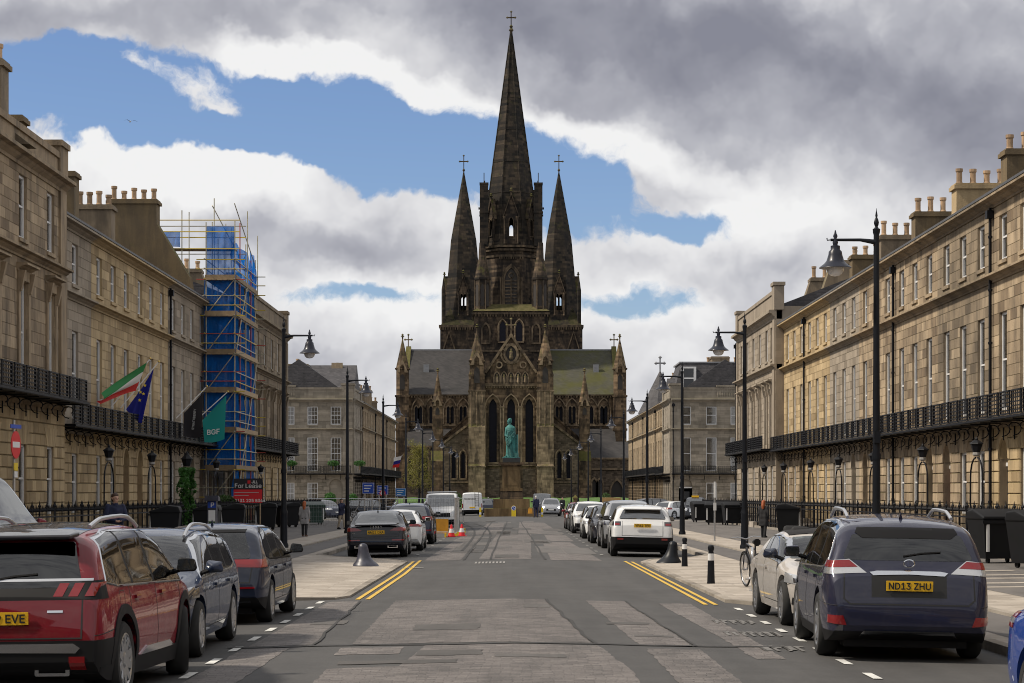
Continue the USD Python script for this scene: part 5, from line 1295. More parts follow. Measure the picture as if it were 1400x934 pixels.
def base_saloon(**k):
    L, H = k.get('L', 4.5), k.get('H', 1.43); q = L / 4.5
    S = dict(L=L, W=1.82, H=H, oh=.98, wb=2.65, R=.33, top=stretch(saloon_top(H), L, 4.5), bot=BOT(L), plan=PLAN(L), side=SIDE(.93, H), belt=.94, paint='paint_black',
             dlo=[(a * q, b) for a, b in ((.95, 1.0), (1.3, .96), (3.45, .91), (3.4, .95), (2.75, H - .15), (2.4, H - .1), (1.6, H - .09), (1.25, H - .15))], pillars=[(1.62 * q, 0, -.08), (2.3 * q, 0, -.05)], doors=[1.4 * q, 2.3 * q, 3.35 * q],
             rear_glass=(.64, .5, 1.06, H - .11, 1.5), screen=(.68, .54, 1.0, H - .13, L * .58), mirror=L * .72)
    S.update(k); return S
box2 = lambda x0, x1, z0, z1: sg.box(x0, z0, x1, z1)
def ring_badge(y, z, n=1, r=.05, gap=.075, mat='chrome'):
    def f(t, S):
        m = MB(); a = np.linspace(0, 2 * pi, 17)
        for k in range(n):
            c = (k - (n - 1) / 2) * gap
            m.tube(np.c_[c + r * np.cos(a), np.full(17, y), z + r * np.sin(a) * (.7 if n == 1 else 1)], .008, 5)
        if n == 1: m.box(-.022, -.008, y - .01, y + .01, z - .02, z + .028).box(-.022, .03, y - .01, y + .01, z - .026, z - .012)
        m.put('badge', mat, t)
    return f
def small_text(s, h, x, y, z, mat='chrome'):
    def f(t, S):
        tm = text(s, h, .004); v = tm.vertices
        MB().add(np.stack([v[:, 0] + x, y - v[:, 2], z + v[:, 1]], 1), tm.faces[:, ::-1]).put('lettering', mat, t)
    return f
def aerial(y, mat):
    def f(t, S):
        z = float(pch(S['top'])(y)); MB().add([[-.025, y - .1, z - .02], [.025, y - .1, z - .02], [0, y + .1, z - .01], [0, y - .12, z + .075], [0, y - .06, z + .07]], [[0, 1, 3], [1, 2, 4], [1, 4, 3], [2, 0, 4], [0, 3, 4], [0, 2, 1]]).put('roof_aerial', mat, t)
    return f
def spoiler(y0, y1, z, w, mat, th=.05):
    def f(t, S):
        m = manifold3d.Manifold.batch_hull([manifold3d.Manifold.sphere(.022, 10).translate([s * x, y, z + dz]) for s in (-1, 1) for x, y, dz in ((w, y1, 0), (w * .94, y0, -.02), (w * .9, y1 + .1, .02))])
        MB().tm(m).put('spoiler', mat, t, smooth=40)
    return f
def wiper(x, y, z, l):
    def f(t, S): MB().tube([[x, y, z], [x + l * .5, y + .02, z + .035], [x + l, y + .03, z + .05]], .012, 5).put('wiper', 'trim_black', t)
    return f
def exhaust(xs, y, z, mat='chrome'):
    def f(t, S):
        for x in xs: MB().prism(sg.box(x - .14, z - .03, x + .14, z + .03).buffer(.015).difference(sg.box(x - .12, z - .018, x + .12, z + .018)), 'y', y, y + .05).put('exhaust_trim', mat, t)
    return f

# 1 red crossover at the lower left
claws = shapely.union_all([sg.Polygon([(x - .055, .985), (x + .03, .985), (x + .075, 1.10), (x - .01, 1.10)]) for x in (.52, .655, .80)])
S = base_suv(hollow=True, privacy=True, paint='paint_red', spokes=10, steer=14, plan=PLAN(4.45, .085), oh=.88, rails=(-.005, .60, .85, 2.7, .045), dlo_trim='chrome', mirror_mat='trim_black',
    rear=[('tailgate_band', 'trim_black', both(sg.Polygon([(0, .955), (.90, .955), (.86, 1.12), (0, 1.115)])), .36, .004), ('tail_light', 'lamp_red', both(claws), .4, .009), ('lower_bumper', 'trim_black', box2(-1, 1, .2, .60), .55, .008), ('bumper_strip', 'chrome', both(sg.Polygon([(0, .575), (.66, .575), (.72, .535), (.68, .49), (0, .50)])), .4, .014), ('reflector', 'lamp_red', both(box2(.62, .76, .34, .46)), .3, .014), ('tailgate_seam', 'plate_black', sg.LineString([(.73, .95), (.73, .62), (-.73, .62), (-.73, .95)]).buffer(.007), .3, .002), ('chrome_edge', 'rail_silver', both(box2(0, .8, 1.118, 1.14)), .4, .008), ('tailgate_text', 'chrome', both(box2(.42, .56, .845, .865)), .3, .01)],
    sides=[('sill_strip', 'chrome', sg.Polygon([(1.5, .36), (1.75, .43), (2.7, .42), (2.95, .35)]), .016)],
    tops=[('roof_panel', 'paint_black', sg.box(-.57, .55, .57, 2.75), .004)], plate=('GK19 EVE', .80, .015, 'plate_yellow'), extra=[exhaust((-.45, .45), .06, .33), spoiler(.25, .42, 1.525, .60, 'paint_black'), wiper(-.1, .16, 1.13, .4)])
car('parked_car', 'red crossover with roof rails, black tailgate band and claw-like tail lights at lower left', S, -4.37, 20.85, -3.2, group=None)
# 2 slate-blue estate facing the camera
S = base_hatch(hollow=True, L=4.7, H=1.48, W=1.81, paint='paint_slate_blue', wb=2.81, oh=1.05, R=.33, spokes=10, rails=(-.0, .56, .7, 2.9, .04), mirror_mat='paint_slate_blue', handle='paint_slate_blue', dlo_trim='chrome',
    top=[(0, .55), (.03, .72), (.08, .95), (.2, 1.05), (.45, 1.33), (.6, 1.40), (1.4, 1.46), (2.1, 1.48), (2.75, 1.42), (3.0, 1.34), (3.72, 1.0), (3.82, .975), (4.3, .88), (4.55, .75), (4.66, .62), (4.7, .48)], screen=(.70, .56, 1.04, 1.36, 2.8),
    front=[('headlamp', 'lamp_smoked', both(sg.Polygon([(.42, .66), (.95, .70), (.95, .84), (.5, .78)])), 3.9, .007), ('grille', 'trim_black', both(box2(.03, .34, .52, .74)), 4.2, .01), ('lower_bumper', 'trim_black', both(box2(.0, .62, .28, .42)), 4.3, .008)], front_plate=('', .48, 4.72, 'plate_white'),
    extra=[lambda t, S: MB().add([[.22, 3.62, 1.062], [.5, 3.62, 1.062], [.5, 3.49, 1.125], [.22, 3.49, 1.125]], [[0, 1, 2, 3]]).put('permit', 'plate_white', t)])
car('parked_car', 'slate blue estate car facing the camera with a pale permit in its windscreen', S, -4.48, 26.05, 180.0)
# 3 dark blue hatchback
S = base_hatch(hollow=True, paint='paint_night_blue', spokes=10, mirror_mat='trim_black',
    rear=[('tail_light', 'lamp_red', both(sg.Polygon([(.30, .85), (.93, .83), (.93, .95), (.45, .955)])), .42, .008), ('lower_bumper', 'trim_black', box2(-1, 1, .2, .40), .5, .006), ('reflector', 'lamp_red', both(box2(.52, .74, .53, .56)), .3, .01), ('tailgate_seam', 'plate_black', sg.LineString([(.70, .84), (.66, .62), (-.66, .62), (-.70, .84)]).buffer(.007), .3, .002), ('spoiler_band', 'trim_black', box2(-.55, .55, 1.34, 1.385), .72, .012)],
    plate=('LF70 ZKB', .52, .0, 'plate_yellow'), extra=[exhaust((-.52, .52), .05, .37), aerial(1.0, 'paint_night_blue'), ring_badge(.06, .9, 1, .045), wiper(-.05, .22, 1.04, .35)])
car('parked_car', 'dark blue hatchback seen from behind, furthest of the three near cars on the left', S, -4.40, 32.7, -1.0)
# 4 violet-grey large crossover
tl = both(sg.Polygon([(.47, 1.01), (.72, 1.0), (.95, .98), (.95, 1.13), (.66, 1.16), (.62, 1.13)]))
S = base_suv(hollow=True, privacy=True, L=4.77, W=1.885, H=1.66, oh=.98, wb=2.74, R=.375, paint='paint_violet_grey', spokes=5, cladding=None, rails=(-.0, .60, .95, 2.75, .06), sides=[('sill', 'trim_black', sg.box(1.4, .2, 3.3, .32), .008)],
    rear=[('tail_light', 'lamp_clear', tl, .5, .006), ('tail_light_red', 'lamp_red', both(sg.Polygon([(.57, 1.075), (.95, 1.06), (.95, 1.135), (.66, 1.15)])), .5, .011), ('chrome_bar', 'chrome', both(sg.Polygon([(0, 1.00), (.40, .985), (.44, 1.02), (.36, 1.035), (0, 1.04)])), .3, .02), ('tailgate_seam', 'plate_black', sg.LineString([(.72, 1.14), (.73, .72), (.66, .66), (-.66, .66), (-.73, .72), (-.72, 1.14)]).buffer(.008), .32, .002), ('reflector', 'lamp_red', both(sg.Polygon([(.70, .42), (.90, .44), (.90, .53), (.74, .53)])), .35, .01), ('lower_bumper', 'trim_black', box2(-1, 1, .15, .35), .55, .004), ('skid_plate', 'chrome', both(sg.Polygon([(0, .36), (.50, .36), (.56, .27), (.50, .30), (0, .33)])), .3, .012), ('spoiler_glass', 'trim_black', both(sg.Polygon([(0, 1.40), (.5, 1.40), (.58, 1.46), (.55, 1.52), (0, 1.525)])), .62, .012), ('plate_recess', 'plate_black', box2(-.42, .42, .74, .985), .25, .0015)],
    rear_glass=(.68, .585, 1.19, 1.40, .66), plate=('ND13 ZHU', .87, .022, 'plate_yellow'), dlo_trim='chrome',
    extra=[ring_badge(.085, 1.12, 1, .062), small_text('450h', .04, .50, .055, .76), small_text('LEXUS', .036, -.70, .055, .78), aerial(.95, 'paint_violet_grey'), wiper(-.05, .2, 1.2, .42)])
car('parked_car', 'violet grey large crossover with yellow ND13 ZHU plate at lower right', S, 4.56, 26.2, -2.6)
# 5 champagne convertible facing the camera
S = base_saloon(hollow=True, rear_glass=None, L=4.6, W=1.80, H=1.38, paint='paint_champagne', oh=1.0, wb=2.76, R=.335, spokes=7, mirror_mat='paint_night_blue',
    top=[(0, .5), (.03, .72), (.08, .92), (.4, .96), (.75, .99), (1.2, 1.24), (1.55, 1.34), (2.1, 1.38), (2.5, 1.35), (2.75, 1.27), (3.45, .96), (3.55, .935), (4.1, .86), (4.42, .74), (4.55, .58), (4.6, .45)],
    screen=(.68, .55, .99, 1.25, 2.7), dlo=[(1.5, .97), (3.4, .91), (3.3, .97), (2.75, 1.22), (2.4, 1.27), (1.75, 1.25)], pillars=[(2.0, 0, -.04)], doors=[1.9, 3.3], dlo_trim='chrome',
    tops=[('soft_top', 'soft_top', sg.box(-.62, .85, .62, 2.62), .010)],
    front=[('headlamp', 'lamp_clear', both(sg.Polygon([(.38, .58), (.92, .64), (.92, .79), (.52, .70), (.40, .66)])), 3.9, .007), ('headlamp_lens', 'lamp_smoked', both(sg.Polygon([(.46, .605), (.8, .645), (.8, .71), (.52, .67)])), 3.95, .012), ('grille', 'trim_black', both(box2(.03, .30, .55, .70)), 4.2, .012), ('lower_bumper', 'trim_black', both(sg.Polygon([(0, .27), (.55, .27), (.80, .33), (.80, .43), (.58, .40), (0, .38)])), 4.1, .008)], front_plate=('', .47, 4.61, 'plate_white'))
car('parked_car', 'champagne convertible with black soft top facing the camera beside the bicycle', S, 4.74, 32.1, 181.0)
# 6 blue car at the right edge
S = base_saloon(paint='paint_blue', rear=[('tail_light', 'lamp_red', both(sg.Polygon([(.5, .84), (.93, .82), (.93, .95), (.55, .93)])), .4, .008), ('tail_light_clear', 'lamp_clear', both(sg.box(.62, .86, .93, .90)), .42, .011), ('lower_bumper', 'trim_black', box2(-1, 1, .2, .36), .4, .006), ('boot_seam', 'plate_black', sg.LineString([(.70, .98), (.66, .66), (-.66, .66), (-.70, .98)]).buffer(.008), .3, .002)], plate=('', .75, .02, 'plate_yellow'), spokes=10)
car('parked_car', 'bright blue car cut off by the right edge of the picture', S, 4.83, 14.9, 180.0)
# left row beyond the build-out
S = base_saloon(paint='paint_black', spokes=10, mirror_mat='trim_black',
    rear=[('tail_light', 'lamp_red', both(sg.Polygon([(.42, .83), (.93, .81), (.93, .93), (.55, .91)])), .5, .008), ('reflector', 'lamp_red', both(box2(.48, .85, .53, .565)), .35, .01), ('lower_bumper', 'trim_black', both(box2(0, .62, .26, .38)), .4, .008), ('tailgate_seam', 'plate_black', sg.LineString([(.72, .84), (.68, .64), (-.68, .64), (-.72, .84)]).buffer(.008), .3, .002)],
    plate=('NM21 OXA', .78, .02, 'plate_yellow'), extra=[ring_badge(.055, .925, 4, .05), aerial(1.5, 'paint_black'), spoiler(.0, .12, 1.02, .62, 'paint_black'), exhaust((-.5, .5), .03, .35), small_text('S3', .05, -.72, .04, .72)])
car('parked_car', 'black saloon with four-ring badge and yellow plate behind the left cone bollard', S, -4.10, 66.0, 0.5)
S = base_saloon(paint='paint_white_car', H=1.40, spokes=7, rear=[('tail_light', 'lamp_red', both(sg.Polygon([(.5, .84), (.93, .83), (.93, .93), (.5, .92)])), .5, .008)], front=[('headlamp', 'lamp_clear', both(sg.Polygon([(.45, .62), (.95, .66), (.95, .76), (.5, .72)])), 3.7, .007)], plate=('', .72, .02, 'plate_yellow'))
car('parked_car', 'white saloon half hidden behind the black saloon on the left', S, -3.92, 73.2, 0.0, ny=50)
tl2 = both(sg.Polygon([(.40, .98), (.93, .95), (.93, 1.08), (.5, 1.07)]))
S = base_suv(paint='paint_night_blue', H=1.60, rails=(0, .58, .8, 2.6, .03), cladding=.34, rear=[('tail_light', 'lamp_red', tl2, .5, .008), ('reflector', 'lamp_red', both(box2(.45, .85, .52, .57)), .35, .01), ('lower_bumper', 'trim_black', box2(-1, 1, .2, .42), .5, .006)], plate=('SK68 UVO', .80, .02, 'plate_yellow'), spokes=10, extra=[aerial(1.0, 'paint_night_blue')])
car('parked_car', 'dark blue crossover parked before the metal site fence on the left', S, -3.93, 83.4, 0.0, ny=50)
# right row beyond the build-out
S = base_suv(L=4.36, W=1.90, H=1.60, paint='paint_white_car', oh=.80, wb=2.66, R=.38, spokes=9, cladding=.40, mirror_mat='trim_black', dlo=[(.5, 1.17), (3.3, 1.0), (3.25, 1.06), (2.72, 1.43), (2.3, 1.48), (1.2, 1.42), (.62, 1.34)], belt=1.06,
    rear=[('tail_light', 'lamp_smoked', both(sg.Polygon([(.66, .96), (.95, .96), (.95, 1.09), (.66, 1.09)])), .45, .008), ('tail_light_red', 'lamp_red', both(box2(.70, .86, .98, 1.04)), .45, .012), ('lower_bumper', 'trim_black', box2(-1, 1, .15, .62), .5, .006), ('reflector', 'lamp_red', both(box2(.58, .76, .53, .585)), .35, .012), ('tailgate_seam', 'plate_black', sg.LineString([(.62, 1.1), (.62, .66), (-.62, .66), (-.62, 1.1)]).buffer(.006), .3, .002), ('roof_glass_edge', 'car_glass', both(box2(0, .6, 1.2, 1.24)), .5, .006)],
    rear_glass=(.66, .56, 1.2, 1.40, .62), plate=('YF62 TFP', .97, .02, 'plate_yellow'), extra=[spoiler(.26, .40, 1.49, .58, 'paint_white_car')])
car('parked_car', 'white compact crossover with yellow plate, nearest of the right row beyond the bollards', S, 3.99, 66.6, -1.0)
S = base_suv(L=4.6, W=1.95, H=1.72, paint='paint_silver', R=.39, spokes=5, front=[('headlamp', 'lamp_smoked', both(sg.Polygon([(.45, .84), (.96, .84), (.96, .98), (.5, .96)])), 3.9, .008), ('grille', 'trim_black', both(box2(0, .42, .78, .95)), 4.2, .01), ('lower_bumper', 'trim_black', both(box2(0, .86, .35, .52)), 4.1, .008)], front_plate=('', .62, 4.61, 'plate_white'))
car('parked_car', 'silver grey sport utility car facing the camera behind the white crossover', S, 4.12, 76.4, 180.5, ny=50)
S = base_hatch(paint='paint_black', H=1.50, front=[('headlamp', 'lamp_smoked', both(sg.Polygon([(.45, .66), (.95, .70), (.95, .84), (.5, .80)])), 3.6, .007), ('grille', 'trim_black', both(box2(0, .34, .5, .7)), 3.8, .008)], front_plate=('', .5, 4.29, 'plate_white'))
car('parked_car', 'black hatchback facing the camera, third in the right row beyond the bollards', S, 3.95, 84.3, 180, ny=46)
S = base_hatch(paint='paint_white_car', L=4.0, H=1.46, front=[('headlamp', 'lamp_clear', both(sg.Polygon([(.45, .62), (.95, .66), (.95, .80), (.5, .76)])), 3.3, .007), ('grille', 'trim_black', both(box2(0, .40, .38, .6)), 3.5, .008)], front_plate=('', .48, 4.01, 'plate_white'))
car('parked_car', 'small white hatchback facing the camera between black hatchback and white crossover', S, 3.92, 93.4, 180, ny=46)
S = base_suv(paint='paint_white_car', H=1.60, front=[('headlamp', 'lamp_clear', both(sg.Polygon([(.45, .80), (.96, .82), (.96, .93), (.5, .92)])), 3.9, .008), ('grille', 'trim_black', both(sg.Polygon([(.04, .72), (.30, .72), (.34, .92), (.04, .92)])), 4.1, .01), ('lower_bumper', 'trim_black', both(box2(0, .80, .3, .52)), 4.0, .008)], front_plate=('', .6, 4.46, 'plate_white'))
car('parked_car', 'white crossover with dark grille facing the camera, fifth in the right row', S, 3.88, 106.4, 180, ny=46)
car('parked_car', 'dark grey hatchback, sixth in the right row, mostly hidden', base_hatch(paint='paint_dark_grey', H=1.5, front_plate=('', .5, 4.29, 'plate_white')), 3.88, 113.2, 180, ny=40)
S = base_hatch(paint='paint_red', L=4.0, H=1.52, front=[('headlamp', 'lamp_clear', both(sg.Polygon([(.45, .62), (.95, .66), (.95, .82), (.5, .78)])), 3.3, .007)], front_plate=('', .48, 4.01, 'plate_white'), mirror_mat='paint_red')
car('parked_car', 'red hatchback at the far end of the right row', S, 3.85, 119.6, 180, ny=40)
S = base_suv(paint='paint_silver', H=1.66, front=[('headlamp', 'headlamp_lit', both(sg.Point(.72, .82).buffer(.10, 8)), 3.9, .01), ('grille', 'trim_black', both(box2(0, .45, .5, .66)), 4.2, .008)], front_plate=('', .6, 4.46, 'plate_white'))
car('moving_car', 'silver car with headlights on driving past the right of the statue', S, 3.60, 198.0, 180, ny=40)
# cars in the crossing
car('parked_car', 'dark blue car angled towards the camera by the left corner house', base_suv(paint='paint_night_blue', H=1.62, front=[('headlamp', 'lamp_clear', both(box2(.5, .92, .8, .92)), 3.9, .008)], front_plate=('', .6, 4.46, 'plate_white')), -15.3, 171, -140, ny=40)
car('parked_car', 'black estate side-on behind the blue road signs', base_suv(paint='paint_black', H=1.6), -12.0, 180, -88, ny=40)
car('parked_car', 'silver white hatchback seen from behind in front of the black taxi', base_hatch(paint='paint_white_car', rear=[('tail_light', 'lamp_red', both(box2(.6, .93, .8, .95)), .5, .008)], plate=('', .7, .02, 'plate_yellow')), 13.6, 176, -42, ny=40)
S = base_suv(paint='paint_black', H=1.82, L=4.6, W=1.78, top=[(0, .6), (.05, 1.0), (.15, 1.2), (.4, 1.68), (.7, 1.78), (1.5, 1.82), (2.4, 1.81), (2.8, 1.7), (3.35, 1.14), (3.5, 1.1), (4.2, 1.02), (4.45, .9), (4.55, .7), (4.6, .5)], screen=(.68, .56, 1.16, 1.66, 2.7), dlo=[(.6, 1.12), (3.3, 1.06), (3.2, 1.12), (2.75, 1.66), (1.0, 1.68)],
    front=[('headlamp', 'lamp_clear', both(sg.Point(.62, .86).buffer(.12, 8)), 4.0, .01), ('grille', 'chrome', box2(-.35, .35, .66, .94), 4.2, .008)], front_plate=('', .5, 4.61, 'plate_white'), extra=[lambda t, S: MB().box(-.28, .28, 2.35, 2.55, 1.80, 1.93).put('roof_sign', 'plate_yellow', t)])
car('taxi', 'black cab with orange roof sign facing the camera on the right of the crossing', S, 14.4, 166.5, 172, cat='taxi', ny=44)
car('parked_car', 'silver hatchback roof showing behind the tan box van', base_hatch(paint='paint_silver'), 9.6, 182, -70, ny=36)
car('parked_car', 'black crossover by the railings right of the tan box van', base_suv(paint='paint_black', H=1.7), 13.0, 190, -65, ny=36)
car('parked_car', 'dark hatchback right beside the far white van', base_hatch(paint='paint_night_blue', H=1.6), -2.55, 212, 0, ny=36)

# vans
def van_top(L, H): return [(0, .5), (.02, 1.2), (.05, H - .12), (.12, H - .04), (.4, H), (L - 2.0, H), (L - 1.75, H - .05), (L - .95, 1.28), (L - .85, 1.22), (L - .3, 1.05), (L - .08, .85), (L, .5)]
def base_van(**k):
    L, H = k.get('L', 4.95), k.get('H', 2.05)
    S = dict(L=L, W=2.02, H=H, oh=.95, wb=2.95, R=.34, top=van_top(L, H), bot=BOT(L), plan=[(0, .95), (.1, .98), (.5, 1), (L - 1.2, 1), (L - .4, .92), (L, .72)], side=[(.1, .93), (.5, 1), (1.1, .99), (1.2, .98), (H, .90)], belt=1.18, paint='paint_white_car', rc=.12,
             dlo=[(L - 2.05, 1.22), (L - .98, 1.18), (L - 1.05, 1.26), (L - 1.72, H - .2), (L - 2.05, H - .2)], pillars=[], doors=[L - 2.15, L - 1.02], glass_in=.3, screen=(.82, .74, 1.27, H - .13, L - 2.0), mirror=L - 1.02, mirror_mat='trim_black', sill=.4)
    S.update(k); return S
S = base_van(front=[('headlamp', 'lamp_clear', both(sg.Polygon([(.58, .78), (1.0, .85), (1.0, 1.08), (.66, .98)])), 4.2, .008), ('grille', 'trim_black', both(box2(0, .55, .62, .86)), 4.5, .01), ('lower_bumper', 'trim_black', box2(-1.1, 1.1, .2, .48), 4.3, .006)], front_plate=('', .52, 4.96, 'plate_white'),
             extra=[lambda t, S: [MB().bar([-.85, y, S['H'] + .06], [.85, y, S['H'] + .06], .03, 5).put('roof_bar', 'rail_silver', t) for y in (.8, 1.8, 2.8)] and None])
car('white_van', 'white van with roof bars facing the camera behind the orange barrier', S, -4.2, 128, 180, cat='van')
def ladder(t, S):
    m = MB()
    for x in (.28, .62): m.bar([x, -.06, .85], [x, -.05, S['H'] + .03], .022, 5)
    for k in range(6): m.bar([.28, -.055, 1.0 + k * .2], [.62, -.055, 1.0 + k * .2], .016, 4)
    m.put('rear_ladder', 'trim_black', t)
def van_sign(t, S):
    tm = text('Scotmech', .17, .004); v = tm.vertices
    MB().add(np.stack([v[:, 0] - .75, -.012 - v[:, 2], v[:, 1] + 1.52], 1), tm.faces[:, ::-1]).put('rear_lettering', 'plate_black', t)
S = base_van(H=2.2, W=1.95, paint='paint_white_car', rear=[('tail_light', 'lamp_red', both(box2(.86, 1.0, .75, 1.15)), .2, .008), ('lower_bumper', 'trim_black', box2(-1.1, 1.1, .2, .55), .4, .01), ('door_gap', 'plate_black', box2(-.006, .006, .55, 2.1), .2, .003)], plate=('', .78, .01, 'plate_yellow'), extra=[ladder, van_sign])
car('white_van', 'white van seen from behind with a ladder, left of the statue', S, -3.75, 203, 0, cat='van')
car('grey_van', 'grey van behind the silver car with headlights', base_van(paint='paint_dark_grey', H=2.1, W=1.9), 3.0, 214, 180, cat='van', ny=40)
S = base_van(H=2.2, L=5.4, pave=True, sides=[('red_band', 'paint_red', sg.Polygon([(0.3, 1.02), (4.35, 1.02), (4.6, 1.14), (4.2, 1.17), (.3, 1.17)]), .006), ('bonnet_vent', 'trim_black', sg.box(4.6, 1.0, 4.85, 1.05), .006)], mirror_mat='paint_red')
car('white_van', 'white van with a red band at the left edge behind the red crossover', S, -10.35, 37.5, -101, cat='van')
t = thing('box_van', 'flatbed with a tan plywood box body right of the statue', 'truck', (9.15, 196, zg(5.85, 196)), 180)
MB().box(-.9, .9, -2, 1.2, .45, .62).put('flatbed', 'trim_black', t)
look('plywood', (0.36, 0.22, 0.085), .8, vary=.15)
MB().box(-.9, .9, -1.9, 1.0, .64, 1.72).put('box_body', 'plywood', t)
MB().frustum(-.85, .85, 1.3, 2.6, .4, -.75, .75, 1.3, 2.1, 1.4).put('cab', 'paint_dark_grey', t)
for s in (-1, 1):
    for wy in (-1.2, 1.9): wheel(t, s * .8, wy, .33, .2, s)

# ------------------------------------------------------------------ scaffold
look('tube_steel', (0.36, 0.33, 0.24), .45, metal=.5, vary=.3, vscale=5)
look('tube_yellow', (0.50, 0.36, 0.03), .5)
look('tube_red', (0.35, 0.05, 0.03), .5)
look('scaffold_board', (0.26, 0.19, 0.115), .9, vary=.3, vscale=4, tone=.3)
N_ = {"t": ("transparent_bsdf", {"color": (0.75, 0.85, 1.0)}), "d": ("diffuse_bsdf", {"color": (0.006, 0.115, 0.42)}), "tl": ("translucent_bsdf", {"color": (0.008, 0.16, 0.55)}), "a": ("mix_closure", {"fac": .35}), "m": ("mix_closure", {}),
      "g": ("geometry", {}), "n": ("noise_texture", {"scale": 1.2, "detail": 5.0}), "r": ("map_range", {"from_min": .3, "from_max": .7, "to_min": .62, "to_max": .93})}
M['blue_net'] = usdkit.material(stage, '/World/Looks/blue_net', N_, [("g.position", "n.vector"), ("n.fac", "r.value"), ("r.result", "m.fac"), ("d.BSDF", "a.closure1"), ("tl.BSDF", "a.closure2"), ("t.BSDF", "m.closure1"), ("a.closure", "m.closure2")], surface="m.closure")
sc = thing('scaffold', 'tube scaffold hung with bright blue netting on the left terrace', 'scaffold', (-16.35, 111.6, 0))
sr = random.Random(5)
X0, X1, Y0, Y1 = .25, 1.75, 0.0, 9.2        # local x outward from the facade, y along the street
lv = [1.0, 3.0, 5.0, 7.1, 9.1, 11.1, 13.0]
ys = np.linspace(Y0, Y1, 5)
for y in ys:
    for x in (X0, X1):
        MB().bar([x, y, -.3], [x + sr.uniform(-.03, .03), y, 15.2 + sr.uniform(-.6, 1.3)], .032, 6).put('standard', sr.choice(['tube_steel', 'tube_steel', 'tube_yellow', 'tube_red']), sc)
for z in lv:
    for dz in (0.0, .55, 1.05):
        for x in (X0 - .03, X1 + .04):
            MB().bar([x, Y0 - .5, z + dz], [x, Y1 + .5, z + dz + sr.uniform(-.02, .02)], .028, 5).put('ledger', sr.choice(['tube_steel', 'tube_steel', 'tube_yellow']), sc)
        for y in (Y0 - .04, Y1 + .04): MB().bar([X0 - .5, y, z + dz], [X1 + .55, y, z + dz], .028, 5).put('transom', sr.choice(['tube_steel', 'tube_steel', 'tube_yellow', 'tube_red']), sc)
    if z > 2:
        for k in range(5): MB().box(X0 + .02 + k * .29, X0 + .28 + k * .29, Y0 - .25, Y1 + .25, z - .05, z - .005, sr.random()).put('board', 'scaffold_board', sc)
        MB().box(X0 - .05, X1 + .06, Y0 - .12, Y0 - .08, z, z + .24, sr.random()).put('toe_board', 'scaffold_board', sc)
        MB().box(X1 + .08, X1 + .12, Y0 - .08, Y1 + .1, z, z + .24, sr.random()).put('toe_board', 'scaffold_board', sc)
for a, b in zip(lv[:-1], lv[1:]):
    i = lv.index(a)
    MB().bar([X0, Y0 - .08, a], [X1, Y0 - .08, b], .026, 5).put('brace', 'tube_steel', sc)
    yy = ys[i % 4]; MB().bar([X1 + .07, yy, a], [X1 + .07, yy + 2.3, b], .026, 5).put('brace', 'tube_steel', sc)
def net(y_of, x0, y0, x1, y1, z0, z1, n=9, nz=6, slack=.05):
    g = []
    for j in range(nz):
        row = []
        for i in range(n):
            t, u = i / (n - 1), j / (nz - 1)
            bulge = slack * math.sin(pi * u) * math.sin(t * 17 + z0) + slack * .5 * math.sin(t * 40 + u * 6)
            dx, dy = (x1 - x0), (y1 - y0); L_ = math.hypot(dx, dy)
            row.append([x0 + dx * t - dy / L_ * bulge, y0 + dy * t + dx / L_ * bulge, z0 + (z1 - z0) * u])
        g.append(row)
    MB().sheet(g).put('netting', 'blue_net', sc)
for i, (a, b) in enumerate(zip(lv[1:], lv[2:] + [15.0])):
    if a > 12: continue
    net(None, X0 - .1, Y0 + .05, X1, Y0 + .05, a + .02, b - .03)
    for p, q in zip(ys[:-1], ys[1:]): net(None, X1 - .06, p, X1 - .06, q, a + .02, b - .03)
net(None, X1 - .06, ys[3], X1 - .06, ys[4], 13.0, 15.2, slack=.1); net(None, X1 - .06, ys[0], X1 - .06, ys[3], 13.9, 15.0, slack=.14); net(None, X0, Y0 + .06, X1, Y0 + .06, 13.0, 15.8, slack=.1)
net(None, X1 - .06, ys[0], X1 - .06, ys[1], 1.2, 2.95, slack=.1); net(None, X1 - .06, ys[2], X1 - .06, ys[4], 1.2, 2.95, slack=.1)
# roof-level staging that runs back over the eaves
for x in (-2.6, -1.0): 
    for y in (Y0 - .1, Y0 + 2.4): MB().bar([x, y, 12.4], [x, y, 16.6 + sr.uniform(-.5, .6)], .03, 5).put('standard', 'tube_steel', sc)
for z in (14.6, 15.5, 16.1):
    for y in (Y0 - .15, Y0 + 2.45): MB().bar([-2.9, y, z], [X1 + .3, y, z], .028, 5).put('ledger', sr.choice(['tube_steel', 'tube_yellow']), sc)
for k in range(4): MB().box(-2.8, X1, Y0 + .1 + k * .3, Y0 + .36 + k * .3, 14.62, 14.66, sr.random()).put('board', 'scaffold_board', sc)
net(None, -2.6, Y0 - .1, -1.1, Y0 - .1, 14.7, 15.5, slack=.15); net(None, X1 - .06, ys[0], X1 - .06, ys[4], 13.0, 14.2, slack=.1)
MB().bar([X0, ys[1], 17.2], [X1 + .1, ys[3], 13.6], .028, 5).put('brace', 'tube_steel', sc)
MB().bar([X1, Y0, 17.0], [X1, Y1, 14.6], .028, 5).put('brace', 'tube_steel', sc)
for x, y, h in ((X0, ys[1], 17.6), (X1, ys[2], 17.2), (X1, ys[4], 16.4), (X0, ys[3], 16.8), (X0, ys[4], 16.9)): MB().bar([x + .1, y + .1, 12.8], [x + .1, y + .1, h], .03, 5).put('standard', 'tube_steel', sc)

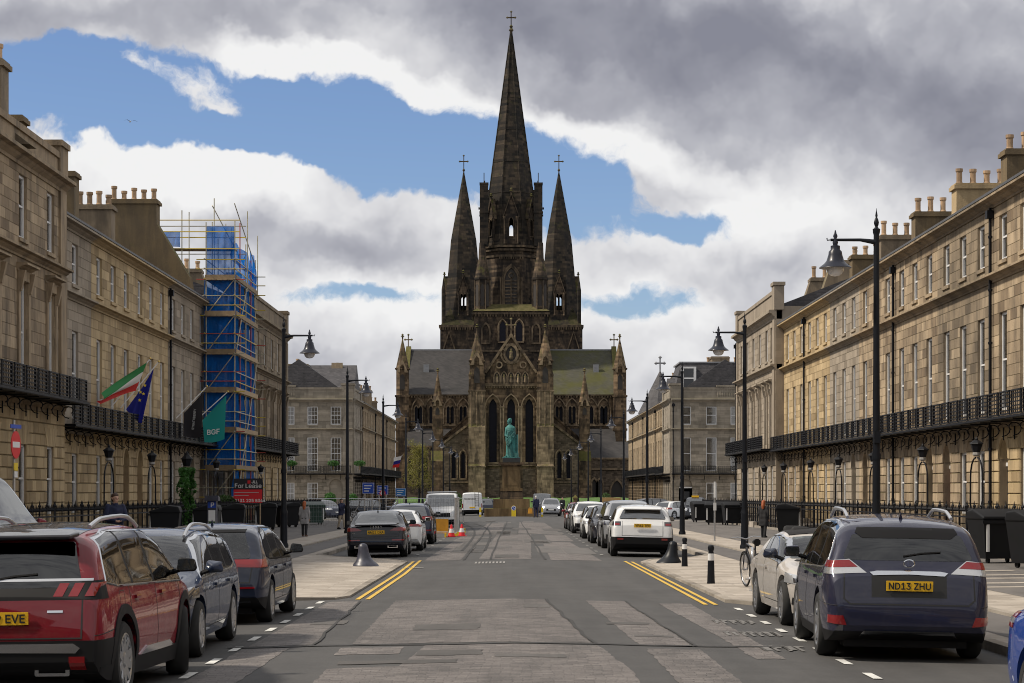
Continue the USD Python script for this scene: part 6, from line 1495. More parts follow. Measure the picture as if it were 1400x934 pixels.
# ------------------------------------------------------------------ street lamps
look('lamp_glass', (0.55, 0.55, 0.56), .08, coat=1.0, spec=.6)
look('lamp_hood', (0.012, 0.014, 0.024), .35, coat=.1, spec=.3)
look('lamp_underside', (0.20, 0.19, 0.18), .5)
def make_lamp(name, label, loc, rz, group=None):
    t = thing(name, label, 'street lamp', loc, rz, group)
    MB().lathe([(.16, 0), (.16, .10), (.125, .18), (.12, 1.15), (.135, 1.22), (.09, 1.35), (.078, 3.0), (.062, 6.9), (.060, 7.35), (.075, 7.40), (.08, 7.48), (.05, 7.50), (.03, 7.53), (.05, 7.58), (.055, 7.63), (.035, 7.70), (.018, 7.73), (.028, 7.77), (.010, 7.86), (.004, 7.93)], 14).put('pole', 'post_black', t, smooth=50)
    MB().lathe([(.10, 2.55), (.10, 2.68)], 12).put('collar', 'post_black', t)
    a = MB().tube([[0, 0, 7.2], [-.35, 0, 7.25], [-.87, 0, 7.25], [-.98, 0, 7.25]], [.06, .035, .03, .03], 8); a.tube([[-.98, 0, 7.25], [-1.05, 0, 7.24], [-1.06, 0, 7.29]], .014, 6)
    a.put('arm', 'post_black', t, smooth=50)
    h = MB().lathe([(.008, 7.46), (.03, 7.38), (.05, 7.33), (.03, 7.28), (.06, 7.2), (.05, 7.14), (.10, 7.12), (.10, 7.04), (.14, 7.0), (.15, 6.93), (.19, 6.80), (.24, 6.74), (.345, 6.66), (.35, 6.645)], 18, (-.88, 0, 0))
    hd = h.put('lantern_hood', 'lamp_hood', t, smooth=45)
    MB().lathe([(.345, 6.644), (.2, 6.66), (.19, 6.70)], 18, (-.88, 0, 0)).put('reflector', 'lamp_underside', hd, smooth=45)
    MB().lathe([(.19, 6.66), (.185, 6.60), (.155, 6.53), (.10, 6.485), (.01, 6.47)], 16, (-.88, 0, 0)).put('globe', 'lamp_glass', hd, smooth=60)
    MB().box(-.07, .07, -.13, -.06, 2.9, 3.15).put('post_box', 'post_black', t)
    return t
lamp_r = make_lamp('street_lamp', 'tall black lamp post behind the violet grey crossover, nearest lamp on the right', (7.8, 45.4, zp(7.8, 45.4)), 0)
LX = 7.8
for y, lab in ((71.1, 'tall black lamp post beside the bicycle on the right'), (97.2, 'tall black lamp post on the right pavement past the bollards, before the corner house'), (122.4, 'lamp post on the right between the silver crossover and the taxi'), (148, 'lamp post at the end of the right pavement before the crossing')):
    copy_of(lamp_r, 'street_lamp', lab, 'street lamp', (LX, y, zp(LX, y)), 0)
for y, lab in ((186, 'lamp post in front of the church porch, first of the far right lamps'), (217, 'lamp post second of the far right lamps'), (250, 'lamp post third of the far right lamps'), (279, 'lamp post furthest of the far right lamps')):
    copy_of(lamp_r, 'street_lamp', lab, 'street lamp', (LX, y, zp(LX, y)), 0)
for y, lab in ((72.5, 'tall black lamp post beyond the dark blue hatchback on the left'), (100.5, 'tall black lamp post left of the black saloon by the man with a phone'), (128.4, 'lamp post beside the blue road signs on the left'), (156, 'lamp post on the left before the Russian tricolour flag'), (185, 'lamp post first of the far left lamps before the yellow green tree'), (209, 'lamp post second of the far left lamps'), (241, 'lamp post third of the far left lamps'), (266, 'lamp post furthest of the far left lamps')):
    copy_of(lamp_r, 'street_lamp', lab, 'street lamp', (-LX, y, zp(LX, y)), 180)

# ------------------------------------------------------------------ railings, their lantern arches, bins
def make_rail(name, label, loc, rz, group):
    t = thing(name, label, 'railing', loc, rz, group)
    w = 3.9
    b = MB()
    for k in range(21):
        x = .06 + k * .189; h = 1.25 + (.12 if k % 5 == 0 else 0)
        b.bar([x, 0, .1], [x, 0, h], .010 if k % 5 else .026, 4)
        b.lathe([(.018, h), (.042, h + .05), (.02, h + .10), (.004, h + .2)], 4, (x, 0, 0))
    b.put('bars', 'iron_black', t, kind='stuff')
    for z in (.28, 1.08): MB().box(0, w, -.022, .022, z, z + .045).put('rail', 'iron_black', t)
    MB().box(0, w, -.14, .14, -.25, .1).put('stone_plinth', 'kerb_stone', t)
    return t
rl = make_rail('iron_railing', 'black iron spear-topped railing before the left terrace', (-13.35, 58, zp(-13.35, 58)), 90, 'railings before the left terrace')
first = True
for side in (-1, 1):
    for k in range(25):
        y = 58 + k * 3.93 if side < 0 else 50.5 + k * 3.93
        if y > 146 or (side < 0 and k == 0): continue
        copy_of(rl, 'iron_railing', f'black iron spear-topped railing before the {"left" if side < 0 else "right"} terrace', 'railing', (side * 13.35, y, zp(13.35, y)), 90, f'railings before the {"left" if side < 0 else "right"} terrace')
for s, x0 in (('left', -29.5), ('right', 17.0)):
    for k in range(3):
        copy_of(rl, 'iron_railing', f'low black railing in front of the {s} corner house, {["leftmost", "middle", "rightmost"][k]} length of three', 'railing', (x0 + k * 4.1, 215.6, -.75), 0)
rr = thing('church_railing', 'thin low iron railing along the lawn before the cathedral', 'railing', (0, 316, -.95))
b = MB()
for k in range(150): b.bar([-18.6 + k * .25, 0, 0], [-18.6 + k * .25, 0, 1.0], .014, 3)
b.box(-18.7, 18.7, -.02, .02, .92, .97); b.put('bars', 'iron_black', rr, kind='stuff')
for x in (9.4, 18.4, -9.4):
    t = thing('gate_pier', {9.4: 'squat stone gate pier on the lawn right of the silver car', 18.4: 'squat stone gate pier by the church porch', -9.4: 'squat stone gate pier left of the far white van'}[x], 'gate pier', (x, 315, -1))
    MB().box(-.3, .3, -.3, .3, 0, 1.5).put('shaft', 'pedestal_stone', t); MB().box(-.4, .4, -.4, .4, 1.5, 1.65).frustum(-.38, .38, -.38, .38, 1.65, -.05, .05, -.05, .05, 2.05).put('cap', 'pedestal_stone', t)

def make_arch_lantern(name, label, loc, group=None):
    t = thing(name, label, 'lantern arch', loc, 90, group)
    m = MB()
    for s in (-1, 1):
        m.tube([[s * .85, .0, 0], [s * .82, 0, 1.6], [s * .80, 0, 2.2]] + [[s * .8 * math.cos(a) ** .8, 0, 2.2 + .62 * math.sin(a)] for a in np.linspace(.15, pi / 2 - .1, 7)], .026, 6)
        m.tube([[s * 1.15, 0, 0], [s * 1.0, 0, .9], [s * .83, 0, 1.5]], .018, 5)
    m.put('iron_arch', 'iron_black', t)
    l = MB().lathe([(.11, 2.98), (.18, 3.20), (.21, 3.21), (.19, 3.24), (.09, 3.31), (.04, 3.33), (.05, 3.36), (.01, 3.42)], 6)
    lp = l.put('lantern', 'iron_black', t)
    MB().lathe([(.10, 2.975), (.12, 2.90), (.05, 2.85)], 8).put('lantern_glass', 'lamp_underside', lp)
    return t
al = make_arch_lantern('lantern_arch', 'iron lantern arch left of the man in the navy jacket', (-13.38, 70.4, zp(13.4, 70.4)))
for x, y, lab in ((-13.38, 78.8, 'iron lantern arch below the tricolour flag, right of the navy-jacket man'), (-13.38, 96, 'iron lantern arch in front of the scaffold netting'), (-13.38, 113, 'iron lantern arch above the right side of the lease board'), (13.38, 61.1, 'iron lantern arch above the right end of the violet grey crossover'), (13.38, 69.1, 'iron lantern arch in front of the dark blue door post on the right'), (13.38, 78.5, 'iron lantern arch just left of the nearest right lamp post'), (13.38, 86.9, 'fourth iron lantern arch along the right row, counted from the near end'), (13.38, 95, 'fifth iron lantern arch along the right row, counted from the near end'), (13.38, 104.5, 'sixth iron lantern arch along the right row, counted from the near end'), (13.38, 112.5, 'iron lantern arch nearest the far right pavilion')):
    copy_of(al, 'lantern_arch', lab, 'lantern arch', (x, y, zp(13.4, y)), 90)
look('ivy', (0.030, 0.105, 0.014), .6, vary=.4, vscale=6, transl=.2, tone=.55)
look('leaf_green', (0.035, 0.075, 0.014), .6, vary=.4, vscale=3, transl=.2, tone=.55)
look('leaf_yellow', (0.145, 0.135, 0.020), .6, vary=.3, vscale=1, transl=.3, tone=.5)
def leaves(mb, pts, size, r, tone=(.1, .95)):
    pts = np.asarray(pts); n = len(pts)
    a = r.normal(size=(n, 3)); a /= np.linalg.norm(a, axis=1, keepdims=True); b = np.cross(a, r.normal(size=(n, 3))); b /= np.linalg.norm(b, axis=1, keepdims=True)
    s = size * r.uniform(.6, 1.3, (n, 1)); t = r.uniform(*tone, n)
    v = np.stack([pts - a * s, pts + b * s * .55, pts + a * s, pts - b * s * .55], 1).reshape(-1, 3)
    f = np.arange(n * 4).reshape(-1, 4); mb.add(v, f, np.repeat(t, 4))
    return mb
npr = np.random.default_rng(3)
t = thing('ivy_arch', 'lantern arch wrapped in bright green ivy', 'ivy arch', (-13.38, 87.3, zp(13.4, 87)), 90)
path = [(s * .85, z) for s, z in ((-1, 0), (-1, 1.2), (-1, 2.1))] + [(.85 * math.cos(a), 2.1 + .75 * math.sin(a)) for a in np.linspace(pi * .9, pi * .1, 8)] + [(.85, 2.1), (.85, 1.2), (.85, 0)]
pp = np.array(path); seg = np.repeat(np.arange(len(pp) - 1), 330); u = npr.random(len(seg))[:, None]
c = pp[seg] * (1 - u) + pp[seg + 1] * u
th = npr.random(len(seg)) * 2 * pi; rad = .24 * np.sqrt(npr.random(len(seg))) * (1 + .3 * np.sin(c[:, 1] * 7))
leaves(MB(), np.c_[c[:, 0] + rad * np.cos(th), rad * np.sin(th), c[:, 1]], .07, npr).put('ivy_leaves', 'ivy', t, kind='stuff')
MB().tube([[x, 0, z] for x, z in path], .04, 6).put('iron_arch', 'iron_black', t)
MB().lathe([(.14, 2.92), (.24, 3.22), (.27, 3.24), (.12, 3.38), (.01, 3.56)], 6).put('lantern', 'iron_black', t)

look('bin_black', (0.006, 0.0065, 0.008), .6, spec=.2, vary=.2)
look('bin_green', (0.012, 0.035, 0.026), .45, vary=.2)
look('reflective_white', (0.6, 0.6, 0.6), .4)
def make_bin(name, label, loc, rz=0, mat='bin_black', group=None):
    t = thing(name, label, 'bin', loc, rz, group)
    MB().frustum(-.52, .52, -.42, .42, .12, -.62, .62, -.52, .52, 1.12).put('bin_body', mat, t)
    m = manifold3d.Manifold.batch_hull([manifold3d.Manifold.sphere(.05, 8).translate([sx * .6, sy * .5, z]) for sx in (-1, 1) for sy, z in ((-1, 1.16), (1, 1.16), (.2, 1.34), (.9, 1.3))])
    MB().tm(m).put('lid', mat, t, smooth=40)
    MB().box(-.66, .66, -.56, -.52, 1.02, 1.1).put('front_lip', mat, t)
    for sx in (-.5, .5): MB().box(sx - .035, sx + .035, -.535, -.50, .3, 1.0).put('reflective_strip', 'reflective_white', t)
    for sx in (-.42, .42):
        for sy in (-.32, .32): MB().tube([[sx - .03, sy, .08], [sx + .03, sy, .08]], .08, 10).put('castor', 'trim_black', t)
    return t
b0 = make_bin('wheeled_bin', 'black wheeled bin with white strips before the right corner house, left of the pole', (12.4, 139, zp(12.4, 139)), 10)
for x, y, rz, lab in ((12.2, 127, -8, 'black wheeled bin just right of the thin grey pole'), (13.0, 124.5, 5, 'second black wheeled bin right of the thin grey pole'), (12.5, 96, 80, 'black wheeled bin by the right railings behind the soft-top car'), (12.5, 54.6, 12, 'large black bin at the right railings next to the violet grey crossover'), (12.6, 50.6, 20, 'black bin at the right edge of the picture by the railings'), (-12.4, 76, -85, 'black bin at the left railings below the first lantern arch'), (-12.5, 87, -88, 'black bin at the left railings beside the ivy arch'), (-12.6, 96, -85, 'black bin at the left railings left of the lease board'), (-12.5, 108, -85, 'black bin at the left railings under the lease board'), (-12.4, 117, -60, 'black bin behind the woman in the grey coat')):
    copy_of(b0, 'wheeled_bin', lab, 'bin', (x, y, zp(x, y)), rz)
make_bin('wheeled_bin', 'dark green bin between the grey-coated woman and the man with a phone', (-12.0, 128, zp(12, 128)), 20, 'bin_green')

# ------------------------------------------------------------------ bollards, stand, bicycle, pole
def bollard(label, x, y, h=.78):
    t = thing('bollard', label, 'bollard', (x, y, zp(x, y)))
    MB().lathe([(.085, 0), (.08, .04), (.066, h * .55), (.058, h * .80), (.05, h * .83), (.062, h * .87), (.066, h * .93), (.05, h * .99), (.01, h)], 14).put('post', 'post_black', t, smooth=50)
    MB().lathe([(.0665, h * .60), (.0625, h * .775)], 14).put('white_band', 'reflective_white', t)
bollard('slim black bollard with a white band, left of the two on the right', 4.42, 54.3, .74)
bollard('slim black bollard with a white band, nearer the bicycle', 4.10, 43.7, .80)
def bell(label, x, y, mat, lean):
    t = thing('bell_bollard', label, 'bollard', (x, y, zp(x, y)))
    prof = [(.34, 0), (.32, .05), (.24, .12), (.18, .22), (.14, .36), (.125, .48), (.10, .55), (.05, .58), (.005, .59)]
    m = MB().lathe(prof, 18)
    for v in m.v: v[:, 0] += lean * (1 - np.clip(v[:, 2] / .59, 0, 1)) ** 2
    m.put('casting', mat, t, smooth=60)
look('bell_grey', (0.035, 0.037, 0.055), .4, vary=.5, vscale=6)
bell('black bell-shaped bollard at the corner of the right build-out', 4.35, 57.3, 'post_black', -.12)
bell('grey bell-shaped bollard in front of the black saloon on the left', -3.85, 54.8, 'bell_grey', .08)
t = thing('cycle_stand', 'steel hoop cycle stand beside the champagne convertible', 'cycle stand', (4.60, 40.6, zp(4.6, 40.6)), 84)
a = np.linspace(pi, 0, 11)
MB().tube([[-.36, 0, 0], [-.36, 0, .62]] + [[-.36 + .18 + .18 * math.cos(q), 0, .62 + .18 * math.sin(q)] for q in np.linspace(pi, pi / 2, 6)][1:] + [[.18 + .18 * math.cos(q), 0, .62 + .18 * math.sin(q)] for q in np.linspace(pi / 2, 0, 6)] + [[.36, 0, 0]], .026, 8).put('hoop', 'rail_silver', t, smooth=50)
for s in (-.36, .36): MB().lathe([(.07, 0), (.07, .012)], 10, (s, 0, 0)).put('foot_plate', 'rail_silver', t)
t = thing('bicycle', 'black bicycle leaning on the hoop stand beside the champagne convertible', 'bicycle', (4.74, 41.6, zp(4.7, 41.6)), 100, pitch=-3)
def ring(c, R, r, n=28, s=6):
    a = np.linspace(0, 2 * pi, n); return MB().tube(np.c_[c[0] + R * np.cos(a), np.full(n, c[1]), c[2] + R * np.sin(a)], r, s, cap=False)
for i, cx in enumerate((-.52, .52)):
    w = ring((cx, 0, .34), .325, .019).put('wheel', 'tyre_rubber', t, smooth=60)
    ring((cx, 0, .34), .298, .011).put('rim', 'alloy', w, smooth=60)
    s = MB()
    for k in range(16): s.bar([cx + .02 * math.cos(k), .02 * (-1) ** k, .34 + .02 * math.sin(k)], [cx + .297 * math.cos(k * pi / 8), 0, .34 + .297 * math.sin(k * pi / 8)], .0022, 3)
    s.bar([cx, -.05, .34], [cx, .05, .34], .02, 8); s.put('spokes', 'alloy', w)
f = MB()
for p, q in (((-.12, .30), (-.26, .86)), ((-.12, .30), (.36, .78)), ((-.22, .76), (.34, .86)), ((-.12, .30), (-.52, .34)), ((-.22, .74), (-.52, .34)), ((.33, .92), (.40, .66))): f.bar([p[0], 0, p[1]], [q[0], 0, q[1]], .017, 7)
for s in (-.05, .05): f.bar([.40, s * .8, .66], [.52, s, .34], .012, 6)
f.put('frame', 'paint_black', t)
MB().tube([[.36, -.30, .98], [.40, -.16, .99], [.34, 0, .95], [.40, .16, .99], [.36, .30, .98]], .013, 7).put('handlebar', 'alloy', t, smooth=50)
sd = MB().tube([[-.40, 0, .90], [-.26, 0, .905], [-.12, 0, .90]], [.075, .055, .02], 8); sd.put('saddle', 'trim_black', t, smooth=50)
cr = MB().lathe([(.09, -.006), (.09, .006)], 16); cr.move(np.array([[1, 0, 0], [0, 0, 1], [0, -1, 0]], float), (-.12, .05, .30)); cr.bar([-.12, .07, .30], [-.02, .08, .18], .011, 5).bar([-.12, -.07, .30], [-.22, -.08, .42], .011, 5).box(-.06, .02, .07, .16, .17, .19).box(-.26, -.18, -.16, -.07, .41, .43); cr.put('crankset', 'alloy', t)
for cx in (-.52, .52):
    a = np.linspace(.2, pi - .4, 10); MB().tube(np.c_[cx + .352 * np.cos(a), np.zeros(10), .34 + .352 * np.sin(a)], .02, 5).put('mudguard', 'trim_black', t)
t = thing('sign_pole', 'thin grey pole on the right footway before the bins', 'pole', (7.95, 83.2, zp(8, 83)))
MB().bar([0, 0, 0], [0, 0, 2.35], .035, 10).put('pole', 'rail_silver', t); MB().box(-.06, .06, -.05, -.036, 1.2, 1.5).box(-.012, .012, -.3, .3, 1.7, 2.3).put('plate', 'reflective_white', t)

# ------------------------------------------------------------------ signs
look('sign_red', (0.55, 0.012, 0.02), .4); look('sign_blue', (0.006, 0.05, 0.34), .4); look('sign_sky', (0.01, 0.13, 0.38), .4); look('sign_yellow', (0.7, 0.5, 0.02), .4); look('board_black', (0.008, 0.008, 0.012), .4); look('letter_white', (0.68, 0.68, 0.68), .5); look('letter_grey', (0.36, 0.37, 0.38), .5)
def lettering(parent, s, h, x, z, y, mat, name='lettering', bold=True, centre=False):
    tm = text(s, h, .004, bold); v = tm.vertices.copy()
    if centre: v[:, 0] -= v[:, 0].mean()
    MB().add(np.stack([v[:, 0] + x, y - v[:, 2], v[:, 1] + z], 1), tm.faces[:, ::-1]).put(name, mat, parent)
t = thing('no_entry_sign', 'round red no-entry sign with a white bar on a pole at the far left', 'road sign', (-12.95, 55.4, zp(13, 55)), 84)
MB().bar([0, .06, 0], [0, .06, 3.7], .038, 10).put('pole', 'rail_silver', t)
d = MB().prism(sg.Point(0, 3.05).buffer(.36, 24), 'y', 0, .02).put('disc', 'sign_red', t)
MB().box(-.27, .27, -.006, -.001, 2.98, 3.13).put('bar', 'letter_white', d)
MB().box(-.4, .4, .0, .02, 3.48, 3.58).put('street_plate', 'sign_blue', t)
MB().box(-.14, .14, .0, .02, 2.38, 2.58).put('yellow_plate', 'sign_yellow', t); MB().box(-.12, .12, .0, .02, 2.2, 2.36).put('white_plate', 'letter_white', t)
t = thing('lease_board', 'black and red For Lease board standing at the left railings', 'board', (-12.95, 104, .12), 0)
MB().box(-.70, .70, 0, .03, 1.17, 2.37).put('panel', 'board_black', t)
MB().box(-.70, .70, -.006, -.001, 1.17, 1.83).put('red_panel', 'sign_red', t)
lettering(t, 'For Lease', .21, -.66, 1.91, -.004, 'letter_white', bold=False)
MB().box(-.02, .13, -.006, -.001, 2.12, 2.28).put('red_square', 'sign_red', t)
lettering(t, 'JLL', .13, .18, 2.14, -.004, 'letter_white')
lettering(t, '0131 225 8344', .145, -.66, 1.22, -.010, 'letter_white')
for z, w in ((1.66, 1.2), (1.52, .7)): MB().box(-.66, -.66 + w, -.009, -.0065, z, z + .035).put('small_print', 'letter_grey', t)
for x in (-.6, .6): MB().bar([x, .06, -.25], [x, .06, 2.37], .04, 6).put('post', 'scaffold_board', t)
t = thing('parking_meter', 'dark parking ticket machine with a blue P panel on the left pavement', 'ticket machine', (-11.3, 80, zp(11.3, 80)))
MB().box(-.17, .17, -.15, .15, 0, 1.55).prism(sg.Polygon([(-.28, 1.55), (.24, 1.55), (.24, 1.68), (-.28, 1.75)]), 'x', -.26, .26).put('cabinet', 'bell_grey', t)
MB().box(-.15, .15, -.156, -.151, 1.28, 1.52).put('blue_panel', 'sign_blue', t); lettering(t, 'P', .17, -.055, 1.32, -.158, 'letter_white'); MB().box(-.13, .13, -.156, -.151, .55, 1.2).put('notice', 'letter_white', t); MB().box(-.12, .12, -.159, -.157, .6, .78).put('green_notice', 'ivy', t)
def temp_sign(label, x, y, w, h, z, mat, disc=False):
    t = thing('road_sign', label, 'road sign', (x, y, zp(min(abs(x), 13), y) - .1))
    p = MB().box(-w / 2, w / 2, 0, .02, z, z + h).put('panel', mat, t)
    MB().prism(sg.box(-w / 2 + .02, z + .02, w / 2 - .02, z + h - .02).difference(sg.box(-w / 2 + .035, z + .035, w / 2 - .035, z + h - .035)), 'y', -.004, -.001).put('border', 'letter_white', p)
    for k in range(3): MB().box(-w * .36, w * (.30 - .12 * k), -.004, -.001, z + h * (.68 - .24 * k), z + h * (.76 - .24 * k)).put('sign_text_line', 'letter_white', p)
    if disc:
        MB().prism(sg.Point(0, z + h * .15).buffer(.2, 16), 'y', -.03, -.005).put('red_disc', 'sign_red', t); MB().prism(sg.Point(0, z + h * .15).buffer(.14, 16), 'y', -.036, -.0305).put('disc_face', 'letter_white', t)
    for s in (-.3, .3): MB().bar([s * w, .05, 0], [s * w, .05, z + h * .9], .035, 6).put('leg', 'rail_silver', t)
    MB().bar([-.3 * w, .05, z - .05], [-.3 * w - 1.1, .1, 0], .03, 5).put('stay', 'rail_silver', t)
temp_sign('square blue road sign on grey legs, leftmost of the three', -9.35, 138, .78, .72, 2.0, 'sign_blue')
temp_sign('blue road sign with a round red-ringed disc in front, middle of the three', -8.45, 138.5, .74, .60, 1.95, 'sign_blue', True)
temp_sign('lighter blue road sign, rightmost of the three beside the fence', -7.35, 140, .68, .54, 1.85, 'sign_sky')
def fence_panel(label, x, y, rz, w=3.3, h=1.75):
    t = thing('fence_panel', label, 'fence panel', (x, y, zg(x, y)), rz)
    MB().tube([[0, 0, .1], [0, 0, h], [w, 0, h], [w, 0, .1], [0, 0, .12]], .024, 6).put('frame', 'rail_silver', t)
    m = MB()
    for k in range(1, int(w / .14)): m.bar([k * .14, 0, .14], [k * .14, 0, h], .006, 3)
    for k in range(1, 7): m.bar([0, 0, h * k / 7], [w, 0, h * k / 7], .006, 3)
    m.put('wire_mesh', 'rail_silver', t, kind='stuff')
    for x_ in (0, w): MB().box(x_ - .12, x_ + .12, -.32, .32, 0, .12).put('fence_foot', 'sign_yellow', t)
fence_panel('metal mesh fence panel behind the dark blue crossover', -7.9, 116, 0)
fence_panel('metal mesh fence panel in front of the facing white van', -4.55, 115, 0, 1.9)
fence_panel('metal mesh fence panel running along the side of the facing white van', -2.62, 97, 90, 3.4)
fence_panel('metal mesh fence panel left of the blue signs', -11.4, 119, 0)
fence_panel('second metal mesh fence panel along the facing white van', -2.6, 100.6, 90, 3.4)
look('orange_barrier', (0.55, 0.25, 0.015), .6, vary=.25, vscale=3)
t = thing('barrier_board', 'orange yellow works barrier in front of the white van', 'barrier', (-3.2, 95, zg(-3.2, 95)))
MB().box(-.35, .35, -.02, .02, .18, .82).put('panel', 'orange_barrier', t); MB().box(-.35, .35, -.024, -.021, .22, .26).put('reflective_strip', 'reflective_white', t)
for s in (-.22, .22): MB().box(s - .04, s + .04, -.25, .25, 0, .18).put('foot', 'sign_yellow', t)
def cone(label, x, y):
    t = thing('traffic_cone', label, 'traffic cone', (x, y, zg(x, y)))
    MB().lathe([(.16, .03), (.035, .55), (.02, .56)], 14).put('cone_body', 'sign_red', t, smooth=40); MB().box(-.22, .22, -.22, .22, 0, .035).put('base', 'sign_red', t)
    MB().lathe([(.125, .19), (.083, .37)], 14).put('white_sleeve', 'reflective_white', t)
cone('red and white traffic cone touching the orange barrier', -2.72, 95.3); cone('red and white traffic cone right of the mesh fence', -2.28, 96.4)

# ------------------------------------------------------------------ flags
look('flag_green', (0.01, 0.20, 0.045), .8, transl=.3); look('flag_white', (0.68, 0.68, 0.68), .8, transl=.3); look('flag_red', (0.55, 0.02, 0.015), .8, transl=.3); look('flag_blue', (0.008, 0.012, 0.19), .8, transl=.3); look('flag_teal', (0.008, 0.19, 0.175), .8, transl=.3); look('flag_black', (0.010, 0.009, 0.013), .8); look('star_yellow', (0.75, 0.55, 0.02), .7); look('brass', (0.6, 0.42, 0.12), .25, metal=.9)
def cloth(c00, c10, c01, c11, nu=18, nv=12, wave=.06, k=7.0):
    """c00-c10 is the hoist, c01-c11 the other edge; ripples across the cloth's own normal."""
    c00, c10, c01, c11 = map(np.array, (c00, c10, c01, c11)); n = np.cross(c10 - c00, c01 - c00).astype(float); n /= np.linalg.norm(n)
    g = np.zeros((nv + 1, nu + 1, 3))
    for j in range(nv + 1):
        for i in range(nu + 1):
            u, v = i / nu, j / nv
            p = (c00 * (1 - u) + c10 * u) * (1 - v) + (c01 * (1 - u) + c11 * u) * v
            g[j, i] = p + n * wave * v ** .5 * math.sin(k * u + 2.5 * v) + np.array([0, 0, -.08 * math.sin(pi * u) * v])
    return g
def flag(name, label, base, tip, grid, bands, along=0, extra=None):
    t = thing(name, label, 'flag', base)
    b = np.array(base)
    d = np.array(tip) - b
    MB().bar([0, 0, 0], d, .024, 7).put('pole', 'letter_white', t); MB().lathe([(.005, -.06), (.06, 0), (.005, .06)], 8, d).put('finial', 'brass', t)
    g = grid - b; N_ = g.shape[1 - along] if along == 0 else g.shape[0]
    n = (g.shape[1] if along == 0 else g.shape[0]) - 1
    for k, mat in enumerate(bands):
        a, e = k * n // len(bands), (k + 1) * n // len(bands)
        MB().sheet(g[:, a:e + 1] if along == 0 else g[a:e + 1]).put('cloth' if len(bands) == 1 else 'cloth_band', mat, t, smooth=True)
    if extra: extra(t, g)
    return t
# hoist runs along u; bands across v
g = cloth((-14.86, 86.4, 7.15), (-15.22, 85.8, 5.95), (-15.32, 79.4, 5.55), (-15.45, 79.2, 5.18), 18, 18, .10, 8)
flag('flag', 'green, white and red tricolour flag flying from the gold terrace', (-16.3, 86.2, 5.3), (-14.75, 86.5, 7.3), g, ['flag_green', 'flag_white', 'flag_red'])
g = cloth((-14.95, 88.6, 7.05), (-15.35, 88.4, 6.3), (-15.40, 88.2, 4.70), (-16.0, 88.0, 5.3), 14, 14, .12, 9)
def stars(t, g):
    for (v, u) in ((.28, .5), (.48, .42), (.62, .5), (.4, .75)):
        p = g[int(v * (g.shape[0] - 1)), int(u * (g.shape[1] - 1))]
        pts = [((.075 if k % 2 == 0 else .032) * math.sin(k * pi / 5), (.075 if k % 2 == 0 else .032) * math.cos(k * pi / 5)) for k in range(10)]
        MB().prism(sg.Polygon([(p[0] + a, p[2] + b) for a, b in pts]), 'y', p[1] - .16, p[1] - .15).put('star', 'star_yellow', t)
flag('flag', 'blue flag with yellow stars hanging limp beside the tricolour', (-16.3, 88.3, 5.35), (-14.75, 88.6, 7.3), g, ['flag_blue'], extra=stars)
g = cloth((-14.50, 99.6, 6.50), (-15.40, 99.6, 5.55), (-14.60, 99.7, 4.42), (-15.45, 99.7, 4.50), 10, 10, .05, 4)
def vtext(t, g):
    tm = text('STRATHBERRY', .105, .004); v = tm.vertices.copy(); v[:, 0] -= v[:, 0].mean()
    o = g[5, 5]
    MB().add(np.stack([o[0] + .06 - v[:, 1] + .05 + v[:, 0] * .1, np.full(len(v), o[1] - .09) - v[:, 2], o[2] + .05 + v[:, 0] * .95], 1), tm.faces).put('lettering', 'letter_grey', t)
flag('flag', 'black banner flag with vertical white lettering', (-15.75, 99.5, 5.30), (-14.32, 99.6, 6.80), g, ['flag_black'], extra=vtext)
g = cloth((-14.36, 106.6, 6.68), (-15.56, 106.6, 5.43), (-14.46, 106.7, 4.49), (-15.46, 106.6, 4.33), 12, 12, .04, 4)
def bgf(t, g):
    tm = text('BGF', .25, .004); v = tm.vertices.copy()
    MB().add(np.stack([v[:, 0] * .98 + .32, np.full(len(v), .0 - .08) - v[:, 2], v[:, 1] - .93 + v[:, 0] * .09], 1), tm.faces[:, ::-1]).put('lettering', 'letter_white', t)
flag('flag', 'teal BGF banner flag in front of the blue scaffold', (-15.66, 106.6, 5.62), (-14.28, 106.6, 6.87), g, ['flag_teal'], extra=bgf)
g = cloth((-15.0, 288, 6.4), (-15.35, 288, 4.9), (-16.0, 287.5, 6.2), (-16.2, 287.5, 4.8), 12, 8, .06, 5)
flag('flag', 'small white, blue and red flag on the far left terrace', (-16.9, 288, 4.6), (-14.8, 288, 6.6), g, ['flag_white', 'flag_blue', 'flag_red'])

# ------------------------------------------------------------------ planting
def bush(name, label, loc, rad, n, mat, size, cat='bush', pot=None, stem=True):
    t = thing(name, label, cat, loc)
    d = npr.normal(size=(n, 3)); d /= np.linalg.norm(d, axis=1, keepdims=True); q = d * (npr.random((n, 1)) ** .35)
    q *= 1 + .18 * meshkit.noise(d * 3 + 7)[:, None]
    leaves(MB(), q * np.array(rad) + [0, 0, rad[2] + (.0 if not pot else .9)], size, npr).put('foliage', mat, t, kind='stuff')
    if pot: MB().lathe([(.22, 0), (.32, .55), (.36, .6), (.3, .6)], 12).put('pot', 'iron_black', t); MB().bar([0, 0, .5], [0, 0, 1.2], .04, 6).put('stem', 'pedestal_stone', t)
    else: MB().bar([0, 0, -.4], [0, 0, rad[2]], .05, 6).put('stem', 'pedestal_stone', t)
bush('leafy_bush', 'yellow green bush at the railings left of the lease board', (-14.1, 104, .75), (.62, .6, .45), 2600, 'leaf_green', .06)
bush('topiary_ball', 'clipped green ball in a pot left of the corner house door', (-18.55, 216.3, -.65), (.6, .6, .65), 2200, 'ivy', .07, 'topiary', pot=True)
bush('topiary_ball', 'clipped green ball in a pot right of the corner house door', (-16.25, 216.3, -.65), (.5, .5, .6), 1800, 'ivy', .07, 'topiary', pot=True)
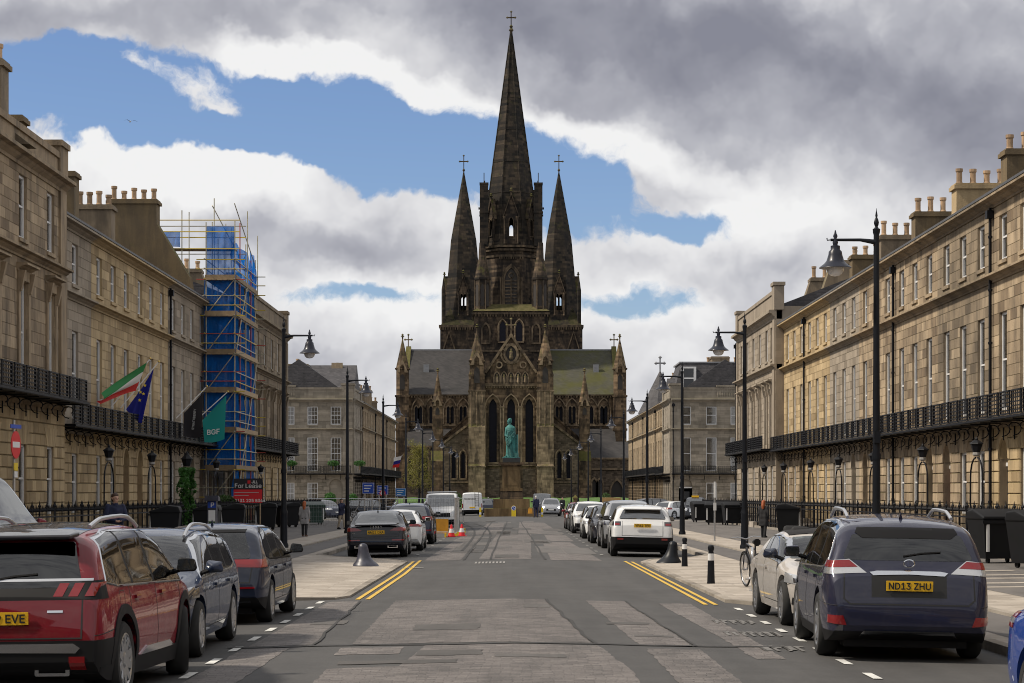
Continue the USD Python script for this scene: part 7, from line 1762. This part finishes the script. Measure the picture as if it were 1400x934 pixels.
for i, x in enumerate((-22.6, -18.3, -15.6)): bush('planter', ['green planter on the balcony, leftmost of three on the corner house', 'green planter on the balcony above the corner house door', 'green planter on the balcony at the corner house edge'][i], (x, 217.2, 4.3), (.6, .3, .28), 900, 'ivy', .06, 'planter')
for i, x in enumerate((-23.0, -20.4)): bush('window_box', ['flower box under the left ground-floor window of the corner house', 'flower box under the ground-floor window next to the topiary'][i], (x, 217.3, -.1), (.6, .25, .22), 700, 'leaf_green', .05, 'flower box')
t = thing('street_tree', 'thin tree with yellow green spring leaves at the far left before the cathedral', 'tree', (-13.6, 309, -.9))
tr = MB().tube([[0, 0, 0], [.1, 0, 2], [0, .1, 4.2], [.15, 0, 6.5], [.1, 0, 8.6]], [.2, .17, .13, .08, .03], 8)
tips = []
for k in range(26):
    a = k * 2.4; z = 2.2 + k * .26; l = 2.2 - .05 * k + npr.uniform(-.3, .3)
    p1 = np.array([l * math.cos(a), l * math.sin(a), z + l * .75]); p0 = np.array([.05, 0, z])
    tr.tube([p0, p0 * .5 + p1 * .5 + [0, 0, -.1], p1], [.05, .03, .012], 5); tips += [p0 * (1 - u) + p1 * u for u in (.45, .6, .75, .88, 1.0)]
tr.put('trunk', 'trim_black', t)
tips = np.array(tips); q = np.repeat(tips, 60, 0) + npr.normal(size=(len(tips) * 60, 3)) * np.array([.34, .34, .30])
leaves(MB(), q, .075, npr).put('crown', 'leaf_yellow', t, kind='stuff')
for x, y, s, lab in ((13.3, 300, .8, 'small green shrub by the far right terrace'), (-8.2, 316, .8, 'small shrub at the lawn edge left of the vans')):
    bush('shrub', lab, (x, y, -.9), (s, s, s * 1.4), 1200, 'leaf_green', .09, 'shrub')
# gull
t = thing('gull', 'small dark gull gliding high in the blue sky on the left', 'bird', (-36, 200, 36.6), 25)
m = manifold3d.Manifold.batch_hull([manifold3d.Manifold.sphere(r, 8).translate([0, y, 0]) for y, r in ((-.22, .02), (-.05, .07), (.12, .065), (.2, .04), (.28, .012))])
MB().tm(m).put('body', 'letter_grey', t, smooth=60)
for s in (-1, 1): MB().sheet([[[0, -.07, .03], [0, .1, .03]], [[s * .3, -.06, .16], [s * .3, .09, .16]], [[s * .62, -.10, .06], [s * .62, -.02, .06]], [[s * .7, -.12, .02], [s * .7, -.11, .02]]]).put('wing', 'bell_grey', t)
MB().sheet([[[-.06, -.32, 0], [.06, -.32, 0]], [[-.02, -.18, 0], [.02, -.18, 0]]]).put('tail', 'letter_grey', t)

# ------------------------------------------------------------------ statue and its island
look('verdigris', (0.021, 0.115, 0.106), .75, vary=.7, vscale=2.6, bump=.3, bscale=9)
look('dark_bronze', (0.02, 0.022, 0.024), .5, vary=.3)
SY = 189.0; g0 = zg(0, SY) - .02
t = thing('statue_plinth', 'stepped stone plinth of the bronze statue in the middle of the street', 'plinth', (-.05, SY, g0))
def stones(x0, x1, y0, y1, z0, z1, n, m):
    for k in range(n):
        a, b = x0 + (x1 - x0) * k / n, x0 + (x1 - x0) * (k + 1) / n
        q = manifold3d.Manifold.cube([b - a - .012, y1 - y0, z1 - z0 - .01]).translate([a + .006, y0, z0]); MB().tm(q, npr.uniform(.2, .8)).put('plinth_stone', m, t)
stones(-2.4, 2.4, -2.4, 2.4, 0, .72, 4, 'pedestal_stone'); stones(-1.62, 1.62, -1.62, 1.62, .72, 1.55, 3, 'pedestal_stone')
MB().frustum(-1.05, 1.05, -1.05, 1.05, 1.55, -.95, .95, -.95, .95, 2.25, .2).put('base_block', 'church_stone', t)
MB().frustum(-.82, .82, -.82, .82, 2.25, -.78, .78, -.78, .78, 4.45, .6).box(-.98, .98, -.98, .98, 2.25, 2.5, .4).put('pedestal', 'pedestal_stone', t)
MB().prism(sg.box(-.55, 2.75, .55, 4.1).difference(sg.box(-.5, 2.8, .5, 4.05)), 'y', -.83, -.80).put('panel_frame', 'pedestal_stone', t)
MB().box(-.92, .92, -.92, .92, 4.45, 4.6, .4).box(-1.15, 1.15, -1.15, 1.15, 4.6, 4.8, .3).put('cornice', 'church_stone', t)
MB().box(-.78, .78, -.78, .78, 4.8, 5.2).put('bronze_base', 'dark_bronze', t)
s = thing('statue', 'green bronze statue of a robed man looking left', 'statue', (-.10, SY, g0 + 5.2), -18)
UsdGeom.Xformable(s).AddScaleOp().Set(Gf.Vec3f(.82, .9, 1.04))
nz, na = 60, 72
prof = PchipInterpolator([0, .15, .6, 1.2, 1.7, 2.05, 2.45, 2.72, 2.84], [.60, .56, .50, .47, .50, .46, .47, .36, .15]); prd = PchipInterpolator([0, .6, 1.4, 2.0, 2.5, 2.84], [.50, .44, .42, .40, .34, .13]); lean = PchipInterpolator([0, 1.0, 2.0, 2.84], [.06, .0, -.02, -.10])
g = np.zeros((nz, na, 3))
for i, z in enumerate(np.linspace(.04, 2.84, nz)):
    for j in range(na):
        a = 2 * pi * j / na
        fold = .045 * math.sin(9 * a + 1.6 * math.sin(z * 1.3) + z * .8) * (1 if z < 1.6 else max(0, (2.5 - z) / .9)) + .05 * math.sin(3 * z * 2.3 - 2.2 * math.cos(a + .5) * 2) * (1.1 < z < 2.3) * .8
        r = 1 + fold / .45
        g[i, j] = (float(lean(z)) + float(prof(z)) * r * math.cos(a), float(prd(z)) * r * math.sin(a), z)
m = MB(); gg = np.concatenate([g, g[:, :1]], 1); m.sheet(gg)
body = m.put('robe', 'verdigris', s, smooth=True)
def blob(rows): return manifold3d.Manifold.batch_hull([manifold3d.Manifold.sphere(r, 16).translate(list(c)) for *c, r in rows])
hd = blob([(-.15, 0, 3.20, .20), (-.19, -.01, 3.06, .15), (-.08, .02, 3.24, .19), (-.05, .02, 3.12, .16)]) + blob([(-.40, -.02, 3.12, .03), (-.33, -.02, 3.22, .04), (-.32, -.02, 3.06, .05)]) + blob([(-.29, -.01, 2.95, .08), (-.12, 0, 3.02, .12)]) + blob([(-.10, 0, 2.75, .17), (-.12, 0, 3.02, .10)]) + blob([(-.10, -.20, 3.12, .04), (-.09, -.205, 3.18, .035)])
MB().tm(hd).put('head', 'verdigris', s, smooth=50)
sh_ = blob([(-.46, -.02, 2.50, .19), (.32, 0, 2.50, .20), (-.12, .06, 2.70, .16), (-.10, -.2, 2.35, .2)])
MB().tm(sh_).put('shoulders', 'verdigris', s, smooth=50)
ra = blob([(-.46, -.08, 2.48, .16), (-.52, -.20, 1.95, .13)]) + blob([(-.52, -.2, 1.95, .13), (-.24, -.44, 1.84, .085)]) + blob([(-.24, -.44, 1.84, .08), (-.12, -.5, 1.88, .05), (-.16, -.5, 1.80, .05)])
MB().tm(ra).put('right_arm', 'verdigris', s, smooth=50)
for k in range(4): MB().tm(blob([(-.12, -.52, 1.90 - k * .03, .022), (-.03, -.54, 1.88 - k * .032, .018)])).put('finger', 'verdigris', s, smooth=50)
MB().tm(blob([(-.18, -.52, 1.95, .022), (-.10, -.54, 1.99, .018)])).put('thumb', 'verdigris', s, smooth=50)
la = blob([(.32, -.02, 2.48, .17), (.46, -.12, 1.98, .14)]) + blob([(.46, -.12, 1.98, .14), (.40, -.38, 1.78, .09)])
MB().tm(la).put('left_arm', 'verdigris', s, smooth=50)
sw = MB()
for k in range(6): sw.tube([[-.52 + .03 * k, -.30 - .02 * k, 1.72 - .12 * k], [-.2, -.52, 1.62 - .13 * k], [.2, -.50, 1.86 - .10 * k], [.46, -.26, 2.2 - .05 * k]], [.03, .05, .05, .03], 7)
sw.put('drapery_fold', 'verdigris', s, smooth=60)
for x, r_ in ((-.42, 0), (.02, 0)): MB().tm(blob([(x, -.42, .07, .075), (x - .10, -.68, .05, .05), (x, -.3, .12, .09)])).put('foot', 'verdigris', s, smooth=50)
MB().box(.42, .72, -.05, .35, .02, 2.0).box(.40, .78, -.30, .30, .02, .42).put('pillar', 'verdigris', s)
MB().box(-.75, .80, -.72, .72, -.0, .06).put('bronze_foot', 'verdigris', s)
def keep_left(label, x, y, disc):
    t = thing('traffic_bollard', label, 'bollard', (x, y, zg(x, y)))
    w, h = (.20, .95) if disc else (.09, .85)
    sh = sg.LineString([(0, w), (0, h - w)]).buffer(w, 12).union(sg.box(-w, 0, w, h - w))
    MB().prism(sh, 'y', -w * .6, w * .6).put('shell', 'sign_yellow', t)
    if disc:
        MB().prism(sg.Point(0, h - w - .02).buffer(.15, 16), 'y', -w * .6 - .012, -w * .6 - .002).put('blue_disc', 'sign_blue', t); MB().prism(sg.Point(0, h - w - .02).buffer(w, 16).difference(sg.Point(0, h - w - .02).buffer(.15, 16)), 'y', -w * .6 - .008, -w * .6 - .002).put('white_ring', 'letter_white', t)
        MB().add([[-.09, -w * .6 - .016, h - w + .03], [.07, -w * .6 - .016, h - w - .09], [.09, -w * .6 - .016, h - w - .06], [-.06, -w * .6 - .016, h - w + .06]], [[0, 1, 2, 3]]).put('white_arrow', 'letter_white', t)
    else: MB().box(-w - .003, w + .003, -w * .6 - .004, w * .6 + .004, .2, .4).put('white_band', 'letter_white', t)
keep_left('yellow keep-left bollard with a blue roundel before the statue steps', .15, 186.0, True); keep_left('thin yellow marker post left of the statue steps', -2.8, 187, False); keep_left('thin yellow marker post right of the statue steps', 2.65, 187, False)
keep_left('small yellow marker post beside the parked estate by the blue signs', -13.4, 150, False); keep_left('small yellow marker post before the silver white hatchback', 13.3, 165, False)

# ------------------------------------------------------------------ people
look('skin', (0.42, 0.25, 0.18), .55, vary=.1)
look('hair_brown', (0.045, 0.022, 0.012), .6); look('hair_red', (0.30, 0.075, 0.02), .6, vary=.3, vscale=20); look('hair_grey', (0.35, 0.34, 0.33), .6)
look('cloth_navy', (0.008, 0.012, 0.040), .85, vary=.3, vscale=6); look('cloth_grey', (0.25, 0.245, 0.25), .9, vary=.2, vscale=8); look('cloth_black', (0.010, 0.010, 0.012), .85); look('cloth_khaki', (0.30, 0.25, 0.19), .9); look('cloth_denim', (0.02, 0.03, 0.06), .9); look('boot_brown', (0.075, 0.035, 0.02), .6)
def chain(rows, n=14):
    out = manifold3d.Manifold()
    for a, b in zip(rows[:-1], rows[1:]):
        out += manifold3d.Manifold.batch_hull([manifold3d.Manifold.sphere(r, n).translate([x, y, z]) for x, y, z, r in (a, b)])
    return out
def hull(rows, n=14): return manifold3d.Manifold.batch_hull([manifold3d.Manifold.sphere(r, n).translate([x, y, z]) for x, y, z, r in rows])
def smooth(m, it=6, edge=.03):
    q = m.refine_to_length(edge).to_mesh(); tm = trimesh.Trimesh(q.vert_properties[:, :3], q.tri_verts, process=True)
    trimesh.smoothing.filter_taubin(tm, .5, .53, iterations=it); return tm
def person(label, loc, rz, h, coat, legs_mat, hair, arms='down', coat_len=.80, stride=.10, long_hair=False, shoe='cloth_black', head_turn=0.0, group=None):
    """Faces -y. Joint positions are for 1.75 m and scaled."""
    k = h / 1.75
    t = thing('person', label, 'person', loc, rz, group)
    hipz, sz = .92, 1.43
    J = {}
    for s in (-1, 1):
        f = stride * s
        J[s] = dict(hip=(s * .09, 0, hipz, .09), knee=(s * .10, -.02 - f * .5, .49, .058), ankle=(s * .10, .02 - f, .09, .042), toe=(s * .115, -.15 - f, .04, .035), heel=(s * .10, .05 - f, .04, .04))
        sh = (s * .185, .0, sz, .058)
        if arms == 'down': J[s]['arm'] = [sh, (s * .235, .03, 1.13, .044), (s * .225, -.07, .88, .032)]
        elif arms == 'front': J[s]['arm'] = [sh, (s * .255, -.04, 1.15, .046), (s * .045, -.26, 1.08, .034)]
        else: J[s]['arm'] = [sh, (s * .24, -.16, 1.20, .046), (s * .06, -.33, 1.40, .033)]
    def hand(s):
        w = np.array(J[s]['arm'][2][:3]); e = np.array(J[s]['arm'][1][:3]); d = (w - e) / np.linalg.norm(w - e)
        side = np.array([1.0, 0, 0]) - d * d[0]; side /= np.linalg.norm(side); nrm = np.cross(d, side)
        out = hull([(*(w + side * .0), .024), (*(w + d * .085 + side * .028), .014), (*(w + d * .085 - side * .028), .014)], 8)
        for i, l in enumerate((.062, .074, .070, .054)):
            o = side * (-.03 + .02 * i); p = w + d * .08 + o
            out += chain([(*p, .010), (*(p + d * l * .55 + nrm * .012), .009), (*(p + d * l + nrm * .035), .0075)], 6)
        p = w + d * .02 - side * s * .026
        out += chain([(*p, .012), (*(p + d * .035 - side * s * .022), .011), (*(p + d * .062 - side * s * .018 + nrm * .02), .009)], 6)
        return out
    body = hull([(-.085, 0, .95, .085), (.085, 0, .95, .085), (-.10, 0, 1.16, .085), (.10, 0, 1.16, .085)]) + hull([(-.10, 0, 1.16, .085), (.10, 0, 1.16, .085), (-.14, .0, 1.38, .075), (.14, 0, 1.38, .075), (0, -.02, 1.34, .10)]) + chain([(0, .01, 1.40, .062), (0, -.005, 1.54, .053)])
    for s in (-1, 1):
        j = J[s]; body += chain([j['hip'], j['knee'], j['ankle']]) + hull([j['heel'], j['toe'], j['ankle']]) + chain(j['arm']) + hand(s)
    hz = 1.63
    head = hull([(0, .02, hz + .03, .085), (0, -.02, hz + .02, .078), (0, -.035, hz - .06, .050), (0, -.055, hz - .085, .028)]) + hull([(0, -.105, hz - .018, .012), (0, -.092, hz + .03, .010), (-.014, -.09, hz - .02, .009), (.014, -.09, hz - .02, .009)], 8)
    for s in (-1, 1): head += hull([(s * .083, .01, hz - .01, .014), (s * .086, .02, hz + .025, .016)], 8)
    head += hull([(-.022, -.083, hz - .058, .008), (.022, -.083, hz - .058, .008)], 6) + hull([(-.04, -.080, hz + .042, .012), (.04, -.080, hz + .042, .012)], 6)
    head = head.rotate([0, 0, head_turn])
    body += head
    S3 = np.diag([k, k, k])
    MB().tm(smooth(body, 4, .035)).move(S3).put('body', 'skin', t, smooth=True)
    e = MB()
    for s in (-1, 1): e.tm(manifold3d.Manifold.sphere(.013, 8).translate([s * .032, -.088, hz + .014]).rotate([0, 0, head_turn]))
    e.move(S3).put('eyes', 'board_black', t)
    hr = hull([(0, .03, hz + .05, .092), (0, -.005, hz + .075, .08), (0, .05, hz - .02, .075)]) - manifold3d.Manifold.cube([.4, .2, .2], True).translate([0, -.15, hz - .055])
    if long_hair: hr += chain([(0, .05, hz, .085), (0, .075, hz - .12, .085), (0, .08, hz - .24, .06)])
    MB().tm(smooth(hr.rotate([0, 0, head_turn]), 3, .03)).move(S3).put('hair', hair, t, smooth=True)
    c = hull([(-.10, 0, 1.14, .105), (.10, 0, 1.14, .105), (-.15, .0, 1.40, .085), (.15, 0, 1.40, .085), (0, -.02, 1.34, .115)]) + hull([(-.10, 0, 1.14, .105), (.10, 0, 1.14, .105), (-.115, 0, coat_len + .06, .11), (.115, 0, coat_len + .06, .11)])
    c = c.trim_by_plane([0, 0, 1], coat_len)
    for s in (-1, 1):
        a = J[s]['arm']; w = tuple(np.array(a[1][:3]) * .08 + np.array(a[2][:3]) * .92)
        c += chain([(*a[0][:3], .078), (*a[1][:3], .062), (*w, .048)])
    c += manifold3d.Manifold.revolve(manifold3d.CrossSection([[(.055, 0), (.085, -.03), (.075, .05), (.06, .05)]]), 20).translate([0, 0, 1.47])
    tm = smooth(c, 4, .035); v = tm.vertices; n_ = meshkit.noise(v * 9) - .5; tm.vertices = v + tm.vertex_normals * n_[:, None] * .022
    MB().tm(tm).move(S3).put('coat', coat, t, smooth=True)
    l = manifold3d.Manifold()
    for s in (-1, 1):
        j = J[s]; l += chain([(*j['hip'][:3], .11), (*j['knee'][:3], .075), (j['ankle'][0], j['ankle'][1], .10, .062)])
    MB().tm(smooth(l + hull([(-.08, 0, .93, .10), (.08, 0, .93, .10)]), 4, .035)).move(S3).put('trousers', legs_mat, t, smooth=True)
    for s in (-1, 1):
        j = J[s]; MB().tm(hull([(j['heel'][0], j['heel'][1], .045, .046), (j['toe'][0], j['toe'][1] - .02, .042, .042), (j['ankle'][0], j['ankle'][1], .10, .052)])).move(S3).put('shoe', shoe, t, smooth=True)
    return t, k
def at_p(x, y): return (x, y, zp(x, y) if abs(x) > 5.85 else zg(x, y))
person('person in a navy jacket with clasped hands above the roof of the red crossover', at_p(-10.1, 54), 24, 1.80, 'cloth_navy', 'cloth_denim', 'hair_brown', 'front', head_turn=18)
person('red-haired person in a pale grey coat walking away on the left pavement', at_p(-9.0, 92), 172, 1.52, 'cloth_grey', 'cloth_black', 'hair_red', 'down', coat_len=.62, long_hair=True, shoe='boot_brown')
p, k = person('person in a navy jacket and pale trousers holding up a phone by the lamp post', at_p(-9.0, 112), 50, 1.60, 'cloth_navy', 'cloth_khaki', 'hair_brown', 'phone', stride=.16)
ph = thing('phone', 'dark phone held up by the person in pale trousers', 'phone', (-9.0, 112, zp(9, 112)), 50)
MB().box(-.05, .05, -.50, -.485, 1.30, 1.44).put('case', 'board_black', ph); MB().box(-.045, .045, -.484, -.482, 1.31, 1.43).put('screen', 'car_glass', ph)
person('person in a dark suit standing right of the statue steps', at_p(2.05, 181), 200, 1.82, 'cloth_navy', 'cloth_navy', 'hair_grey', 'down', stride=.05)
person('person in black with long auburn hair by the right railings', at_p(10.5, 88.5), 150, 1.55, 'cloth_black', 'cloth_black', 'hair_red', 'down', coat_len=.55, long_hair=True)
person('person in dark clothes at the edge of the lawn left of the statue', (-3.4, 305, zg(-3.4, 305)), 180, 1.65, 'cloth_navy', 'cloth_black', 'hair_grey', 'down')
person('person in black just right of the silver car with headlights', at_p(4.9, 206), 20, 1.75, 'cloth_black', 'cloth_black', 'hair_brown', 'down')
b = thing('orange_bag', 'small orange bag beside the person in the dark suit', 'bag', (1.55, 181.2, zg(1.5, 181) + .32))
MB().frustum(-.2, .2, -.12, .12, 0, -.16, .16, -.08, .08, .42).put('bag', 'orange_barrier', b); MB().tube([[-.1, 0, .42], [0, 0, .55], [.1, 0, .42]], .015, 5).put('handle', 'orange_barrier', b)
